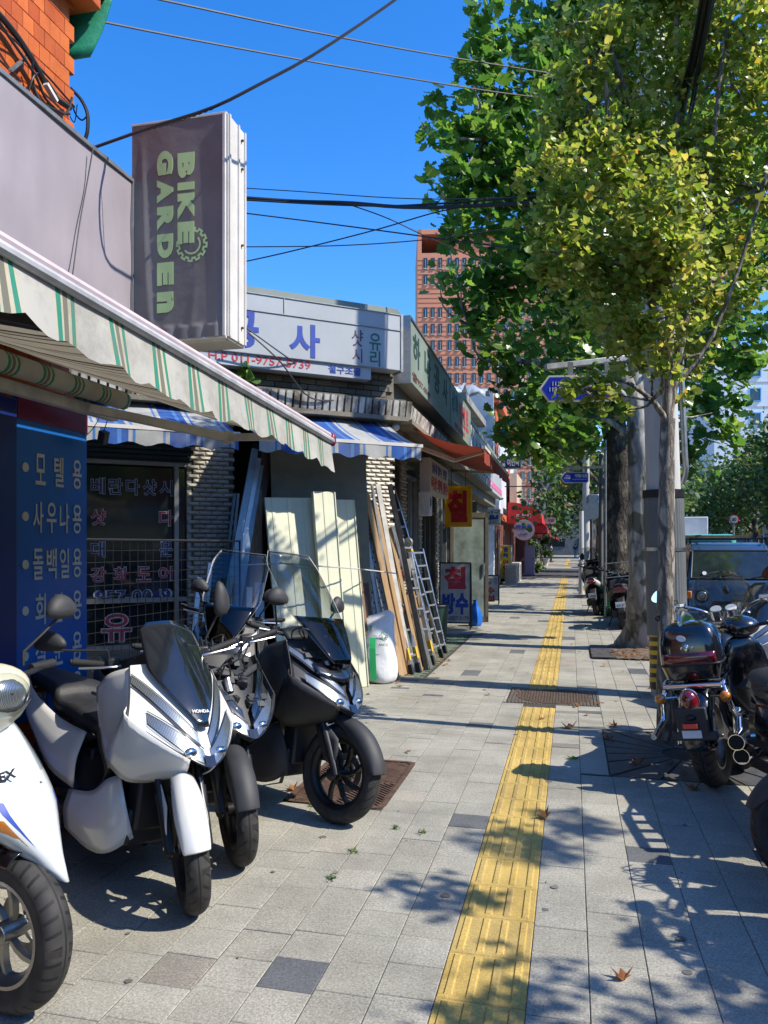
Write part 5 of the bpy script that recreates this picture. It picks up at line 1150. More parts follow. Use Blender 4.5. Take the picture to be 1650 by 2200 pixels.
def tree(name, label, base_, trunk_pts, radii, limbs, clumps, nleaf, size, tpl, tf, ml, mbark, parts=0, droop=.8, flare=0., group='street trees', twigs=True):
    b = Vector(base_); t = thing(name, label, 'tree', b, 0, group)
    mb = MB(); trunk(mb, [Vector(p) - b for p in trunk_pts], radii, flare=flare); mb.build('trunk', mbark, t, smooth=80)
    mb = MB()
    for P, r0, r1 in limbs: mb.tube(crv([Vector(p) - b for p in P], 8), [r0, r1], 8)
    if twigs:
        ends = [Vector(P[-1]) for P, a, c in limbs] + [Vector(P[1]) for P, a, c in limbs if len(P) > 2] + [Vector(trunk_pts[-1])]
        for cx, cy, cz, r in clumps:
            c = Vector((cx, cy, cz)); e = min(ends, key=lambda q: (q - c).length); mid = e.lerp(c, .5) + Vector((random.gauss(0, .1), random.gauss(0, .1), -.1 * (e - c).length)); mb.tube(crv([e - b, mid - b, c - b], 6), [min(.03, .01 + .02 * (e - c).length), .006], 5)
    mb.build('branches', mbark, t, smooth=80)
    P = crown_points(clumps, nleaf); used = leaf_parts(P, size, tpl, tf, ml, t, b, parts, droop) if parts else set()
    if used: P = P[[i for i in range(len(P)) if i not in used]]
    leaves_mesh('crown', P - np.array(b), size, tpl, tf, ml, t, droop); return t
def CL(lst): return [(*W(px, py, zc), r) for px, py, zc, r in lst]
# thin ginkgo in front
gb_ = G(1440, 1588); top = lambda px, py, zc=6.0: W(px, py, zc)
gk = CL([(1195, 70, 6, .16), (1245, 110, 6, .3), (1215, 190, 6, .2), (1200, 300, 6, .26), (1165, 400, 5.9, .2), (1150, 470, 5.9, .13), (1180, 540, 6, .24), (1270, 230, 6.1, .36), (1260, 370, 6, .38), (1260, 500, 5.9, .36), (1240, 610, 6, .28), (1290, 690, 5.9, .28), (1350, 120, 6.2, .42), (1360, 280, 6.3, .42), (1360, 430, 6.0, .42), (1350, 560, 5.9, .4), (1370, 670, 6, .32),
         (1330, 760, 5.9, .17), (1400, 800, 6.0, .12), (1460, 60, 6.3, .45), (1490, 220, 6.2, .42), (1480, 360, 6.3, .4), (1480, 490, 6.1, .42), (1460, 620, 6.1, .38), (1450, 720, 6.2, .26), (1480, 790, 6.2, .12), (1455, 850, 6.1, .1), (1590, 80, 6.2, .42), (1600, 220, 6.1, .36), (1570, 340, 6.2, .38), (1590, 470, 6.2, .4), (1560, 580, 6.1, .3), (1530, 660, 6.2, .18), (1670, 300, 6.2, .3), (1680, 120, 6.2, .3),
         (1270, 835, 5.7, .15), (1235, 842, 5.65, .14), (1300, 826, 5.7, .15), (1285, 860, 5.65, .1), (1210, 845, 5.7, .06), (1330, 850, 5.85, .07), (1350, 880, 5.9, .06), (1430, 560, 5.6, .28), (1440, 680, 5.6, .22), (1400, 470, 5.6, .3), (1480, 620, 5.6, .2), (1445, 770, 5.65, .13), (1460, 420, 5.6, .28), (1400, -80, 6.3, .5), (1520, -100, 6.2, .5), (1300, -40, 6.2, .4), (1640, -60, 6.2, .45), (1450, -250, 6.3, .5)])
fk = top(1434, 900)
tree('ginkgo_tree', 'slender young ginkgo with pale trunk and yellowing fan leaves before the concrete pole', gb_, [gb_ + Vector((0, 0, -.05)), top(1431, 1400), top(1431, 1150), fk], [.10, .066, .060, .055],
     [([fk, top(1415, 700), top(1330, 420), top(1290, 60)], .036, .015), ([fk, top(1470, 700), top(1520, 420), top(1560, 40)], .038, .015), ([fk, top(1440, 640), top(1455, 300, 6.2), top(1450, -200, 6.3)], .042, .015), ([fk + Vector((0, 0, -.03)), top(1400, 860, 5.9), top(1330, 815, 5.8), top(1250, 835, 5.7)], .026, .008), ([fk + Vector((0, 0, .2)), top(1510, 760), top(1580, 600), top(1640, 400)], .024, .01)],
     gk, 23000, .066, FAN, FAN_F, m_ginkgo, m_bark_g, 290, .7)
# big plane tree behind it
pb = G(1386, 1390); 
pc = CL([(1050, 40, 10.6, .34), (1040, 120, 10.7, .36), (1005, 160, 10.6, .25), (990, 235, 10.7, .42), (950, 250, 10.5, .14), (908, 262, 10.5, .09), (948, 300, 10.5, .24), (1000, 330, 10.7, .6), (975, 400, 10.7, .3), (1090, 210, 11, .7), (1075, 360, 11, .8), (1000, 470, 10.8, .4), (962, 500, 10.7, .14), (1060, 520, 11, .75), (990, 590, 10.7, .34), (945, 610, 10.6, .1), (1040, 640, 10.8, .45), (1030, 730, 10.7, .3), (1080, 700, 10.9, .55), (1090, 790, 10.8, .3), (1130, 830, 11, .5), (1110, 910, 11, .32), (1150, 960, 11.2, .3), (1190, 900, 11.5, .55), (1260, 870, 12, .55), (1240, 950, 12, .35),
         (1160, 640, 11, 1.0), (1180, 450, 11.5, 1.2), (1180, 250, 11.5, 1.0), (1300, 650, 12, 1.2), (1320, 400, 12, 1.3), (1300, 180, 12, 1.2), (1450, 250, 12, 1.3), (1560, 130, 12, 1.0), (1470, 500, 12, 1.3), (1600, 330, 12, 1.1), (1610, 540, 12, .9), (1540, 700, 12, .75), (1440, 800, 11.8, .6), (1400, 900, 12, .4), (1500, 880, 12, .42), (1470, 960, 11.8, .28), (1590, 820, 11.6, .26), (1620, 760, 11.6, .26), (1440, 950, 11.9, .25), (1530, 930, 11.8, .34), (1500, 1010, 11.9, .22), (1460, 1040, 11.9, .2), (1560, 880, 11.6, .3), (1620, 690, 11.5, .4), (1140, 110, 11.3, .45), (1250, 60, 12, .9), (1380, 20, 12, 1.2), (1090, 150, 11, .5), (1300, -150, 12, 1.2), (1500, -120, 12, 1.3), (1120, -60, 11, .4)])
ft_ = W(1372, 880, 11.2)
tree('plane_tree', 'large plane tree with pale mottled trunk and broad dark lobed leaves overhanging the pavement', pb, [pb + Vector((0, 0, -.05)), W(1378, 1250, 11.1), W(1376, 1000, 11.1), ft_], [.30, .185, .17, .16],
     [([ft_, W(1290, 700, 11.3), W(1160, 500, 11.2), W(1040, 300, 10.9)], .11, .03), ([ft_, W(1360, 600, 11.8), W(1330, 300, 12), W(1320, -50, 12)], .13, .04), ([ft_, W(1450, 700, 11.9), W(1520, 450, 12), W(1560, 150, 12)], .12, .03), ([ft_, W(1250, 780, 11.2), W(1120, 780, 11), W(1010, 700, 10.8)], .07, .02), ([W(1375, 960, 11.1), W(1300, 900, 11.5), W(1220, 900, 11.6)], .05, .02)],
     pc, 17500, .155, PLN, PLN_F, m_plane, m_bark_p, 290, .9, flare=.55)
# dark rough trunk behind
db = G(1328, 1322); dt_ = W(1312, 900, 16.6)
tree('plane_tree', 'old plane tree with dark rough bark behind the green crate', db, [db + Vector((0, 0, -.05)), W(1328, 1150, 16.8), W(1330, 1020, 16.8), W(1318, 900, 16.7), W(1300, 760, 16.7)], [.31, .27, .29, .25, .2],
     [([dt_, W(1240, 780, 16.5), W(1170, 700, 16.5)], .14, .04), ([dt_, W(1380, 760, 17), W(1430, 600, 17)], .14, .04)],
     CL([(1150, 880, 15.8, .8), (1120, 960, 15.6, .45), (1180, 1000, 16, .4), (1230, 830, 16.5, 1.0), (1300, 780, 17, 1.3), (1400, 760, 17, 1.2), (1200, 700, 17, 1.3), (1350, 600, 17, 1.6), (1470, 650, 17.4, 1.3), (1250, 900, 16.6, .6), (1530, 800, 17.5, .9), (1450, 900, 17.5, .6), (1410, 980, 17.6, .5), (1250, 500, 17.2, 1.4), (1500, 420, 18, 1.6)]), 6500, .17, PLN, PLN_F, m_plane, m_bark_d, 0, .9, flare=.3)
# trees farther along this kerb
for i, (px, zc, lab) in enumerate([(1268, 27, 'kerb tree next beyond the dark trunk'), (1262, 36, 'second kerb tree beyond the dark trunk'), (1252, 46, 'third kerb tree beyond the dark trunk'), (1246, 58, 'fourth kerb tree beyond the dark trunk'), (1240, 74, 'farthest kerb tree before the street end')]):
    b = W(px + 26 - 4 * i, 1172, zc); b.z = 0; x0 = b.x
    cl = []
    for k in range(13): cl.append((b.x + random.uniform(-2.6, 2.6), b.y + random.uniform(-2.6, 2.6), random.uniform(3.0, 7.2), random.uniform(.8, 1.4)))
    tree('street_tree', lab + ', leaves partly yellowing', b, [b, b + Vector((.1, 0, 2)), b + Vector((0, .2, 4))], [.2, .16, .13], [([b + Vector((0, .2, 3.6)), b + Vector((1.2, .5, 5)), b + Vector((1.6, .6, 6.5))], .08, .03), ([b + Vector((0, .2, 3.6)), b + Vector((-1.2, -.3, 5)), b + Vector((-1.7, -.3, 6.5))], .08, .03)], cl, 3400, .22, QD, QD_F, m_far_l, m_bark_d, 0)
# trees across the road
ac = [(12.2, 44), (12.0, 51), (12.4, 58), (12.2, 65), (12.4, 73), (12.4, 82), (12.3, 92), (12.3, 103), (12.5, 115)]
on_ = ['nearest', 'second', 'third', 'fourth', 'fifth', 'sixth', 'seventh', 'eighth', 'ninth']
for i, (x, y) in enumerate(ac):
    b = Vector((x, y, 0)); cl = [(x + random.uniform(-2.3, 2.5), y + random.uniform(-2.6, 2.6), random.uniform(3.2, 7.6) + .012 * (y - 45), random.uniform(1.1, 1.8)) for k in range(22)]
    tree('roadside_tree', f'dense dark round tree across the road, {on_[i]} of the row from the camera', b, [b, b + Vector((.1, 0, 1.5)), b + Vector((0, .2, 3.4))], [.24, .2, .16], [([b + Vector((0, .2, 2.4)), b + Vector((1.2, .5, 3.6)), b + Vector((1.6, .6, 4.6))], .08, .03), ([b + Vector((0, .2, 2.4)), b + Vector((-1.2, -.3, 3.6)), b + Vector((-1.7, -.3, 4.6))], .08, .03)], cl, 5200 if i < 5 else 2600, .27, QD, QD_F, m_far_l, m_bark_d, 0, group='trees across the road')
for i, (x, y) in enumerate([(12.2, -22), (12.0, -11), (12.4, 1), (12.2, 14), (12.2, 27)]):
    b = Vector((x, y, 0)); cl = [(x + random.uniform(-2.3, 2.5), y + random.uniform(-2.6, 2.6), random.uniform(3.4, 6.5), random.uniform(1.1, 1.6)) for k in range(12)]
    tree('roadside_tree', f'dense green tree across the road outside the right edge, number {i + 1} of five'.replace('number 1', 'farthest back').replace('number 2', 'behind the camera').replace('number 3', 'opposite the camera').replace('number 4', 'opposite the pale trunk').replace('number 5', 'nearest the visible row').replace(' of five', ''), b, [b, b + Vector((.1, 0, 1.5)), b + Vector((0, .2, 3.4))], [.24, .2, .16], [], cl, 1500, .34, QD, QD_F, m_far_l, m_bark_d, 0, group='trees across the road')
# a tree just outside the right edge, its shade dapples the near pavement
b = Vector((3.0, 2.7, 0)); tree('ginkgo_tree', 'young ginkgo outside the right edge shading the near pavement', b + Vector((1.1, .2, 0)), [b + Vector((1.1, .2, 0)), b + Vector((1.1, .2, 2.6))], [.1, .08], [],
    [(2.9, 3.0, 3.6, .22), (3.3, 2.35, 3.7, .25), (3.4, 2.9, 3.1, .2), (3.6, 2.1, 3.2, .35), (4.4, 3.7, 4.6, .25), (4.4, 1.9, 3.8, .5), (3.3, 1.7, 3.1, .3), (4.1, 2.5, 3.3, .3), (5.6, 3.4, 6.1, .22), (5.2, 3.9, 5.4, .18)], 1900, .075, FAN, FAN_F, m_ginkgo, m_bark_g, 0, .7, twigs=False)
# plants by the shop wall
t = thing('climbing_plant', 'leafy climbing plant beside the lavender cabinet', 'plant', G(1152, 1232)); P = crown_points([(0, 0, .4, .3), (-.15, .1, .9, .3), (-.2, .2, 1.5, .35), (-.4, .3, 2.0, .4), (.1, .1, .25, .25)], 900); leaves_mesh('foliage', P, .13, QD, QD_F, m_far_l, t); mb = MB(); mb.tube([(0, 0, 0), (-.2, .1, 1), (-.3, .3, 2)], .02); mb.build('stem', m_bark_d, t)
t = thing('potted_plant', 'dark green potted shrub in a white pot by the standing person', 'plant', G(1172, 1215)); P = crown_points([(0, 0, 1.1, .4), (0, .1, 1.7, .4), (.1, 0, .8, .3)], 700); leaves_mesh('foliage', P, .14, QD, QD_F, m_far_l, t); mb = MB(); mb.cyl((0, 0, 0), (0, 0, .5), .18, .24); mb.build('pot', m_frame_w, t)
t = thing('ledge_plant', 'small weed growing out of the ribbed ledge above the striped awning', 'plant', D(tx(533) * -1 + 5.6, 3.26, .2)); P = crown_points([(0, 0, .08, .1)], 30); leaves_mesh('foliage', P, .09, QD, QD_F, m_plane, t, droop=-.5)
# ------------------------------------------------------------ two wheelers
def wheel(par, c, r, wd, rim_r, T=None, style=0, rim=None, spokes=7, disc=True, front=True, swirl=.35, hubr=.035, name='wheel'):
    """wheel > tyre, rim, brake_disc; axle along local y"""
    T = T or Matrix.Identity(4); T = T @ Matrix.Translation(c)
    prof = []
    for k in range(13):
        a = -PI * .62 + PI * 1.24 * k / 12; prof.append((r - .45 * wd + .45 * wd * math.cos(a), wd / 2 * math.sin(a) / math.sin(PI * .62 if abs(a) > PI / 2 else PI / 2) if False else wd / 2 * math.sin(max(-PI / 2, min(PI / 2, a))) * (1 if abs(a) <= PI / 2 else .92)))
    prof[0] = (rim_r, -wd * .34); prof[-1] = (rim_r, wd * .34)
    mb = MB(T); mb.rev([(a, y) for a, y in prof], 64); w_ = mb.build(name, m_tyre if style == 0 else m_tyre2, par, smooth=60)
    rm = rim or m_rimk; mb = MB(T); rw = wd * .34
    mb.rev([(rim_r + .008, -rw - .004), (rim_r + .008, -rw + .006), (rim_r - .012, -rw * .5), (rim_r - .016, 0), (rim_r - .012, rw * .5), (rim_r + .008, rw - .006), (rim_r + .008, rw + .004), (rim_r - .004, rw + .004), (rim_r - .022, rw * .5), (rim_r - .028, 0), (rim_r - .022, -rw * .5), (rim_r - .004, -rw - .004)], 48, closed=True)
    mb.build('rim', rm, w_, smooth=50)
    for i in range(spokes):
        a = 2 * PI * i / spokes; mb = MB(T); rows = []
        for s in (-1, 1):
            rows.append([Vector((math.cos(a + swirl * k / 3 + s * (.16 - .035 * k)) * (hubr * .8 + (rim_r - .02 - hubr * .8) * k / 3), 0, math.sin(a + swirl * k / 3 + s * (.16 - .035 * k)) * (hubr * .8 + (rim_r - .02 - hubr * .8) * k / 3))) for k in range(4)])
        vs = [p + Vector((0, y, 0)) for y in (-.012, .012) for r_ in rows for p in r_]
        fs = []
        for k in range(3): fs += [(k, k + 1, 5 + k, 4 + k), (8 + k, 12 + k, 13 + k, 9 + k), (k, 8 + k, 9 + k, k + 1), (4 + k, 5 + k, 13 + k, 12 + k)]
        mb.add(vs, fs); mb.build('spoke', rm, w_, smooth=40)
    mb = MB(T); mb.cyl((0, -.045, 0), (0, .045, 0), hubr, n=20); mb.cyl((0, -.085, 0), (0, .085, 0), .011, n=10); mb.build('hub', rm, w_, bevel=.003)
    if disc:
        mb = MB(T); mb.rev([(.105, .052), (.105, .056), (.065, .056), (.065, .052)], 36, closed=True)
        for i in range(5): a = 2 * PI * i / 5; mb.bar((.03 * math.cos(a), .054, .03 * math.sin(a)), (.07 * math.cos(a + .4), .054, .07 * math.sin(a + .4)), .014, .004, up=(0, 1, 0))
        mb.build('brake_disc', m_disc, w_, smooth=30)
    return w_
def Hn(p, n_=.0): return Vector(p)
def nose(u, v, off=0.):
    au = abs(u)
    wv = .21 + .06 * v; d = .07 + .17 * max(v, -.1); dz = -.03 + .20 * max(0, v) ** 1.2
    if v < 0: wv = .205 + .10 * v; d = .07 + .05 * v
    x = -.24 + .36 * v - .05 * v * v - d * au ** 1.7; z = 1.0 - .40 * v + dz * au ** 1.35; y = wv * u
    return Vector((x + off * .8, y + off * .5 * u, z + off * .5))
def npatch(mb, fa, fb, u0, u1, nu, nv, off, bulge=0.):
    g = []
    for j in range(nv + 1):
        r_ = []
        for i in range(nu + 1):
            u = u0 + (u1 - u0) * i / nu; t = j / nv; v = fa(abs(u)) * (1 - t) + fb(abs(u)) * t; r_.append(nose(u, v, off + bulge * math.sin(PI * t) * math.sin(PI * i / nu) ** .5 if bulge else off))
        g.append(r_)
    mb.grid(g); return mb
def steerT(deg):
    p = Vector((-.05, 0, .29)); ax = Vector((-.46, 0, .89)).normalized()
    return Matrix.Translation(p) @ Matrix.Rotation(R(deg), 4, ax) @ Matrix.Translation(-p)
def mirror(par, T, base_, head, facing, mcol=None, size=(.075, .05), name='mirror', tilt=0.):
    """stalk plus head; facing = direction the glass looks"""
    mb = MB(T); b_ = Vector(base_); h = Vector(head); mb.tube([b_, b_ + Vector((0, 0, .05)), b_.lerp(h, .55) + Vector((0, 0, .02)), h], .0055, 8); st = mb.build(name, m_black, par)
    f = Vector(facing).normalized(); side = f.cross(Z_).normalized(); up = side.cross(f)
    M = Matrix((side, -f, up)).transposed().to_4x4(); M.translation = h + up * .03
    a, b2 = size; mb = MB(T @ M); P = []
    out = [(math.cos(t) * a * (1 + .18 * math.cos(t + 1)), math.sin(t) * b2 * (1 + .22 * math.sin(t))) for t in [2 * PI * k / 20 for k in range(20)]]
    rows = [[(x * s, y_, z * s) for x, z in out] for s, y_ in ((1.0, -.004), (1.06, .004), (.98, .018), (.75, .032), (.35, .04), (.02, .042))]
    mb.grid(rows, closed=True); mb.build('mirror_shell', mcol or m_black_m, st, smooth=60)
    mb = MB(T @ M); mb.add([(x * .97, -.003, z * .97) for x, z in out], [tuple(range(20))]); mb.build('mirror_glass', m_mirror, st, smooth=0)
    return st
def big_scooter(label, loc, az, lean, steer, kind, group, cat='scooter', detail=True):
    t = thing('motor_scooter', label, cat, loc, R(90 - az), group, roll=R(lean))
    body = {'white': m_white_p, 'black': m_black_m, 'bare': m_black_m, 'tall': m_black_m}[kind]; T = steerT(steer)
    r = .268
    wheel(t, (0, 0, r), r, .102, .188, T, 0, spokes=8 if kind == 'tall' else 5, swirl=.45)
    # fork
    for s in (-1, 1):
        mb = MB(T); a = Vector((.0, s * .078, r)); b_ = Vector((-.17, s * .085, .62)); m_ = a.lerp(b_, .62)
        mb.tube([a + Vector((.035, 0, -.0)), m_ + Vector((.03, 0, 0))], [.021, .024], 12); mb.tube([m_ + Vector((.03, 0, 0)), b_ + Vector((.02, 0, 0))], .017, 10); mb.ell(a, (.035, .02, .035)); mb.build('fork_leg', m_dk, t)
    mb = MB(T); mb.box((-.075, .062, r + .055), (.045, .04, .1), rot=(0, R(-27), 0)); mb.build('brake_caliper', m_alu_g, t, bevel=.006)
    # front mudguard
    mb = MB(T); rows = []
    lo, hi = (14, 118) if kind != 'tall' else (8, 125)
    hw = .058
    for a in np.linspace(R(lo), R(hi), 14):
        f_ = (a - R(lo)) / (R(hi) - R(lo)); ro = r + .022 + .035 * max(0, f_ - .25); drop = .03 + .05 * math.sin(min(1, f_ * 1.25) * PI) ; w2 = hw * (.72 + .38 * math.sin(PI * min(1, f_ + .18)))
        c, s_ = math.cos(a), math.sin(a)
        rows.append([(c * (ro - drop), -w2 * 1.02, r + s_ * (ro - drop)), (c * (ro - drop * .45), -w2 * 1.0, r + s_ * (ro - drop * .45)), (c * (ro - .01), -w2 * .82, r + s_ * (ro - .01)), (c * (ro + .006), -w2 * .35, r + s_ * (ro + .006)), (c * (ro + .008), 0, r + s_ * (ro + .008)), (c * (ro + .006), w2 * .35, r + s_ * (ro + .006)), (c * (ro - .01), w2 * .82, r + s_ * (ro - .01)), (c * (ro - drop * .45), w2, r + s_ * (ro - drop * .45)), (c * (ro - drop), w2 * 1.02, r + s_ * (ro - drop))])
    mb.grid(rows); mg = mb.build('front_mudguard', body if kind != 'bare' else m_black_m, t, smooth=70, solid=.004, sub=1)
    mb = MB(T)
    for s in (-1, 1): mb.surf([[(.02, s * .074, r + .19), (-.06, s * .08, r + .25), (-.16, s * .08, r + .26)], [(.035, s * .084, r + .12), (-.04, s * .088, r + .12), (-.10, s * .082, r + .14)], [(.01, s * .086, r + .05), (-.03, s * .09, r + .06), (-.06, s * .084, r + .07)]], 6, 6)
    mb.build('mudguard_side', body, t, smooth=70, solid=.004)
    # nose shell
    mb = MB()
    if kind in ('white', 'black'):
        npatch(mb, lambda u: -.02 + .0 * u, lambda u: 1.0, -1, 1, 28, 20, 0); nb_ = mb.build('front_cowl', body, t, smooth=70)
    else:
        npatch(mb, lambda u: .0, lambda u: 1.0, -1, 1, 28, 20, -.03); nb_ = mb.build('inner_cowl', m_black, t, smooth=70, solid=.006)
        mb = MB()
        npatch(mb, lambda u: .16 + .1 * (1 - u), lambda u: .24 + .12 * (1 - u), -.95, .95, 20, 3, .0)
        npatch(mb, lambda u: .93, lambda u: 1.0, -.95, .95, 20, 2, -.005)
        for i in range(14):
            u = random.uniform(-.7, .7); v = random.uniform(.1, .75); p = nose(u, v, -.01); mb.box(p, (.03, random.uniform(.02, .07), random.uniform(.02, .05)), rot=(0, random.uniform(.3, 1), random.uniform(-.6, .6)))
        mb.build('exposed_bracket', m_black_m, t, smooth=30, solid=.004)
        mb = MB()
        for i in range(9):
            p = nose(random.uniform(-.5, .5), random.uniform(.0, .4), .0); q = p + Vector((random.uniform(-.08, .02), random.uniform(-.12, .12), random.uniform(.0, .1))); mb.tube(crv([p, p.lerp(q, .5) + Vector((.03, 0, .05)), q], 7), .004, 6)
        mb.build('loose_wiring', m_cable, t)
        mb = MB(); mb.cyl((-.14, -.05, .86), (-.1, -.05, .80), .02); mb.cyl((-.14, .02, .86), (-.08, .04, .86), .016); mb.build('bare_fittings', m_alu, t)
    # side lamps (upper strips), headlamps
    for s in (-1, 1):
        rg = (.1, .98) if s > 0 else (-.98, -.1)
        fa = lambda u: .76 - .66 * u ** 1.1; fb = lambda u: .83 - .58 * u ** 1.15 + .045 * math.sin(PI * u)
        mb = MB(); npatch(mb, fa, fb, *rg, 22, 4, .004); lp = mb.build('side_lamp', m_refl if kind != 'bare' else m_smoke, t, smooth=60)
        mb = MB(); npatch(mb, lambda u: fa(u) - .012, lambda u: fb(u) + .012, *rg, 22, 5, .007, .012); mb.build('lamp_lens', m_lens, lp, smooth=60)
        mb = MB(); npatch(mb, fb, lambda u: fb(u) + .022, *rg, 22, 1, .008); npatch(mb, lambda u: fa(u) - .016, fa, *rg, 22, 1, .008); mb.build('lamp_trim', m_black_p, lp, smooth=60)
        rg = (.06, .80) if s > 0 else (-.80, -.06)
        ha = lambda u: .87 - .22 * u - .03 * math.sin(PI * u); hb = lambda u: .985 - .20 * u ** 2.2
        mb = MB(); npatch(mb, ha, hb, *rg, 18, 5, .003); hl = mb.build('headlamp', m_refl, t, smooth=60)
        mb = MB(); npatch(mb, lambda u: ha(u) - .008, lambda u: hb(u) + .006, *rg, 18, 5, .008, .016); mb.build('lamp_lens', m_lens, hl, smooth=60)
        mb = MB(); p = nose(s * .28, .93, -.005); mb.ell(p, (.02, .032, .026)); mb.build('bulb', m_chrome, hl)
        mb = MB(); npatch(mb, lambda u: ha(u) - .02, lambda u: ha(u) - .005, *rg, 18, 1, .01); npatch(mb, lambda u: hb(u), lambda u: hb(u) + .014, *rg, 18, 1, .01); mb.build('lamp_trim', m_black_p, hl, smooth=60)
        mb = MB(); npatch(mb, lambda u: fb(u) + .02, lambda u: fb(u) + .045, *( (.3, .98) if s > 0 else (-.98, -.3)), 16, 1, .006); mb.build('lamp_surround', m_black_m, lp, smooth=60)
    mb = MB(); npatch(mb, lambda u: .90, lambda u: 1.0, -.09, .09, 6, 4, .012); mb.build('nose_badge_panel', m_black_p, t, smooth=60)
    for s in (-1, 1):
        mb = MB(); mb.tube([nose(s * 1.0, v / 12, .002) for v in range(13)], .0035, 5); mb.tube([nose(s * u / 10, 1.0, .0) for u in range(1, 11)], .003, 5); mb.build('panel_gap', m_black, t)
    # screen
    if kind in ('white', 'black'):
        mb = MB(); g = []
        for j in range(17):
            v = -.42 + 1.07 * j / 16; hw_ = .74 * (1 - max(0, (v - .0) / .66) ** 1.5) if v > 0 else .74 + .16 * (-v)
            if j == 16: hw_ = .10
            if j == 0: hw_ *= .72
            g.append([nose(hw_ * (i / 8 - 1), v, .022 + .006 * (1 - abs(i / 8 - 1))) for i in range(17)])
        mb.grid(g); mb.build('windscreen', m_smoke, t, smooth=70, solid=.004)
        mb = MB(); put_text(mb, 'HONDA', nose(0, .50, .034), (0, 1, 0), (-.66, 0, .75), .085, .016, .02, .002)
        mb.build('lettering', m_inkw, t, smooth=0)
    if kind == 'tall':
        mb = MB(); g = []
        for j in range(21):
            f_ = j / 20; z = .86 + .62 * f_; x = -.05 - .40 * f_ - .10 * f_ * f_; hw_ = (.06 + .15 * min(1, f_ * 2.2) ** .8) * (1 - max(0, f_ - .86) ** 1.2 * 2.2)
            g.append([Vector((x - .55 * (hw_ * (i / 8 - 1)) ** 2 * 3, hw_ * (i / 8 - 1), z)) for i in range(17)])
        mb.grid(g); mb.build('tall_windscreen', m_screen, t, smooth=70, solid=.004)
        mb = MB(); mb.tube([r_[0] for r_ in g] + list(g[-1]) + [r_[-1] for r_ in reversed(g)], .002, 6); mb.build('screen_edge', m_alu_g, t)
        mb = MB(); g = [[p + Vector((.012, 0, 0)) for p in r_] for r_ in g[:9]]; mb.grid(g); mb.build('smoked_lower_screen', m_smoke_t, t, smooth=70, solid=.003)
        mb = MB(); npatch(mb, lambda u: .42, lambda u: .62, -.6, .6, 14, 3, .01); mb.build('screen_base', m_black_p, t, smooth=60, solid=.006)
    # leg shield wings, both sides
    for s in (-1, 1):
        mb = MB()
        mb.surf([[nose(s, 0.0) + Vector((0, 0, 0)), Vector((-.42, s * .24, .93)), Vector((-.50, s * .25, .86))],
                 [nose(s, .35), Vector((-.40, s * .25, .83)), Vector((-.50, s * .235, .77))],
                 [nose(s, .72), Vector((-.36, s * .235, .69)), Vector((-.46, s * .21, .61))],
                 [nose(s, 1.0), Vector((-.33, s * .235, .60)), Vector((-.40, s * .2, .52))]], 10, 12)
        mb.surf([[nose(s, .72) + Vector((-.01, 0, 0)), nose(s, 1.) + Vector((0, 0, .01)), nose(s * .6, 1.), nose(s * .3, 1.)],
                 [Vector((-.27, s * .27, .66)), Vector((-.2, s * .22, .60)), Vector((-.1, s * .14, .57)), Vector((-.02, s * .06, .56))],
                 [Vector((-.34, s * .24, .56)), Vector((-.27, s * .19, .50)), Vector((-.2, s * .13, .50)), Vector((-.14, s * .07, .52))]], 12, 8)
        mb.build('leg_shield', body if kind in ('white', 'black') else m_black, t, smooth=70, solid=.006)
        mb = MB(); mb.surf([[(-.36, s * .16, .50), (-.42, s * .19, .47), (-.52, s * .2, .40), (-.75, s * .19, .36)], [(-.30, s * .15, .38), (-.36, s * .19, .33), (-.50, s * .21, .28), (-.76, s * .20, .27)], [(-.29, s * .1, .24), (-.36, s * .17, .17), (-.5, s * .19, .15), (-.76, s * .18, .18)]], 14, 10)
        mb.build('lower_side_panel', body if kind != 'bare' else m_black_m, t, smooth=70, solid=.006)
        mb = MB(); mb.surf([[(-.75, s * .14, .62), (-1.0, s * .17, .66), (-1.35, s * .15, .74), (-1.66, s * .06, .82)], [(-.72, s * .19, .50), (-1.0, s * .22, .54), (-1.35, s * .19, .66), (-1.64, s * .08, .77)], [(-.75, s * .17, .36), (-1.0, s * .19, .42), (-1.3, s * .16, .57), (-1.6, s * .05, .7)]], 14, 8)
        mb.build('rear_side_panel', body if kind != 'bare' else m_black_m, t, smooth=70, solid=.006)
    # inner: dark tunnel, radiator, floor
    mb = MB(); mb.surf([[(-.46, -.2, .86), (-.44, 0, .9), (-.46, .2, .86)], [(-.5, -.22, .66), (-.46, 0, .70), (-.5, .22, .66)], [(-.46, -.18, .48), (-.44, 0, .52), (-.46, .18, .48)], [(-.66, -.17, .36), (-.66, 0, .52), (-.66, .17, .36)], [(-.84, -.17, .5), (-.84, 0, .58), (-.84, .17, .5)]], 10, 18)
    mb.build('inner_shield', m_black, t, smooth=60, solid=.01)
    mb = MB(); mb.box((-.32, 0, .42), (.1, .22, .3)); mb.box((-.55, 0, .28), (.5, .26, .16)); mb.box((-1.0, 0, .42), (.5, .2, .24)); mb.box((-1.18, .12, .3), (.45, .1, .14)); mb.tube([(-.35, 0, .5), (-.42, 0, .95)], .03, 10); mb.build('engine_and_frame', m_black, t, bevel=.015)
    mb = MB(); mb.surf([[(-.66, -.12, .66), (-.66, 0, .69), (-.66, .12, .66)], [(-.85, -.16, .72), (-.85, 0, .75), (-.85, .16, .72)], [(-1.06, -.15, .73), (-1.06, 0, .75), (-1.06, .15, .73)], [(-1.16, -.14, .80), (-1.16, 0, .82), (-1.16, .14, .80)], [(-1.55, -.1, .83), (-1.55, 0, .85), (-1.55, .1, .83)]], 12, 20); mb.build('seat', m_seat, t, smooth=70, solid=.07)
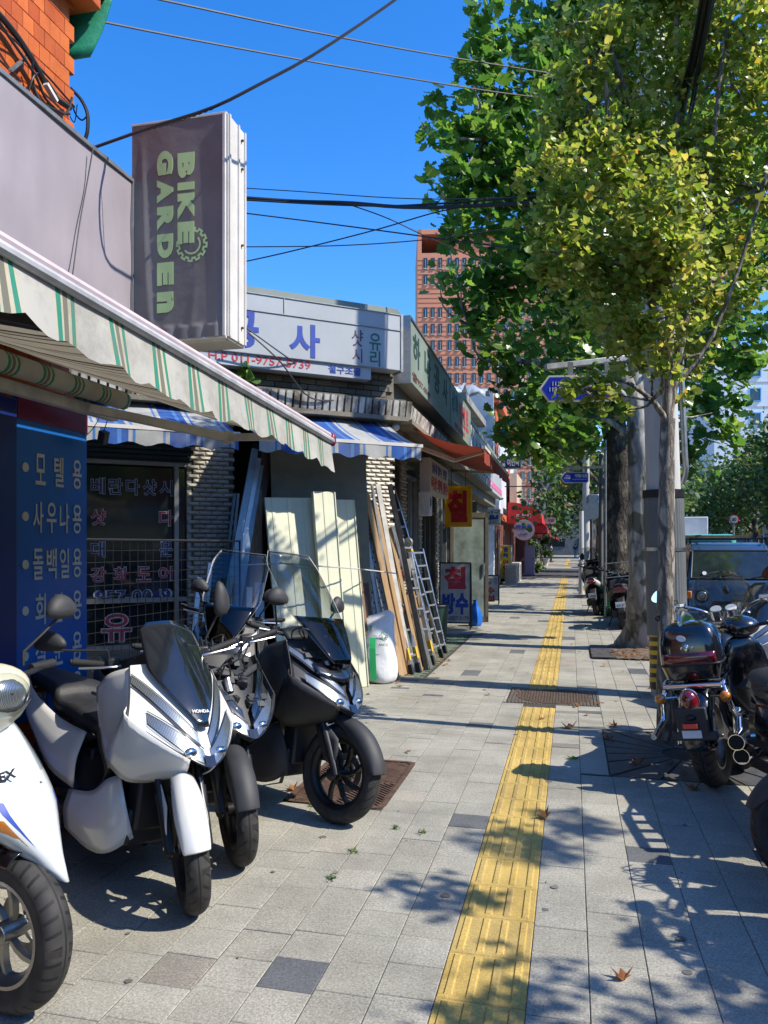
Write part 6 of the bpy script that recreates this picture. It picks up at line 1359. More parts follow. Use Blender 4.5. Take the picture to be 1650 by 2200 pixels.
    mb = MB(); mb.ell((-1.62, 0, .74), (.06, .1, .05)); mb.build('tail_lamp', m_red, t)
    mb = MB(); mb.surf([[(-1.2, s_ * .07, .42) for s_ in (-1, 0, 1)], [(-1.45, s_ * .075, .60) for s_ in (-1, 0, 1)], [(-1.68, s_ * .07, .48) for s_ in (-1, 0, 1)], [(-1.74, s_ * .07, .34) for s_ in (-1, 0, 1)]], 5, 14); mb.build('rear_mudguard', m_black, t, smooth=60, solid=.006)
    wheel(t, (-1.315, 0, r - .004), r - .004, .13, .178, None, 0, spokes=5, disc=False, name='rear_wheel')
    mb = MB(); mb.tube(crv([(-.8, -.1, .25), (-1.05, -.17, .26), (-1.25, -.2, .32), (-1.6, -.2, .42)], 12), [.025, .06], 12); mb.build('exhaust', m_dk, t)
    # handlebar
    mb = MB(T); 
    hb_ = [(-.47, .36, 1.03), (-.44, .2, 1.0), (-.40, .08, .98), (-.40, -.08, .98), (-.44, -.2, 1.0), (-.47, -.36, 1.03)]
    mb.tube(crv(hb_, 18), .011, 10); mb.cyl((-.41, 0, .86), (-.40, 0, .99), .022); mb.build('handlebar', m_chrome if kind in ('bare', 'tall') else m_dk, t)
    for s in (-1, 1):
        mb = MB(T); mb.tube([(-.475, s * .37, 1.032), (-.45, s * .24, 1.006)], .017, 12); mb.ell((-.477, s * .378, 1.034), (.014, .01, .014)); mb.build('grip', m_rubber, t)
        mb = MB(T); mb.tube(crv([(-.41, s * .15, .995), (-.385, s * .22, 1.0), (-.41, s * .35, 1.01)], 8), .006, 8); mb.build('brake_lever', m_alu, t)
        mb = MB(T); mb.box((-.445, s * .2, 1.01), (.05, .06, .045)); mb.build('switch_block', m_black, t, bevel=.008)
        if kind == 'white': mirror(t, T, (-.43, s * .22, 1.02), (-.44, s * .30, 1.20) if s > 0 else (-.50, s * .46, 1.10), (-1, -s * 1.1, .05), size=(.052, .082) if s > 0 else (.09, .045))
        if kind == 'tall': mirror(t, T, (-.43, s * .2, 1.0), (-.40, s * .26, 1.16), (-1, -s * .25, .05), size=(.07, .05))
    mb = MB(T); mb.surf([[(-.36, -.16, .96), (-.33, 0, .98), (-.36, .16, .96)], [(-.42, -.17, 1.02), (-.41, 0, 1.05), (-.42, .17, 1.02)], [(-.5, -.1, .99), (-.5, 0, 1.01), (-.5, .1, .99)]], 10, 8)
    if kind in ('white', 'tall', 'black'): mb.build('handlebar_cover', m_black, t, smooth=60, solid=.01)
    mb = MB(T)
    for i in range(5): mb.tube(crv([(-.42, -.1 + .05 * i, 1.0), (-.30 - .02 * i, -.12 + .06 * i, 1.03 + .02 * (i % 2)), (-.3, -.05 + .02 * i, .86)], 9), .0045, 6)
    mb.build('cable', m_cable, t)
    mb = MB(); mb.tube(crv([(-.62, .14, .26), (-.7, .22, .14), (-.78, .27, .02)], 6), .012, 8); mb.build('side_stand', m_dk, t)
    return t
def gz(px, py): p = G(px, py); return p
s_w = big_scooter('white big scooter with smoked windscreen and twin slanted headlamps, second from the left', G(395, 1960), 119, -8, -27, 'white', 'scooters parked on the left')
s_k = big_scooter('black scooter stripped of its windscreen with brackets and wiring exposed', G(500, 1858), 123, -7, -22, 'bare', 'scooters parked on the left')
s_t = big_scooter('black scooter with a tall clear windscreen, farthest right of the left row', G(722, 1768), 118, -7, 4, 'tall', 'scooters parked on the left')
# second white scooter, nearest, cut by the left edge
def classic_scooter():
    loc = G(8, 2178); t = thing('motor_scooter', 'bluish white scooter with round headlamp and long front apron, cut by the left edge', 'scooter', loc, R(90 - 92), 'scooters parked on the left', roll=R(-7))
    T = steerT(-12); r = .262
    wheel(t, (0, 0, r), r, .11, .165, T, 1, m_rims, spokes=6, swirl=.5)
    for s in (-1, 1):
        mb = MB(T); mb.tube([(.02, s * .09, r - .01), (-.12, s * .09, .55)], [.026, .02], 14); mb.ell((.02, s * .09, r), (.03, .022, .03)); mb.build('fork_leg', m_alu, t)
    mb = MB(T); rows = []
    for a in np.linspace(R(72), R(140), 10):
        c, s_ = math.cos(a), math.sin(a); ro = r + .02; rows.append([(c * (ro - .05), -.07, r + s_ * (ro - .05)), (c * ro, -.055, r + s_ * ro), (c * (ro + .01), 0, r + s_ * (ro + .01)), (c * ro, .055, r + s_ * ro), (c * (ro - .05), .07, r + s_ * (ro - .05))])
    mb.grid(rows); mb.build('front_mudguard', m_black_p, t, smooth=70, solid=.005, sub=1)
    # apron: centre ridge from the bar down to a point over the wheel
    mb = MB(); rows = []
    for j in range(15):
        f = j / 14; z = .93 - .50 * f; x = -.12 + .32 * f ** .85; hw_ = (.17 + .055 * math.sin(PI * min(1, f * 1.15))) * (1 - max(0, f - .55) ** 1.3 * 2.45)
        rows.append([Vector((x - (.22 - .09 * f) * abs(u) ** 2.2, hw_ * u, z + .06 * abs(u) ** 2 * f)) for u in [i / 8 - 1 for i in range(17)]])
    mb.grid(rows); mb.build('front_apron', m_white_b, t, smooth=80, solid=.008)
    AP = rows
    def ap(f, u, off=.006):
        j = f * 14; a = int(min(13, j)); k = j - a; i = (u + 1) * 8; b2 = int(min(15, i)); l = i - b2
        p = (AP[a][b2] * (1 - l) + AP[a][b2 + 1] * l) * (1 - k) + (AP[a + 1][b2] * (1 - l) + AP[a + 1][b2 + 1] * l) * k; return p + Vector((off, off * u, 0))
    for s in (-1, 1):
        mb = MB(); g = [[ap(.02 + .30 * j / 4 + .02, s * (.34 + .62 * i / 6) if j < 4 else s * (.5 + .4 * i / 6), .008) for i in range(7)] for j in range(5)]; g = [[ap(.03 + .05 * 0 + (.32 * j / 5) * (1 - .15 * abs(i / 6 - .2)), s * (.30 + .64 * i / 6 * (1 - .0 * j)), .007) for i in range(7)] for j in range(6)]
        mb.grid(g); q = mb.build('upper_lamp', m_refl, t, smooth=60); mb = MB(); mb.grid([[p + Vector((.006, 0, 0)) for p in r_] for r_ in g]); mb.build('lamp_lens', m_lens, q, smooth=60)
        mb = MB(); g = [[ap(.62 + .30 * i / 10, s * (.62 + .34 * j / 4 - .0 * i), .008) for i in range(11)] for j in range(5)]; mb.grid(g); q = mb.build('indicator_lamp', m_amber, t, smooth=60); mb = MB(); mb.grid([[p + Vector((.007, s * .002, 0)) for p in r_] for r_ in g]); mb.build('lamp_lens', m_lens, q, smooth=60)
        mb = MB(); g = [[ap(.50 + .3 * i / 8, s * (.50 + .10 * j * (1 - i / 8)), .009) for i in range(9)] for j in range(2)]; mb.grid(g); mb.build('blue_stripe', m_inkb, t, smooth=60)
    mb = MB(); mb.cyl(ap(.42, .18, 0), ap(.42, .18, .008), .009, n=14); mb.build('apron_screw', m_alu, t)
    mb = MB()
    put_text(mb, 'NEX', ap(.34, -.42, .022), Vector((.62, .62, .28)), Vector((-.2, -.1, .95)), .085, .03, .04, .002); mb.build('lettering', m_ink, t, smooth=0)
    # headset with round lamp
    T = T @ Matrix.Translation((.13, 0, 0))
    mb = MB(T); mb.ell((-.27, 0, 1.04), (.13, .15, .085), 24, 14); mb.surf([[(-.16, -.1, 1.0), (-.13, 0, .97), (-.16, .1, 1.0)], [(-.24, -.12, .93), (-.20, 0, .90), (-.24, .12, .93)]], 8, 5); mb.build('headset_cover', m_cream, t, smooth=80)
    mb = MB(T); mb.ell((-.185, 0, 1.02), (.055, .088, .07), 24, 14); q = mb.build('headlamp', m_refl, t, smooth=80)
    mb = MB(T); mb.ell((-.175, 0, 1.02), (.06, .096, .078), 24, 14); mb.build('lamp_lens', m_lens, q, smooth=80)
    mb = MB(T); mb.ell((-.16, 0, 1.025), (.03, .04, .035)); mb.build('bulb', m_chrome, q)
    mb = MB(T); mb.tube(crv([(-.36, .33, 1.08), (-.3, .15, 1.06), (-.3, -.15, 1.06), (-.36, -.33, 1.08)], 14), .011, 8); mb.build('handlebar', m_dk, t)
    for s in (-1, 1):
        mb = MB(T); mb.tube([(-.365, s * .36, 1.08), (-.34, s * .24, 1.075)], .017, 12); mb.build('grip', m_rubber, t)
        mirror(t, T, (-.33, s * .2, 1.09), (-.30, s * .33, 1.26), (-1, -s * .2, 0), size=(.075, .045))
    mb = MB(); mb.surf([[(-.42, -.2, .92), (-.40, 0, .95), (-.42, .2, .92)], [(-.44, -.22, .6), (-.42, 0, .6), (-.44, .22, .6)], [(-.5, -.16, .28), (-.5, 0, .28), (-.5, .16, .28)], [(-.8, -.16, .26), (-.8, 0, .26), (-.8, .16, .26)]], 9, 14); mb.build('inner_shield', m_black, t, smooth=60, solid=.012)
    for s in (-1, 1):
        mb = MB(); mb.surf([[(-.4, s * .19, .9), (-.43, s * .21, .88)], [(-.28, s * .21, .7), (-.43, s * .22, .62)], [(-.22, s * .16, .5), (-.48, s * .17, .3)]], 8, 10); mb.build('side_panel', m_white_b, t, smooth=70, solid=.006)
        mb = MB(); mb.surf([[(-.8, s * .1, .7), (-1.1, s * .15, .74), (-1.55, s * .06, .8)], [(-.8, s * .18, .5), (-1.1, s * .2, .55), (-1.55, s * .06, .7)], [(-.8, s * .15, .3), (-1.1, s * .15, .4), (-1.5, s * .05, .6)]], 10, 8); mb.build('rear_side_panel', m_white_b, t, smooth=70, solid=.006)
    mb = MB(); mb.ell((-1.1, 0, .78), (.4, .15, .07)); mb.build('seat', m_seat, t)
    mb = MB(); mb.box((-.3, 0, .55), (.1, .16, .5)); mb.box((-1.0, 0, .35), (.5, .2, .3)); mb.build('engine_and_frame', m_black, t, bevel=.02)
    wheel(t, (-1.27, 0, r), r, .11, .165, None, 1, m_rims, disc=False, name='rear_wheel')
    return t
s_c = classic_scooter()
# scooters behind the front row
o = dup(s_t, (-2.2, 5.0, 0), R(90 - 165), 'dark scooter with a curved screen half hidden behind the white scooter', 'scooters parked behind'); o.location = (-2.42, 4.75, 0)
# ------------------------------------------------------------ black cruiser with top box
t = thing('cruiser_motorcycle', 'black chrome cruiser motorcycle seen from behind carrying a shiny black top box', 'motorcycle', G(1542, 1688), R(90 - 20), roll=R(-9)); cru = t
r = .315
wheel(t, (0, 0, r), r, .15, .2, None, 1, m_rims, spokes=5, swirl=.2, name='rear_wheel')
wheel(t, (1.6, 0, r), r, .11, .22, None, 0, m_rims, spokes=5, swirl=.2, name='front_wheel')
mb = MB(); rows = []
for a in np.linspace(R(35), R(188), 16):
    c, s_ = math.cos(a), math.sin(a); f_ = (a - R(35)) / R(153); ro = r + .05 + .02 * math.sin(PI * f_); w2 = .10
    rows.append([(c * (ro - .13), -w2, r + s_ * (ro - .13) + .02), (c * (ro - .05), -w2 * 1.02, r + s_ * (ro - .05) + .02), (c * (ro - .01), -w2 * .75, r + s_ * (ro - .01) + .02), (c * ro, 0, r + s_ * ro + .025), (c * (ro - .01), w2 * .75, r + s_ * (ro - .01) + .02), (c * (ro - .05), w2 * 1.02, r + s_ * (ro - .05) + .02), (c * (ro - .13), w2, r + s_ * (ro - .13) + .02)])
mb.grid(rows); mb.build('rear_mudguard', m_black_p, t, smooth=70, solid=.006, sub=1)
mb = MB(); mb.box((-.375, 0, .46), (.03, .18, .20), rot=(0, R(-8), 0)); mb.box((-.36, 0, .385), (.04, .26, .05)); mb.build('plate_bracket', m_black_m, t, bevel=.008)
mb = MB(); mb.box((-.40, .01, .45), (.02, .085, .03)); mb.build('rear_reflector', m_redf, t, bevel=.003)
mb = MB(); mb.box((-.385, .01, .40), (.012, .11, .045)); mb.build('small_label', m_plate, t)
mb = MB(); mb.ell((-.385, .0, .50), (.03, .035, .022)); mb.build('plate_lamp', m_dk, t)
mb = MB(); mb.ell((-.36, 0, .585), (.05, .052, .075), 20, 14, rot=(0, R(-12), 0)); q = mb.build('tail_lamp', m_red, t); mb = MB(); mb.rev([(.075, 0), (.085, .008), (.075, .016)], 28); mb.T = Matrix.Identity(4)
mb = MB(Matrix.Translation((-.355, 0, .585)) @ Euler((0, R(-12), 0)).to_matrix().to_4x4()); mb.tube([(0, .057 * math.cos(a), .082 * math.sin(a)) for a in [2 * PI * k / 28 for k in range(29)]], .006, 6); mb.build('chrome_rim', m_chrome, q)
for s in (-1, 1):
    mb = MB(); mb.cyl((-.24, s * .10, .60), (-.26, s * .17, .60), .009, n=8); st = mb.build('indicator', m_chrome, t)
    mb = MB(); mb.ell((-.285, s * .19, .60), (.03, .034, .034)); mb.build('amber_lens', m_amber, st)
    mb = MB(); mb.tube(crv([(.12, s * .13, .45), (-.05, s * .16, .62), (-.2, s * .17, .66), (-.1, s * .17, .69), (.35, s * .15, .70)], 18), .014, 10); mb.build('side_rail', m_chrome, t)
    mb = MB(); mb.tube(crv([(-.18, s * .165, .66), (-.22, s * .19, .58), (-.24, s * .2, .47), (-.34, s * .22, .42), (-.45, s * .22, .40)] if s > 0 else [(-.18, s * .165, .66), (-.22, s * .19, .58), (-.12, s * .2, .47), (.1, s * .2, .44)], 18), .017, 12); mb.build('chrome_guard', m_chrome, t)
    mb = MB(); mb.tube([(.1, s * .17, .46), (-.02, s * .17, .26)], [.03, .028], 14)
    for k in range(9): mb.rev([(.0, 0)], 3) if False else None
    mb.build('shock_absorber', m_chrome, t)
mb = MB(); mb.tube([(-.24, -.17, .665), (-.24, .17, .665)], .019, 14); mb.tube([(-.1, -.17, .68), (-.1, .17, .68)], .012, 10); mb.tube([(.15, -.16, .69), (.15, .16, .69)], .012, 10); mb.build('rear_rack', m_chrome, t)
for z, x in ((.30, -.30), (.20, -.22)):
    mb = MB(); mb.tube([(.9, -.16, z - .05), (.3, -.21, z), (x, -.21, z + .03)], [.03, .045, .047], 16); mb.rev([(.05, 0), (.05, .01)], 3) if False else None; q = mb.build('exhaust', m_chrome, t); mb = MB(); mb.cyl((x - .002, -.21, z + .03), (x + .03, -.21, z + .03), .043, n=16); mb.build('exhaust_mouth', m_dark, q)
mb = MB(); mb.surf([[(.1, -.13, .74), (.1, 0, .76), (.1, .13, .74)], [(.25, -.15, .74), (.25, 0, .755), (.25, .15, .74)], [(.5, -.16, .68), (.5, 0, .69), (.5, .16, .68)], [(.78, -.1, .72), (.78, 0, .74), (.78, .1, .72)]], 9, 16); mb.build('seat', m_seat, t, solid=.06, smooth=60)
mb = MB(); mb.ell((.98, 0, .80), (.30, .155, .13), 22, 14); mb.build('fuel_tank', m_black_p, t, smooth=80)
mb = MB(); put_text(mb, 'Daystar', (.98, -.150, .82), (1, 0, 0), (0, .25, 1), .16, .04, .0, .004); mb.build('tank_lettering', mat('gold', (.7, .5, .2), .3, 1.), t, smooth=0)
mb = MB(); mb.cyl((.95, 0, .92), (.95, 0, .945), .035); mb.rev([(.05, 0)], 3) if False else None; mb.build('tank_cap', m_chrome, t)
mb = MB(); mb.box((.85, 0, .42), (.45, .3, .32)); mb.box((.55, 0, .5), (.3, .22, .3)); mb.tube([(.3, 0, .6), (1.25, 0, .8)], .03); mb.build('frame', m_black, t, bevel=.02)
for s in (-1, 1):
    mb = MB(); mb.cyl((.85, s * .08, .45), (.92, s * .2, .62), .075, n=18); mb.ell((.93, s * .21, .64), (.06, .06, .05)); mb.ell((.80, s * .2, .35), (.13, .06, .12)); mb.build('engine_casing', m_chrome, t)
    mb = MB(); mb.tube([(1.6, s * .09, r), (1.28, s * .09, .92)], [.028, .022], 12); mb.build('fork_leg', m_chrome, t)
    mb = MB(); mb.tube([(.2, s * .2, .62), (.42, s * .26, .5), (.35, s * .26, .3), (.1, s * .2, .35)], .05, 8); mb.build('padded_bar', m_black_m, t)
    P = [(1.25, s * .06, .95), (1.18, s * .16, 1.04), (1.12, s * .30, 1.09), (.98, s * .42, 1.05)]
    mb = MB(); mb.tube(crv(P, 14), .013, 10); mb.build('handlebar', m_chrome, t)
    mb = MB(); mb.tube([(1.03, s * .385, 1.07), (.93, s * .455, 1.03)], .019, 12); mb.build('grip', m_rubber, t)
    mb = MB(); mb.box((1.07, s * .35, 1.085), (.07, .05, .05)); mb.box((1.11, s * .31, 1.11), (.06, .09, .035)); mb.build('switch_block', m_chrome, t, bevel=.008)
    mirror(t, Matrix.Identity(4), (1.1, s * .32, 1.1), (1.05, s * .40, 1.24) if s < 0 else (1.05, s * .42, 1.16), (-1, -s * .12, .05), m_black_m, (.075, .055))
for k in range(4): 
    mb = MB(); mb.tube(crv([(1.05, -.34, 1.08), (1.15, -.2 + .02 * k, 1.0 - .02 * k), (1.3, -.1, .9), (1.25, -.05, .7)], 12), .005, 6); mb.build('cable', m_cable, t)
for y in (-.05, .06): mb = MB(); mb.cyl((1.2, y, .98), (1.16, y, 1.05), .048, n=20); q = mb.build('gauge', m_chrome, t); mb = MB(); mb.cyl((1.16, y, 1.05), (1.157, y, 1.055), .04, n=20); mb.build('dial', m_inkw, q)
mb = MB(); mb.ell((1.42, 0, .86), (.12, .1, .1)); mb.build('headlamp', m_chrome, t)
mb = MB(); mb.surf([[(1.25, -.2, .98), (1.4, 0, 1.02), (1.25, .2, .98)], [(1.2, -.22, 1.15), (1.32, 0, 1.2), (1.2, .22, 1.15)], [(1.1, -.16, 1.3), (1.2, 0, 1.34), (1.1, .16, 1.3)]], 12, 8); mb.build('windscreen', m_screen, t, smooth=70, solid=.003)
# top box: a thing of its own, strapped on the rack
tb_ = thing('top_box', 'glossy black domed luggage box with red reflector band strapped behind the cruiser seat', 'luggage box', cru.matrix_basis @ Vector((-.10, 0, .70)), cru.rotation_euler[2] + R(4), roll=R(-9)); t = tb_
def boxring(z, s, sy=1.): 
    P = []
    for k in range(40):
        a = 2 * PI * k / 40; c, s_ = math.cos(a), math.sin(a); P.append((.20 * s * math.copysign(abs(c) ** .38, c), .225 * s * sy * math.copysign(abs(s_) ** .42, s_), z))
    return P
mb = MB(); mb.grid([boxring(z, s) for z, s in ((0, .01), (0, .84), (.01, .88), (.05, .95), (.075, 1.0))], closed=True); mb.build('lower_shell', m_black_p, t, smooth=50)
mb = MB(); mb.grid([boxring(z, s) for z, s in ((.085, 1.0), (.16, .985), (.205, .955), (.245, .88), (.27, .76), (.287, .5), (.293, .02))], closed=True); mb.build('lid', m_black_p, t, smooth=50)
mb = MB(); mb.tube([boxring(.08, 1.01)[k % 40] for k in range(41)], .006, 6); mb.build('seam_strip', m_dk, t)
mb = MB(); ring = [boxring(z, s * 1.012) for z, s in ((.09, 1.0), (.115, .995), (.14, .99))]; sel = [k % 40 for k in range(15, 26)]; mb.grid([[rg[k] for k in sel] for rg in ring]); mb.build('red_reflector_band', m_red, t, smooth=60, solid=.004)
mb = MB(); mb.rev([(.0, 0), (.034, 0), (.034, .004), (0, .004)], 24, closed=False); M_ = Matrix.Translation((-.205, .03, .215)) @ Euler((0, R(10), R(-90))).to_matrix().to_4x4() @ Matrix.Diagonal((1, 1, .45, 1)); mb2 = MB(M_); mb2.add(mb.v, mb.f); mb2.build('oval_badge', m_plate, t, smooth=0)
mb = MB(); mb.ell((-.2, .0, .165), (.012, .02, .02)); 
for y in (-.04, .04): mb.ell((-.2, y, .165), (.006, .008, .008))
mb.build('lock', m_chrome, t)
for s in (-1, 1):
    mb = MB(); P = [(math.cos(R(90 + 36 * k)) * (.05 if k % 2 == 0 else .024), math.sin(R(90 + 36 * k)) * (.05 if k % 2 == 0 else .024)) for k in range(10)]; mb.prism(P, Matrix.Translation((.02, s * .222, .16)), .008); mb.build('star_badge', m_chrome, t, smooth=0)
mb = MB(); mb.tube(crv([(-.06, -.226, .1), (-.05, -.225, .2), (.0, -.19, .262), (.08, -.21, .22), (.12, -.225, .12)], 16), .004, 6); mb.build('chrome_line', m_chrome, t)
tb_.scale = (.85, .80, 1.22)
# ------------------------------------------------------------ delivery scooter with flat rack at the right edge
t = thing('delivery_scooter', 'dark delivery scooter with a flat perforated rear rack, cut by the right edge', 'scooter', G(1775, 1800), R(90 + 8), roll=R(-5)); dsc = t
r = .25; wheel(t, (0, 0, r), r, .12, .165, None, 1, m_rimk, spokes=5, disc=False, name='rear_wheel'); wheel(t, (1.25, 0, r), r, .11, .165, None, 1, m_rimk, spokes=5, name='front_wheel')
mb = MB(); rx = [-.42, -.30, -.2, -.1, 0, .1]
mb.box((-.415, 0, .79), (.05, .36, .018)); mb.box((.1, 0, .79), (.05, .34, .018)); mb.box((-.16, -.17, .79), (.5, .05, .018)); mb.box((-.16, .17, .79), (.5, .05, .018)); mb.box((-.16, 0, .79), (.5, .07, .018))
for x in (-.29, -.16, -.03): mb.box((x, 0, .788), (.05, .34, .016))
mb.build('rack_plate', m_grate, t, bevel=.004)
mb = MB(); mb.tube([(-.44, -.19, .765), (-.44, .19, .765), (.1, .18, .765), (.35, .14, .72)], .012, 8); mb.tube([(-.44, -.19, .765), (.1, -.18, .765), (.35, -.14, .72)], .012, 8); mb.tube([(-.3, -.12, .76), (-.15, -.12, .6)], .012); mb.tube([(-.3, .12, .76), (-.15, .12, .6)], .012); mb.build('rack_frame', m_dk, t)
for s in (-1, 1):
    mb = MB(); mb.surf([[(-.42, s * .05, .70), (-.1, s * .14, .72), (.4, s * .17, .68)], [(-.40, s * .09, .62), (-.1, s * .19, .58), (.4, s * .2, .5)], [(-.33, s * .06, .5), (-.05, s * .16, .42), (.4, s * .17, .34)]], 12, 8); mb.build('rear_side_panel', m_black_p, t, smooth=60, solid=.006)
    mb = MB(); mb.ell((-.40, s * .13, .66), (.05, .06, .045)); q = mb.build('indicator', m_refl, t); mb = MB(); mb.ell((-.405, s * .135, .66), (.055, .066, .05)); mb.build('clear_lens', m_lens, q)
    mb = MB(); mb.tube(crv([(1.0, s * .1, 1.0), (.93, s * .25, 1.02), (.88, s * .36, 1.0)], 10), .012); mb.build('handlebar', m_dk, t)
    mb = MB(); mb.tube([(.93, s * .26, 1.02), (.87, s * .38, 1.0)], .018, 12); mb.build('grip', m_rubber, t)
mirror(t, Matrix.Identity(4), (.95, .22, 1.02), (.80, .36, 1.04), (-.65, -.62, .36), m_chrome, (.095, .068)); mirror(t, Matrix.Identity(4), (.95, -.22, 1.02), (.9, -.36, 1.2), (-1, .1, 0), m_black_m, (.08, .055))
mb = MB(); mb.ell((-.43, 0, .64), (.03, .07, .045)); mb.build('tail_lamp', m_red, t)
for y, z in ((.16, .5), (.15, .36)): mb = MB(); mb.tube([(.5, y * 1.0, z - .1), (-.25, y * 1.1, z)], [.03, .045], 16); q = mb.build('exhaust', m_dk, t); mb = MB(); mb.tube([(-.25, y * 1.1, z), (-.27, y * 1.1, z)], .047, 18); mb.build('exhaust_rim', m_chrome, q)
mb = MB(); mb.ell((.35, 0, .74), (.4, .15, .07)); mb.build('seat', m_seat, t); mb = MB(); mb.box((.2, 0, .45), (.7, .22, .3)); mb.box((.75, 0, .3), (.5, .3, .08)); mb.build('body_frame', m_black, t, bevel=.04); mb = MB(); mb.ell((1.06, 0, .62), (.09, .19, .34), 20, 14, rot=(0, R(-14), 0)); mb.ell((1.0, 0, 1.0), (.12, .12, .07), 18, 12); mb.build('front_shield', m_black_p, t, smooth=80)
mb = MB(); mb.surf([[(-.3, -.08, .5), (-.3, .08, .5)], [(-.42, -.08, .4), (-.42, .08, .4)], [(-.46, -.08, .28), (-.46, .08, .28)]], 5, 8); mb.build('rear_mudguard', m_black, t, solid=.006)
# scooters just past the right edge of the frame: their shadows fall across the pavement
dup(s_k, (1.04, 3.72, 0), R(90 + 95), 'dark scooter nearest the camera at the right edge, almost wholly outside it', 'scooters parked by the kerb', roll=R(-7))
dup(s_t, (1.12, 3.12, 0), R(90 + 100), 'dark scooter with clear windscreen outside the right edge, beside the nearest one', 'scooters parked by the kerb', roll=R(-7))
dup(s_w, (1.48, 7.45, 0), R(90 - 205), 'white big scooter with white mirrors behind the black cruiser', 'scooters parked by the kerb', roll=R(-6))
tbx = thing('white_top_box', 'white luggage box with black clips between the cruiser and the blue van', 'luggage box', (2.0, 8.7, .62), R(60)); mb = MB()
mb.grid([[(a[0] * 1.1, a[1] * 1.1, a[2]) for a in boxring(z, s)] for z, s in ((0, .01), (0, .84), (.03, .92), (.09, 1.0), (.17, .98), (.22, .92), (.26, .78), (.29, .4), (.295, .02))], closed=True); mb.build('shell', m_white_p, tbx, smooth=50); mb = MB(); mb.box((-.225, .1, .13), (.02, .03, .08)); mb.box((-.225, -.1, .13), (.02, .03, .08)); mb.build('clip', m_black, tbx)
mb = MB(); mb.box((0, 0, -.31), (.3, .3, .62)); mb.build('stand', m_black, tbx, bevel=.02)
# far scooters and bikes along the kerb
def plate(par, x, z, s, tilt=0.):
    mb = MB(); mb.box((x, 0, z), (.006, .17, .10), rot=(0, R(-14), 0)); q = mb.build('number_plate', m_plate, par, smooth=0)
    mb = MB(); put_text(mb, s, (x - .0075, 0, z - .012), (0, -1, 0), (.24, 0, .97), .14, .045, .02, .002); mb.build('plate_lettering', m_inkb, q, smooth=0)
def at_rear(px, py, az): g_ = G(px, py); h = R(az); return g_ + Vector((math.sin(h), math.cos(h), 0)) * 1.315
o = dup(s_w, at_rear(1283, 1322, 6), R(90 - 6), 'white scooter seen from behind with a number plate, beside the green crate', 'scooters parked by the kerb', roll=R(-8)); plate(o, -1.76, .46, '2402')
o = dup(s_k, at_rear(1340, 1352, 4), R(90 - 4), 'dark motorcycle with a tubular rear carrier and red tail lamp behind the pale trunk', 'scooters parked by the kerb', roll=R(-6)); plate(o, -1.78, .48, '07')
mb = MB(); mb.tube([(-1.65, -.2, .98), (-1.65, -.2, 1.22), (-1.65, .2, 1.22), (-1.65, .2, .98), (-1.2, .2, .95), (-1.2, -.2, .95), (-1.65, -.2, .98)], .01, 6); mb.build('tubular_carrier', m_alu_g, o)
mb = MB(); mb.box((-1.74, 0, .74), (.05, .2, .09)); mb.build('wide_tail_lamp', m_red, o, bevel=.01)
dup(s_t, at_rear(1270, 1285, 10), R(90 - 10), 'dark scooter with clear windscreen beyond the white scooter by the dark trunk', 'scooters parked by the kerb', roll=R(-8))
dup(s_k, at_rear(1385, 1330, 20), R(90 - 20), 'dark motorcycle parked between the dark trunk and the pale trunk', 'scooters parked by the kerb', roll=R(-8))
dup(s_t, at_rear(1262, 1240, 5), R(90 - 5), 'far dark scooter by the kerb beyond the dark trunk', 'scooters parked by the kerb', roll=R(-8))
# green crate
t = thing('plastic_crate', 'bright green plastic grid crate standing on end by the dark trunk', 'crate', G(1311, 1324), R(14)); mb = MB(); cw, chh = .25, .64
for i in range(6): mb.box((-cw / 2 + cw * i / 5, 0, chh / 2), (.012, .014, chh)); mb.box((-cw / 2 + cw * i / 5, .28, chh / 2), (.012, .014, chh))
for i in range(12): mb.box((0, 0, .01 + (chh - .02) * i / 11), (cw, .016, .012)); mb.box((-cw / 2, .14, .01 + (chh - .02) * i / 11), (.014, .28, .012)); mb.box((cw / 2, .14, .01 + (chh - .02) * i / 11), (.014, .28, .012))
tag(mb.build('grid_walls', m_gcrate, t, smooth=0), kind='stuff')
mb = MB()
for z in (.16, .48): mb.ell((0, -.01, z), (.035, .02, .04))
mb.build('tied_knot', m_rust, t)
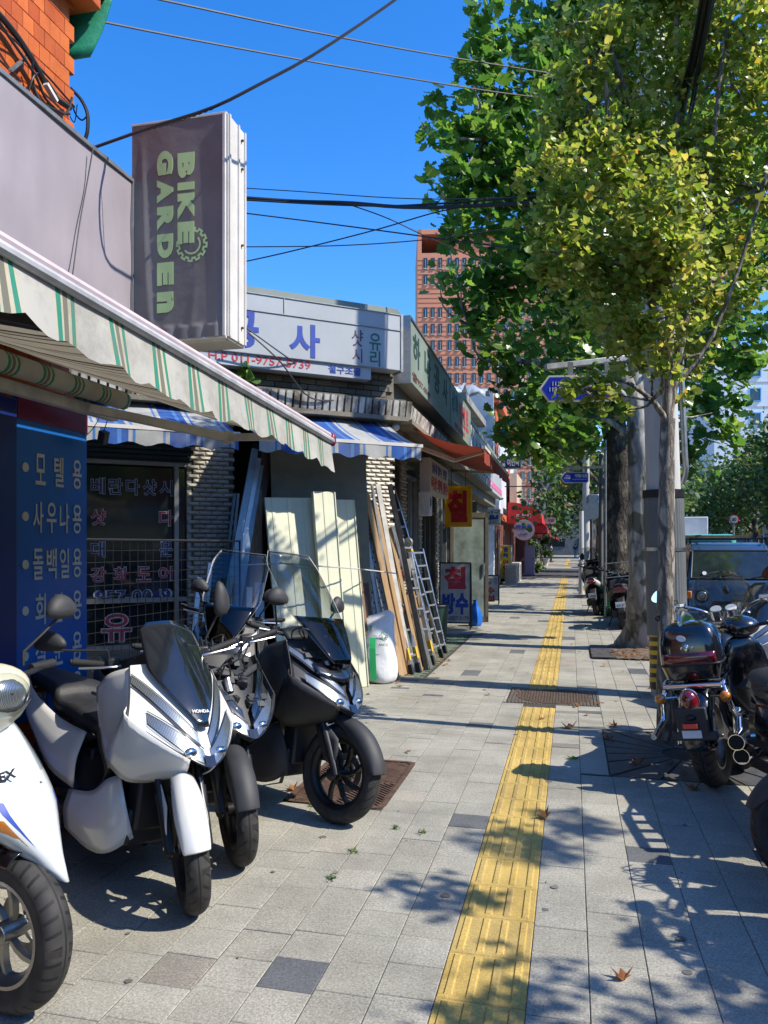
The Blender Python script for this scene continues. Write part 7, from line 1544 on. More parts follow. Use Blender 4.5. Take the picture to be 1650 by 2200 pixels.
# ------------------------------------------------------------ vans and trucks on the road
def van(label, loc, rz, paint, scale=1., group=None):
    t = thing('small_van', label, 'van', loc, rz, group); w2 = .72       # local -y = front
    prof = [(0.02, .36), (-.02, .46), (0, .62), (.02, .86), (.06, .98), (.17, 1.06), (.52, 1.55), (.62, 1.64), (.85, 1.69), (3.1, 1.70), (3.3, 1.6), (3.38, .9), (3.36, .36)]
    mb = MB(); n = len(prof)
    def bx(x, z): return x * (1 - .13 * max(0, z - .95) / .75)
    xs = [-1, -.97, -.85, 0, .85, .97, 1]; rows = []
    for x in xs: rows.append([(bx(w2 * x, z), y + (.05 if abs(x) == 1 else .012 if abs(x) == .97 else 0) * (1 if y < 1 else -1), z - (.04 if abs(x) == 1 else .01 if abs(x) == .97 else 0) * (z > 1.4)) for y, z in prof])
    mb.grid(rows); mb.add(rows[0], [tuple(range(n))]); mb.add(rows[-1], [tuple(range(n - 1, -1, -1))]); mb.build('body', paint, t, smooth=45)
    mb = MB()
    def ws(x, f, o=.012): y, z = .185 + .315 * f, 1.085 + .44 * f; return (bx(w2 * x, z), y - o * .8, z + o * .5)
    mb.grid([[ws(-.9 + 1.8 * i / 8, j / 4, .018) for i in range(9)] for j in range(5)]); mb.build('windscreen', m_glassv, t, smooth=60)
    mb = MB(); mb.tube([ws(-.93, -.03), ws(.93, -.03), ws(.93, 1.04), ws(-.93, 1.04), ws(-.93, -.03)], .016, 6); mb.build('windscreen_seal', m_vand, t)
    for s in (-1, 1):
        for y0, y1 in ((.48, 1.15), (1.3, 2.2), (2.3, 3.1)):
            mb = MB(); mb.add([(bx(s * (w2 + .006), 1.08), y0 - (.22 if y0 < 1 else 0), 1.08), (bx(s * (w2 + .006), 1.08), y1, 1.08), (bx(s * (w2 + .006), 1.55), y1, 1.55), (bx(s * (w2 + .006), 1.55), y0, 1.55)], [(0, 1, 2, 3)]); mb.build('side_window', m_glassv, t, smooth=0)
        mb = MB(); mb.cyl((s * .50, -.03, .78), (s * .50, .04, .78), .115, n=24); q = mb.build('headlamp', m_vand, t, bevel=.01)
        mb = MB(); mb.ell((s * .50, -.03, .78), (.085, .02, .085), 20, 10); mb.build('lamp_lens', m_refl, q)
        mb = MB(); mb.box((s * .70, -.01, .80), (.08, .08, .13)); mb.build('indicator_lamp', m_amber, t, bevel=.02)
        mb = MB(); mb.tube([(s * .71, .2, 1.05), (s * .80, .1, 1.1)], .012); mb.box((s * .82, .1, 1.18), (.10, .04, .2)); mb.build('door_mirror', m_vand, t, bevel=.015)
        for y in (.45, 2.75): mb = MB(); mb.cyl((s * .56, y, .26), (s * .70, y, .26), .26, n=28); q = mb.build('wheel', m_rubber, t, bevel=.02); mb = MB(); mb.cyl((s * .70, y, .26), (s * .712, y, .26), .15, n=20); mb.build('hub_cap', m_alu, q)
    mb = MB(); mb.box((0, -.05, .44), (1.5, .14, .17)); mb.build('bumper', paint, t, bevel=.03)
    mb = MB(); mb.box((0, -.02, .66), (.7, .03, .08)); mb.build('grille', m_vand, t)
    for x in (-.3, .3): mb = MB(); mb.bar((x, .15, 1.09), (x + .32, .2, 1.16), .012); mb.build('wiper', m_vand, t)
    mb = MB()
    for y in (.75, 1.6, 2.6): mb.bar((-.62, y, 1.76), (.62, y, 1.76), .03); mb.bar((-.62, y, 1.66), (-.62, y, 1.77), .03); mb.bar((.62, y, 1.66), (.62, y, 1.77), .03)
    mb.bar((-.62, .6, 1.77), (-.62, 2.9, 1.77), .03); mb.bar((.62, .6, 1.77), (.62, 2.9, 1.77), .03); mb.build('roof_rack', m_vand, t)
    mb = MB(); mb.bar((-.5, .3, 1.80), (-.45, 3.1, 1.82), .05); mb.bar((-.75, .7, 1.8), (.35, .8, 1.8), .09, .045); mb.build('roof_planks', m_wood2, t)
    mb = MB(); mb.cyl((-.44, .2, 1.16), (-.44, .19, 1.165), .035, n=14); mb.build('windscreen_sticker', m_plate, t); return t
V = W(1476, 1280, 13.1)
van('dark blue small van parked facing the camera, cut by the right edge', (V.x + .74, V.y, -.12), R(-3), m_vanb)
def truck(label, loc, rz, cab, box, group='vehicles farther down the road'):
    t = thing('small_truck', label, 'truck', loc, rz, group); mb = MB(); mb.box((0, .8, 1.15), (1.6, 1.4, 1.5)); mb.build('cab', cab, t, bevel=.12, bseg=3); mb = MB(); mb.box((0, .11, 1.45), (1.4, .06, .6)); mb.build('windscreen', m_glassv, t, bevel=.02)
    for s in (-1, 1):
        mb = MB(); mb.box((s * .79, .7, 1.45), (.05, .8, .5)); mb.build('side_window', m_glassv, t, bevel=.02)
        mb = MB(); mb.box((s * .9, .2, 1.4), (.05, .05, .32)); mb.build('door_mirror', m_vand, t)
        mb = MB(); mb.box((s * .6, .08, .8), (.25, .06, .15)); mb.build('headlamp', m_refl, t, bevel=.02)
        for y in (.8, 3.6): mb = MB(); mb.cyl((s * .55, y, .33), (s * .78, y, .33), .33, n=24); mb.build('wheel', m_rubber, t)
    mb = MB(); mb.box((0, 3.0, 1.0 if box is None else 1.6), (1.7, 2.9, .5 if box is None else 1.9)); mb.build('cargo_box', box or cab, t, bevel=.02); mb = MB(); mb.box((0, .1, .5), (1.6, .12, .2)); mb.build('bumper', m_vand, t, bevel=.02); return t
truck('white box truck seen past the dark trunk', (3.3, 24.5, -.12), R(-2), m_truckw, m_truckw); truck('pale green cab truck parked right behind the pale trunk', (2.9, 19.0, -.12), R(-2), m_truckg, None)
truck('far white truck at the end of the kerb line', (2.9, 62, -.12), 0, m_truckw, m_truckw); truck('far green truck near the end of the street', (3.2, 52, -.12), 0, m_truckg, m_truckg)
truck('far dark blue truck beyond the parked trucks', (3.1, 78, -.12), 0, m_vanb, m_vanb)
# ------------------------------------------------------------ goods leaning on the workshop front
def clear_of_wall(p, n):
    p = Vector(p); e = Vector((0, 0, EYE))
    for _ in range(80):
        q = p - C0
        if max(q.dot(N), q.dot(SN)) > n: break
        p = e + (p - e) * .996
    return p
def lean(name, label, cat, a, b, w_, th, m, group=None, ribs=0, rib_m=None, bevel=.002, build_only=False):
    a, b = clear_of_wall(a, .25), clear_of_wall(b, .09); a.z = 0; t = thing(name, label, cat, a, 0, group); d = b - a; x = d.normalized(); wv = (U - x * U.dot(x)).normalized(); nv = x.cross(wv); nv = nv if nv.dot(N) > 0 else -nv
    M = Matrix((wv, nv, x)).transposed().to_4x4(); mb = MB(M); mb.box((0, 0, d.length / 2), (w_, th, d.length)); mb.build('board', m, t, smooth=0, bevel=bevel)
    if ribs:
        mb = MB(M)
        for i in range(ribs):
            c = -w_ / 2 + w_ * (i + .5) / ribs; mb.prism([(c - .018, 0), (c + .018, 0), (c + .018, d.length - .01), (c - .018, d.length - .01)], Matrix.Translation((0, th / 2, 0)), .012)
        for s in (-1, 1): mb.box((s * (w_ / 2 - .004), th / 2 + .004, d.length / 2), (.012, .018, d.length - .006))
        mb.build('pressed_ribs', rib_m or m, t, smooth=0, bevel=.003)
    return t, M, d.length
def WB(px, py, zc): return W(px, py, zc)
lean('backing_board', 'large olive board standing in shade behind the pale green panels', 'board', D(1.03, 0, .45), D(1.03, 2.74, .18), 1.15, .02, m_panel_d)
lean('door_panel', 'widest pale green panel, left of the three leaning panels', 'panel', WB(655, 1492, 7.84) * 1 , WB(618, 1070, 8.2), .52, .03, m_panel, 'leaning pale green panels', 3)
lean('door_panel', 'narrow tallest pale green panel in the middle with a dark edge', 'panel', WB(725, 1484, 7.9), WB(694, 1057, 8.2), .25, .05, m_panel, 'leaning pale green panels', 1)
lean('door_panel', 'pale green panel on the right, beside the white sack', 'panel', WB(760, 1474, 8.2), WB(729, 1074, 8.5), .34, .03, m_panel, 'leaning pale green panels', 2)
lean('plank', 'tall dark brown plank right of the pale green panels', 'plank', WB(800, 1452, 8.6), WB(752, 985, 9.0), .14, .03, m_wood_d, 'timber leaning on the workshop')
lean('plank', 'thin reddish brown plank beside the tall dark one', 'plank', WB(797, 1460, 8.5), WB(757, 1120, 8.8), .06, .04, m_wood2, 'timber leaning on the workshop')
lean('sheet', 'narrow turquoise sheet among the leaning metal', 'sheet', WB(800, 1300, 8.75), WB(766, 1100, 8.85), .12, .012, mat('turquoise_sheet', (.25, .5, .48), .4))
def perforated(label, a, b, w_=.085):
    t, M, l = lean('perforated_rail', label, 'metal rail', a, b, w_, .02, m_alu_g, 'perforated metal rails'); mb = MB(M)
    for i in range(int(l / .06)): mb.box((w_ * .2 * (-1) ** i, .0105, .03 + .06 * i), (.016, .003, .022))
    tag(mb.build('slots', m_dark, t, smooth=0), kind='stuff')
    mb = MB(M)
    for s in (-1, 1): mb.box((s * w_ / 2, .008, l / 2), (.008, .034, l))
    mb.build('flange', m_alu, t, smooth=0)
perforated('perforated aluminium rail nearest the pale green panels', WB(842, 1444, 8.9), WB(772, 1120, 9.2)); perforated('second perforated rail, farther right', WB(855, 1438, 9.1), WB(794, 1165, 9.35), .07)
perforated('thin perforated rail leaning between the planks', WB(828, 1450, 8.8), WB(762, 1060, 9.1), .05)
t = thing('pipe', 'long thick white plastic pipe leaning among the timber', 'pipe', WB(895, 1424, 9.9)); b = t.location.copy(); mb = MB(); mb.tube(crv([(0, 0, 0), (WB(845, 1200, 9.95) - b), (WB(803, 975, 9.8) - b)], 14), .055, 18); mb.build('tube', m_pvc, t)
for i, (p, q, w_, th, m, lab) in enumerate([((868, 1442, 9.3), (786, 1060, 9.6), .07, .045, m_wood, 'tall yellow pine batten behind the white pipe'), ((880, 1438, 9.5), (806, 1085, 9.7), .05, .05, m_wood, 'second yellow pine batten wrapped in film'), ((893, 1434, 9.8), (815, 1060, 9.75), .045, .04, m_wood, 'thin pine batten next to the white pipe'),
      ((862, 1448, 8.95), (824, 1288, 9.1), .075, .03, m_wood, 'short light plank, left foot of the timber'), ((853, 1450, 8.85), (829, 1338, 8.95), .05, .04, m_wood, 'shortest pale wooden stick next to the white sack'), ((874, 1446, 9.2), (840, 1300, 9.3), .05, .03, m_wood2, 'short darker plank behind the short light one'),
      ((915, 1425, 10.0), (880, 1270, 10.2), .12, .03, m_wood, 'broad plank behind the folded ladders'), ((930, 1415, 10.3), (902, 1310, 10.4), .1, .03, m_wood2, 'low plank between the ladders at the right')]):
    lean('plank', lab, 'plank', WB(*p), WB(*q), w_, th, m, 'timber leaning on the workshop')
def ladder(label, a, b, w_, nr=7, hinge=True, group='folding aluminium ladders'):
    a, b = Vector(a), Vector(b); t = thing('folding_ladder', label, 'ladder', a, 0, group); d = b - a; x = d.normalized(); ww = Vector((.35, .9, 0)).normalized(); wv = (ww - x * ww.dot(x)).normalized(); nv = x.cross(wv); nv = nv if nv.x > 0 else -nv
    M = Matrix((wv, nv, x)).transposed().to_4x4(); l = d.length
    for s in (-1, 1): mb = MB(M); mb.box((s * w_ / 2, 0, l / 2), (.028, .06, l)); mb.build('rail', m_alu, t, smooth=0, bevel=.004); mb = MB(M); mb.box((s * w_ / 2, 0, .06), (.034, .066, .12)); mb.build('foot_cap', m_rubber, t, bevel=.005)
    for i in range(nr): mb = MB(M); mb.box((0, 0, l * (i + .7) / nr), (w_, .045, .026)); mb.build('rung', m_alu_g, t, smooth=0, bevel=.003)
    if hinge:
        for s in (-1, 1):
            mb = MB(M); mb.cyl((s * (w_ / 2 + .0) - .02, 0, l), (s * (w_ / 2) + .02, 0, l), .065, n=20); mb.build('hinge_disc', m_alu_g, t, bevel=.004); mb = MB(M); mb.box((s * w_ / 2, 0, l - .11), (.036, .07, .035)); mb.build('yellow_band', m_yel, t, smooth=0); mb = MB(M); mb.box((s * w_ / 2, 0, .24), (.036, .07, .14)); mb.build('yellow_foot_label', m_yel, t, smooth=0)
    return t
ladder('nearest folded ladder with round hinges and yellow bands', WB(893, 1447, 9.12), WB(842, 1232, 9.3), .17, 4); ladder('taller folded ladder behind, marked with red scrawl', WB(922, 1430, 9.7), WB(868, 1165, 10.0), .2, 6)
ladder('long extension ladder leaning highest against the window', WB(938, 1418, 10.3), WB(832, 1050, 10.45), .3, 10, False); ladder('rightmost ladder with broad treads', WB(945, 1408, 10.7), WB(893, 1180, 10.9), .32, 8, False)
ORD = ['first', 'second', 'third', 'fourth', 'fifth', 'sixth', 'seventh', 'eighth', 'ninth', 'tenth', 'eleventh', 'twelfth', 'thirteenth']
for i in range(13):
    bx_ = 795 + i * 11; tx_ = 752 + i * 8 + random.uniform(-6, 6); ty = random.choice([1005, 1040, 1090, 1130, 1180]); zc = 8.9 + .11 * i
    zc = 8.6 + .05 * i; lean('metal_strip', f'{["grey aluminium", "old brown timber", "cream painted", "bright steel", "light pine", "blackened metal"][i % 6]} strip behind the perforated rails, {ORD[i]} from the white sack side', 'strip', WB(bx_, 1462 - 2 * i, 2508 / (290 - 2 * i)), WB(tx_, ty, zc + .25), random.choice([.03, .045, .06]), .02, [m_alu_g, m_wood2, m_frame_d, m_steel, m_wood, m_dk][i % 6], 'strips stacked behind the perforated rails')
for i in range(8):
    bx_ = 440 + 14 * i; tx_ = 500 + 9 * i + random.uniform(-8, 8); ty = random.choice([1010, 1060, 1150, 1200]); lean('metal_strip', f'{["black", "blue grey", "dull aluminium", "dark brown"][i % 4]} strip in the shade of the open bay, {ORD[i]} from the brick pier', 'strip', WB(bx_, 1495, 8.0), WB(tx_, ty, 8.6), random.choice([.03, .05]), .02, [m_dk, m_steel_b, m_alu_g, m_wood_d][i % 4], 'strips leaning in the open bay')
# red spray marks
t = thing('spray_marks', 'red spray scrawl on a tag hanging from the taller folded ladder', 'tag', WB(868, 1225, 9.5), R(YAW)); mb = MB()
for j in range(5): mb.tube(crv([(random.uniform(-.07, .07), -.02 - .003 * j, random.uniform(-.12, .1)) for k in range(6)], 26), .006, 5)
mb.build('scrawl', m_inkr, t); mb = MB(); mb.box((0, 0, 0), (.17, .012, .28)); mb.build('tag_sheet', m_frame_d, t)
# white sack
t = thing('white_sack', 'full white woven sack with green print slumped before the timber', 'sack', WB(818, 1468, 8.5)); t.location.z = 0; mb = MB(); g = []
for z, hw_, hd in ((0, .02, .02), (.0, .12, .08), (.03, .165, .12), (.12, .195, .145), (.25, .20, .14), (.38, .185, .135), (.5, .19, .12), (.60, .17, .09), (.68, .185, .05), (.74, .20, .02), (.76, .17, .008)):
    g.append([Vector((hw_ * math.copysign(abs(math.cos(a)) ** .8, math.cos(a)) * (1 + .05 * math.sin(5 * a + 9 * z)) - .10 * z + .012 * math.sin(z * 22 + 2 * a), hd * math.copysign(abs(math.sin(a)) ** .9, math.sin(a)) * (1 + .10 * math.sin(4 * a + 14 * z)) + .22 * z, z + .03 * math.cos(a) * (z > .5) - .02 * math.cos(3 * a) * (z > .6))) for a in [2 * PI * k / 28 for k in range(28)]])
mb.grid(g, closed=True); mb.build('sack_body', m_sack, t, smooth=80, sub=1)
mb = MB()
def sk(x, z, o=.022): return Vector((x - .10 * z, -(.15 if z < .4 else .15 - .35 * (z - .4)) + .22 * z - o + .7 * x * x, z))
for i in range(12): z0, z1 = .05 + .45 * i / 12, .05 + .45 * (i + 1) / 12; mb.add([sk(-.07, z0), sk(.0, z0), sk(.0, z1), sk(-.07, z1)], [(0, 1, 2, 3)])
mb.build('green_print', mat('print_green', (.02, .4, .12), .5), t, smooth=0)
mb = MB(); put_text(mb, 'ANCO', sk(-.06, .58, .022), (0, .25, -1), (1, 0, 0), .12, .035, .02, .002); put_text(mb, '♻', sk(.09, .52, .03), X_, Z_, .1, .1, .02, .002); put_text(mb, 'ANCO', sk(.09, .43, .03), X_, Z_, .11, .03, .02, .002); mb.build('lettering', mat('print_green_dark', (.01, .25, .1), .5), t, smooth=0)
# steel sections at the left of the bay
for i, (p, q, w_, m, lab) in enumerate([((445, 1495, 7.5), (548, 965, 8.2), .07, m_steel_b, 'long blue grey channel, leftmost and longest of the bay'), ((462, 1495, 7.6), (556, 985, 8.3), .05, m_steel, 'long bright steel channel beside the leftmost one'), ((480, 1495, 7.6), (560, 1000, 8.35), .06, m_steel_b, 'long dull channel, third from the pilaster'),
      ((402, 1490, 7.3), (428, 1240, 7.6), .05, m_steel, 'short bright channel nearest the wire panel'), ((420, 1490, 7.3), (452, 1210, 7.6), .05, m_steel, 'short bright channel, second from the pilaster'), ((505, 1490, 7.7), (512, 1135, 8.0), .09, m_steel_b, 'grey sheet strip standing almost upright'), ((532, 1490, 7.7), (535, 1262, 7.9), .06, m_steel, 'light blue channel upright in front of the brown plank'),
      ((522, 1490, 7.6), (523, 1322, 7.8), .05, m_steel, 'lowest light blue channel in the bay'), ((492, 1495, 7.8), (558, 1060, 8.5), .04, m_dk, 'thin black bar crossing behind the channels'), ((560, 1490, 7.7), (556, 1252, 7.95), .10, m_steel_b, 'blue grey flat sheet beside the pale panels')]):
    lean('steel_section', lab, 'metal section', WB(*p), WB(*q), w_, .035, m, 'steel sections leaning in the bay')
lean('plank', 'brown plank upright between the channels and the pale panels', 'plank', WB(548, 1492, 7.9), WB(550, 1052, 8.3), .13, .03, m_wood2, 'timber leaning on the workshop')
lean('plank', 'dark beam leaning deep inside the bay', 'plank', WB(500, 1495, 8.2), WB(575, 960, 8.9), .12, .05, m_wood_d, 'timber leaning on the workshop')
# wire mesh panel
a, b = W(97, 1158, 4.75), W(515, 1165, 6.9); t = thing('wire_mesh_panel', 'black wire mesh display panel standing behind the scooters', 'mesh panel', (a.x, a.y, 0), math.atan2(b.y - a.y, b.x - a.x)); wl = math.hypot(b.x - a.x, b.y - a.y); hh = 1.56
mb = MB(); mb.tube([(0, 0, .05), (0, 0, hh), (wl, 0, hh), (wl, 0, .05)], .010, 6); mb.tube([(0, 0, .3), (wl, 0, .3)], .008, 6); mb.build('frame', m_cable, t)
mb = MB(); n = int(wl / .085)
for i in range(1, n): mb.tube([(wl * i / n, 0, .3), (wl * i / n, 0, hh)], .0022, 4, cap=False)
for k in range(1, 16): mb.tube([(0, 0, .3 + .079 * k), (wl, 0, .3 + .079 * k)], .0022, 4, cap=False)
tag(mb.build('wires', m_cable, t), kind='stuff')
# rope across the goods
t = thing('tie_rope', 'pale rope tied across the leaning panels and rails', 'rope', WB(515, 1214, 7.3)); b = t.location.copy(); mb = MB(); mb.tube(crv([(0, 0, 0), WB(610, 1211, 7.6) - b, WB(680, 1216, 7.75) - b, WB(765, 1222, 8.1) - b, WB(850, 1232, 8.9) - b], 30), .007, 6); mb.build('strand', m_rope, t); mb = MB(); mb.tube(crv([WB(600, 1208, 7.6) - b, WB(640, 1218, 7.65) - b, WB(676, 1228, 7.75) - b], 12), .006, 6); mb.build('loose_strand', m_rope, t)
# things in the paint shop doorway
t = thing('water_dispenser', 'blue and white box with a clear bottle in the paint shop doorway', 'box', G(925, 1345) + Vector((0, .6, 0))); mb = MB(); mb.box((0, 0, .42), (.24, .24, .84)); mb.build('case', m_frame_w, t, bevel=.02); mb = MB(); mb.cyl((0, 0, .86), (0, 0, 1.12), .1, n=20); mb.build('bottle', m_screen, t, bevel=.02)
t = thing('bin', 'dark green dustbin left of the red and white pavement board', 'bin', G(935, 1392) + Vector((-.1, .7, 0))); mb = MB(); mb.cyl((0, 0, 0), (0, 0, .55), .15, .19, 20); mb.build('barrel', mat('bin_green', (.01, .04, .03), .5), t); mb = MB(); mb.cyl((0, 0, .55), (0, 0, .59), .2, n=20); mb.build('lid', m_black, t, bevel=.01)
t = thing('meter_box', 'cream electric meter box under the end of the white waterproofing sign', 'meter box', S(10.95, 1.95, .08), R(91)); mb = MB(); mb.box((0, 0, .17), (.26, .16, .34)); mb.build('case', m_frame_d, t, bevel=.01); mb = MB(); mb.box((0, -.085, .2), (.14, .012, .12)); mb.build('meter_glass', m_glassv, t)
t = thing('house_number_plate', 'small blue house number plate on the brick pier of the paint shop', 'plate', S(10.98, 1.55, -.19), R(91)); mb = MB(); mb.prism([(-.06, 0), (.06, 0), (.06, .17), (0, .23), (-.06, .17)], Matrix.Identity(4), .012); mb.build('plate', m_yard, t, smooth=0); mb = MB(); put_text(mb, '97', (0, -.008, .08), X_, Z_, .07, .06, .02, .002); mb.build('lettering', m_inkw, t, smooth=0)
t = thing('orange_poster', 'orange poster hanging on the dark glass right of the white pipe', 'poster', S(9.42, 2.05, -.22), R(91)); mb = MB(); mb.box((.2, 0, .3), (.34, .01, .6)); mb.build('sheet', mat('poster_orange', (.55, .1, .03), .6, var=.2), t, smooth=0)
t = thing('wall_lamp', 'small white round lamp at the corner beneath the ribbed ledge', 'lamp', D(.02, 2.93, .12)); mb = MB(); mb.ell((0, 0, 0), (.05, .05, .045)); mb.build('shade', m_frame_w, t); mb = MB(); mb.bar((0, 0, 0), (-.1, .1, .04), .02); mb.build('arm', m_dk, t)
t = thing('hanging_lamp', 'small black lantern hanging by a wire under the green striped awning', 'lamp', W(222, 950, 4.7)); mb = MB(); mb.box((0, 0, .03), (.05, .05, .08), rot=(.3, .4, 0)); mb.build('lantern', m_black, t, bevel=.006); mb = MB(); mb.tube(crv([(0, 0, .06), (.03, 0, .15), (.0, .02, .24)], 6), .003, 5); mb.tube(crv([(0, 0, .2), (-.06, 0, .1), (-.14, .02, .04)], 6), .0025, 5); mb.build('wire', m_cable, t)
# ------------------------------------------------------------ poles, street signs, wires
pg = Vector((.93, 8.05, 0)); pg = Vector((*W(1438, 1172, 7.75).xy, 0))
t = thing('utility_pole', 'thick cracked concrete utility pole in a ribbed grey sleeve behind the ginkgo', 'utility pole', pg)
tp_ = W(1398, 130, 7.9) - pg; mb = MB(); mb.tube([(0, 0, 0), tuple(tp_ * .5), tuple(tp_), tuple(tp_ * 1.5)], [.175, .16, .14, .125], 28); mb.build('shaft', m_conc, t)
mb = MB(); ring = lambda z: [Vector((math.cos(2 * PI * k / 72) * (.19 + .004 * (k % 2)) , math.sin(2 * PI * k / 72) * (.19 + .004 * (k % 2)), z)) + tp_ * (z / tp_.z) * Vector((1, 1, 0)).length * 0 + Vector((tp_.x, tp_.y, 0)) * (z / tp_.z) for k in range(72)]
mb.grid([ring(.62), ring(2.05)], closed=True); mb.build('ribbed_sleeve', m_sleeve, t, smooth=0)
mb = MB(); mb.grid([[p * 1.0 + Vector((0, 0, 0)) for p in ring(2.03)], [p + Vector((0, 0, .05)) for p in ring(2.03)]], closed=True); q_ = Vector((tp_.x, tp_.y, 0)) * (2.06 / tp_.z); mb.cyl(q_ + Vector((0, 0, 2.0)), q_ + Vector((0, 0, 2.08)), .203, n=40); mb.build('sleeve_collar', m_dk, t)
mb = MB(); q_ = Vector((tp_.x, tp_.y, 0)) * (1.48 / tp_.z); mb.cyl(q_ + Vector((0, 0, 1.465)), q_ + Vector((0, 0, 1.5)), .199, n=40); mb.build('steel_band', m_alu, t)
# warning wrap: yellow and black diagonals as real bands
for i in range(7):
    mb = MB(); rows = []
    for j in range(2): rows.append([Vector((math.cos(a) * .192, math.sin(a) * .192, .12 + .5 * 0 + (.09 * i) + .045 * j + .10 * (k / 36))) for k, a in [(k, 2 * PI * k / 36 + PI / 2) for k in range(37)]])
    mb.grid(rows); mb.build('yellow_stripe', m_yel, t, smooth=60)
mb = MB(); mb.cyl((0, 0, .08), (0, 0, .78), .189, n=36); mb.build('black_wrap', m_black, t)
mb = MB(); mb.tube(crv([(.14, .12, 2.15), (.17, .1, 2.3), (.15, .08, 2.6), (.05, .05, 5)], 14), .03, 10); mb.build('conduit', m_alu_g, t)
am = Vector((tp_.x, tp_.y, 0)) * (3.42 / tp_.z); ae = W(1172, 789, 7.55) - pg
mb = MB(); mb.box(am + Vector((0, -.02, 3.44)), (.42, .44, .16)); mb.build('arm_clamp', m_alu_g, t, bevel=.01)
mb = MB(); a0 = am + Vector((-.2, -.1, 3.43)); mb.bar(a0, ae, .06, .055); mb.build('sign_arm', m_alu_g, t, bevel=.004)
for z in (4.4, 5.35, 6.0): q_ = Vector((tp_.x, tp_.y, 0)) * (z / tp_.z); mb = MB(); mb.cyl(q_ + Vector((0, 0, z)), q_ + Vector((0, 0, z + .05)), .17, n=30); mb.box(q_ + Vector((-.15, -.12, z)), (.16, .08, .14)); mb.build('cable_clamp', m_dk, t)
def arrow_sign(label, px0, px1, py0, py1, zc, lines):
    a = W(px0, py1, zc); wd = (px1 - px0) * zc / 1650; h = (py1 - py0) * zc / 1650; t = thing('street_name_sign', label, 'street sign', a, R(YAW - 4), 'blue arrow street name signs')
    def pl(i): return [(i * 1.6, h / 2), (h * .38 + i * .4, i), (wd - i - h * .1, i), (wd - i, i + h * .1), (wd - i, h - i - h * .1), (wd - i - h * .1, h - i), (h * .38 + i * .4, h - i)]
    mb = MB(); mb.prism(pl(0), Matrix.Identity(4), .035); mb.build('white_rim', m_frame_w, t, smooth=0); mb = MB(); mb.prism(pl(h * .07), Matrix.Identity(4), .041); mb.build('blue_face', m_yard, t, smooth=0)
    write(t, [(s, wd * x, h * z, wd * w_, h * hh, bo) for s, x, z, w_, hh, bo in lines], m_inkw, -.023); mb = MB()
    for x in (.42, .9): mb.bar((wd * x, 0, h), (wd * x, 0, h + .13), .05, .02)
    mb.build('hanger', m_alu_g, t); return t
ln = [('약령시로', .72, .66, .44, .34, .03), ('Yangnyeongsi-ro', .66, .34, .5, .14, .005), ('111-2', .26, .68, .16, .16, .01), ('113-28', .24, .46, .2, .16, .01)]
arrow_sign('near blue arrow street sign partly hidden by ginkgo leaves', 1157, 1318, 808, 864, 7.5, ln); arrow_sign('far blue arrow street sign lettered 약령시로 beyond the plane tree', 1204, 1264, 1015, 1038, 16.4, ln)
arrow_sign('tiny farthest blue arrow sign over the pavement', 1214, 1238, 1107, 1115, 42, ln[:1])
def pole(name, label, px, zc, ztop, r, m, cat='pole', group=None):
    b = W(px, 1172, zc); b.z = 0; t = thing(name, label, cat, b, 0, group); mb = MB(); mb.tube([(0, 0, 0), (0, 0, ztop)], [r, r * .75], 14); mb.build('shaft', m, t); return t
t = pole('street_lamp', 'slim grey street lamp with a long lamp head left of the dark trunk', 1301, 16.2, 3.75, .028, m_alu_g, 'street lamp'); mb = MB(); mb.tube(crv([(0, 0, 3.3), (-.05, 0, 3.52), (-.25, 0, 3.56), (-.32, 0, 3.56)], 8), .012); mb.tube([(0, 0, 3.58), (-.45, 0, 3.56)], .015); mb.build('arm', m_alu_g, t); mb = MB(); mb.ell((-.58, 0, 3.52), (.2, .07, .055)); mb.build('lamp_head', m_beige, t)
mb = MB(); mb.bar((0, 0, 3.18), (-1.0, 0, 3.16), .05); mb.build('sign_arm', m_alu_g, t)
pole('pole', 'dark steel pole in a sleeve just left of the dark trunk', 1291, 17.5, 3.6, .06, m_sleeve, 'pole')
t = pole('utility_pole', 'grey concrete pole by the far scooters', 1259, 27, 6.5, .14, m_conc, 'utility pole'); mb = MB(); mb.box((.25, -.1, 3.0), (.35, .25, .6)); mb.build('switch_box', m_alu_g, t, bevel=.02)
t = pole('street_lamp', 'far lamp post with curved arm over the pavement', 1255, 34, 4.0, .05, m_alu_g, 'street lamp'); mb = MB(); mb.tube(crv([(0, 0, 3.0), (-.2, 0, 3.3), (-.5, 0, 3.35)], 8), .02); mb.build('arm', m_alu_g, t); mb = MB(); mb.ell((-.62, 0, 3.33), (.22, .09, .06)); mb.build('lamp_head', m_beige, t)
t = pole('traffic_mirror', 'round grey sign back on a pole near the far scooters', 1273, 26, 2.9, .03, m_alu_g, 'traffic sign'); mb = MB(); mb.cyl((0, -.06, 2.7), (0, -.03, 2.7), .3, n=28); mb.build('disc', m_alu_g, t)
pole('pole', 'pale weathered post before the far grey pole', 1249, 24, 2.6, .09, m_conc, 'pole')
t = thing('round_sign', 'blank white round sign projecting over the pavement below the leaves', 'sign', W(1173, 1044, 30)); mb = MB(); mb.cyl((0, -.08, 0), (0, .08, 0), .27, n=32); mb.build('disc', m_lav, t, smooth=40); mb = MB(); mb.bar((-.25, 0, 0), (-1.6, 0, 0), .04); mb.build('bracket', m_dk, t)
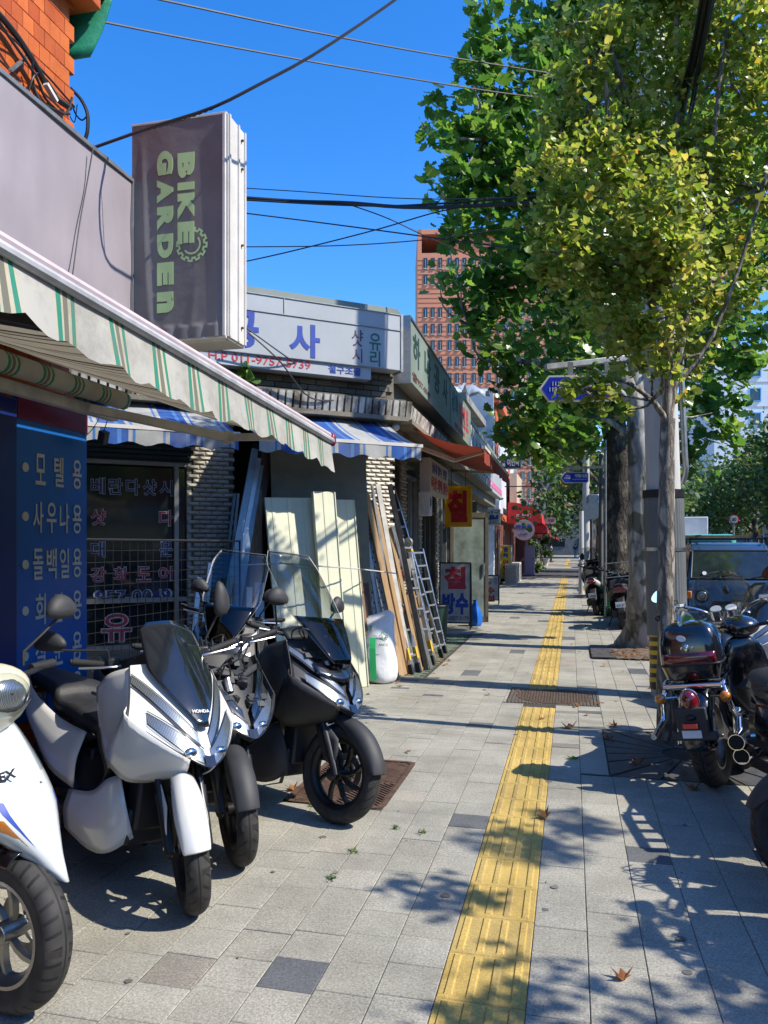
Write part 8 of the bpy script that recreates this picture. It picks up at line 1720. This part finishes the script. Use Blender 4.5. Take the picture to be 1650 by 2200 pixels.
t = thing('road_sign', 'green direction sign beyond the trunks over the road', 'road sign', W(1342, 1126, 45)); mb = MB(); mb.box((.4, 0, .3), (.95, .05, .6)); mb.build('panel', m_sgreen, t, smooth=0); mb = MB(); put_text(mb, '↑ 동성로', (.4, -.03, .4), X_, Z_, .6, .16, .02, .004); put_text(mb, '서문시장', (.4, -.03, .18), X_, Z_, .5, .14, .02, .004); mb.build('lettering', m_inkw, t, smooth=0); mb = MB(); mb.tube([(.4, .06, .5), (.4, .06, -2.6)], .05); mb.build('post', m_alu_g, t)
t = thing('speed_sign', 'round 30 speed limit sign under the trees across the road', 'road sign', W(1577, 1116, 21)); mb = MB(); mb.cyl((0, -.01, 0), (0, .02, 0), .13, n=30); mb.build('red_disc', m_redf, t, smooth=0); mb = MB(); mb.cyl((0, -.016, 0), (0, 0, 0), .1, n=30); mb.build('white_disc', m_frame_w, t, smooth=0); mb = MB(); put_text(mb, '30', (0, -.02, 0), X_, Z_, .12, .1, .03, .003); mb.build('lettering', m_ink, t, smooth=0); mb = MB(); mb.tube([(0, .04, .1), (0, .04, -2.4)], .03); mb.build('post', m_alu_g, t)
t = thing('traffic_cone', 'orange bollard by the far scooters at the kerb', 'bollard', G(1251, 1243)); mb = MB(); mb.cyl((0, 0, 0), (0, 0, 1.0), .17, .14, 20); mb.build('post', mat('bollard_orange', (.7, .22, .01), .5), t, bevel=.03); mb = MB(); mb.cyl((0, 0, .6), (0, 0, .7), .16, n=20); mb.build('white_band', m_frame_w, t)
# wires overhead
def wire(label, pts, r=.009, n=24, group='overhead wires', m=m_cable, loc=None, name='overhead_wire', cat='wire'):
    P = [W(*p) for p in pts]; o = P[0]; mb = MB(); mb.tube(crv([p - o for p in P], n), r, 5); ob = mb.build(name, m); ob.location = o; return tag(ob, label, cat, group)
wire('lower of the two long wires crossing the sky from the tiled roof corner', [(186, 40, 4.9), (450, 92, 5.6), (800, 155, 6.6), (1120, 205, 7.6), (1390, 230, 8.0)], .007)
wire('upper of the two long wires crossing the sky into the crown', [(330, -4, 5.0), (640, 62, 5.8), (950, 120, 6.8), (1390, 190, 8.0)], .007)
wire('twisted service cable rising from the purple fascia to the top of the frame', [(200, 318, 4.55), (262, 296, 4.5), (330, 272, 4.35), (455, 232, 4.3), (560, 180, 4.4), (690, 108, 4.6), (860, -8, 5.0), (960, -90, 5.2)], .0095)
P = [W(x, y, zc) for x, y, zc in ((300, 280, 4.4), (455, 232, 4.3))]; mb = MB(); o = P[0]; n = 90
mb.tube([(P[1] - P[0]) * (i / n) + Vector((math.cos(i * .9), .0, math.sin(i * .9))) * .011 + Vector((0, 0, -.01 * math.sin(PI * i / n))) for i in range(n + 1)], .0025, 4); ob = mb.build('wrapping_wire', m_cable); ob.location = o; tag(ob, 'thin wire coiled round the twisted service cable by the BIKE GARDEN sign', 'wire')
ob = wire('thin loose cord hanging down the blank purple fascia', [(200, 318, 4.35), (186, 400, 4.32), (170, 490, 4.25), (155, 600, 4.15)], .004, 12, None, name='loose_cord', cat='cord')
k = 0
for (pts, r, lab) in [([(430, 418, 9.5), (620, 432, 9.3), (745, 436, 9.1), (940, 446, 8.6), (1400, 420, 8.0)], .022, 'thickest black cable bundle at the height of the projecting sign'), ([(430, 398, 9.6), (620, 410, 9.4), (940, 428, 8.8), (1400, 410, 8.0)], .006, 'thin wire just above the thick cable bundle'), ([(430, 424, 9.5), (745, 441, 9.1), (940, 438, 8.6), (1400, 400, 8.0)], .012, 'cable running tight under the thick bundle'),
     ([(430, 446, 9.4), (700, 480, 9.0), (940, 512, 8.6), (1160, 540, 8.2), (1400, 560, 8.0)], .008, 'pale wire sloping gently down toward the ginkgo'), ([(430, 531, 9.6), (720, 528, 9.4), (925, 514, 9.2), (1100, 490, 9.0)], .007, 'nearly level wire below the thick bundle'), ([(430, 582, 9.4), (600, 546, 9.2), (800, 496, 9.0), (930, 458, 8.8), (1020, 440, 8.6)], .008, 'wire rising to meet the thick bundle from below'),
     ([(740, 436, 9.1), (830, 468, 9.0), (920, 510, 9.0), (1080, 580, 8.8)], .007, 'wire dropping away from the thick bundle to the right'), ([(523, 705, 8.0), (600, 775, 8.2), (660, 850, 8.5), (720, 860, 8.7), (790, 850, 9.0)], .009, 'slack cable drooping from behind the projecting sign to the ledge'), ([(523, 700, 8.0), (620, 770, 8.4), (720, 838, 9.2)], .008, 'straight cable from behind the projecting sign to the corner')]:
    wire(lab, pts, r, 20)
t = thing('cable_bundle', 'bundle of many black cables dropping from the top edge to the concrete pole', 'cables', W(1440, 392, 7.75)); b = t.location.copy()
for i in range(11):
    a = Vector((random.gauss(0, .05), random.gauss(0, .04), random.uniform(-.12, .12))); c = Vector((random.gauss(0, .022), random.gauss(0, .02), random.gauss(0, .02))); mb = MB()
    mb.tube(crv([a, (W(1462, 260, 6.6) - b) + c * 1.6, (W(1492, 130, 5.8) - b) + c, (W(1522, -30, 5.0) - b) + c, (W(1550, -260, 4.2) - b) + c], 20), random.choice([.008, .011, .014]), 6); mb.build('cable', m_cable, t)
# cables on the tiled wall
t = thing('wall_cables', 'tangle of black cables and clamps running over the orange tiles', 'cables', PX(60, 120, -2.9)); b = t.location.copy()
for pts, r in (([(-30, 0), (30, 70), (70, 130), (110, 200), (150, 232)], .018), ([(-20, 20), (20, 80), (75, 160), (100, 215), (140, 245), (155, 210)], .008), ([(70, 130), (72, 180), (90, 220), (130, 240), (150, 245)], .007), ([(0, 60), (40, 95), (80, 140), (112, 175), (160, 230)], .006), ([(60, 200), (72, 165), (85, 158), (105, 178), (130, 215)], .006), ([(-10, 120), (25, 155), (45, 175)], .006)):
    mb = MB(); mb.tube(crv([PX(x, y, -2.9 + random.uniform(0, .04)) - b for x, y in pts], 18), r, 7); mb.build('cable', m_cable, t)
mb = MB(); mb.bar(PX(22, 152, -2.86) - b, PX(62, 118, -2.9) - b, .02, .012); mb.build('grey_clamp', m_alu_g, t); mb = MB(); mb.bar(PX(98, 180, -2.86) - b, PX(120, 218, -2.86) - b, .03, .02); mb.build('splice_box', m_frame_w, t)
t = thing('cable_loop', 'black cable looping beyond the end of the orange wall against the sky', 'cable', PY(152, 190, 4.15)); b = t.location.copy()
for pts, r in (([(152, 190), (175, 215), (188, 245), (188, 280), (183, 300)], .011), ([(152, 200), (160, 240), (175, 258), (187, 250)], .005), ([(150, 250), (160, 262), (166, 225)], .003)): mb = MB(); mb.tube(crv([PY(x, y, 4.15) - b for x, y in pts], 14), r, 6); mb.build('cable', m_cable, t)
bpy.data.scenes.remove(_ts)
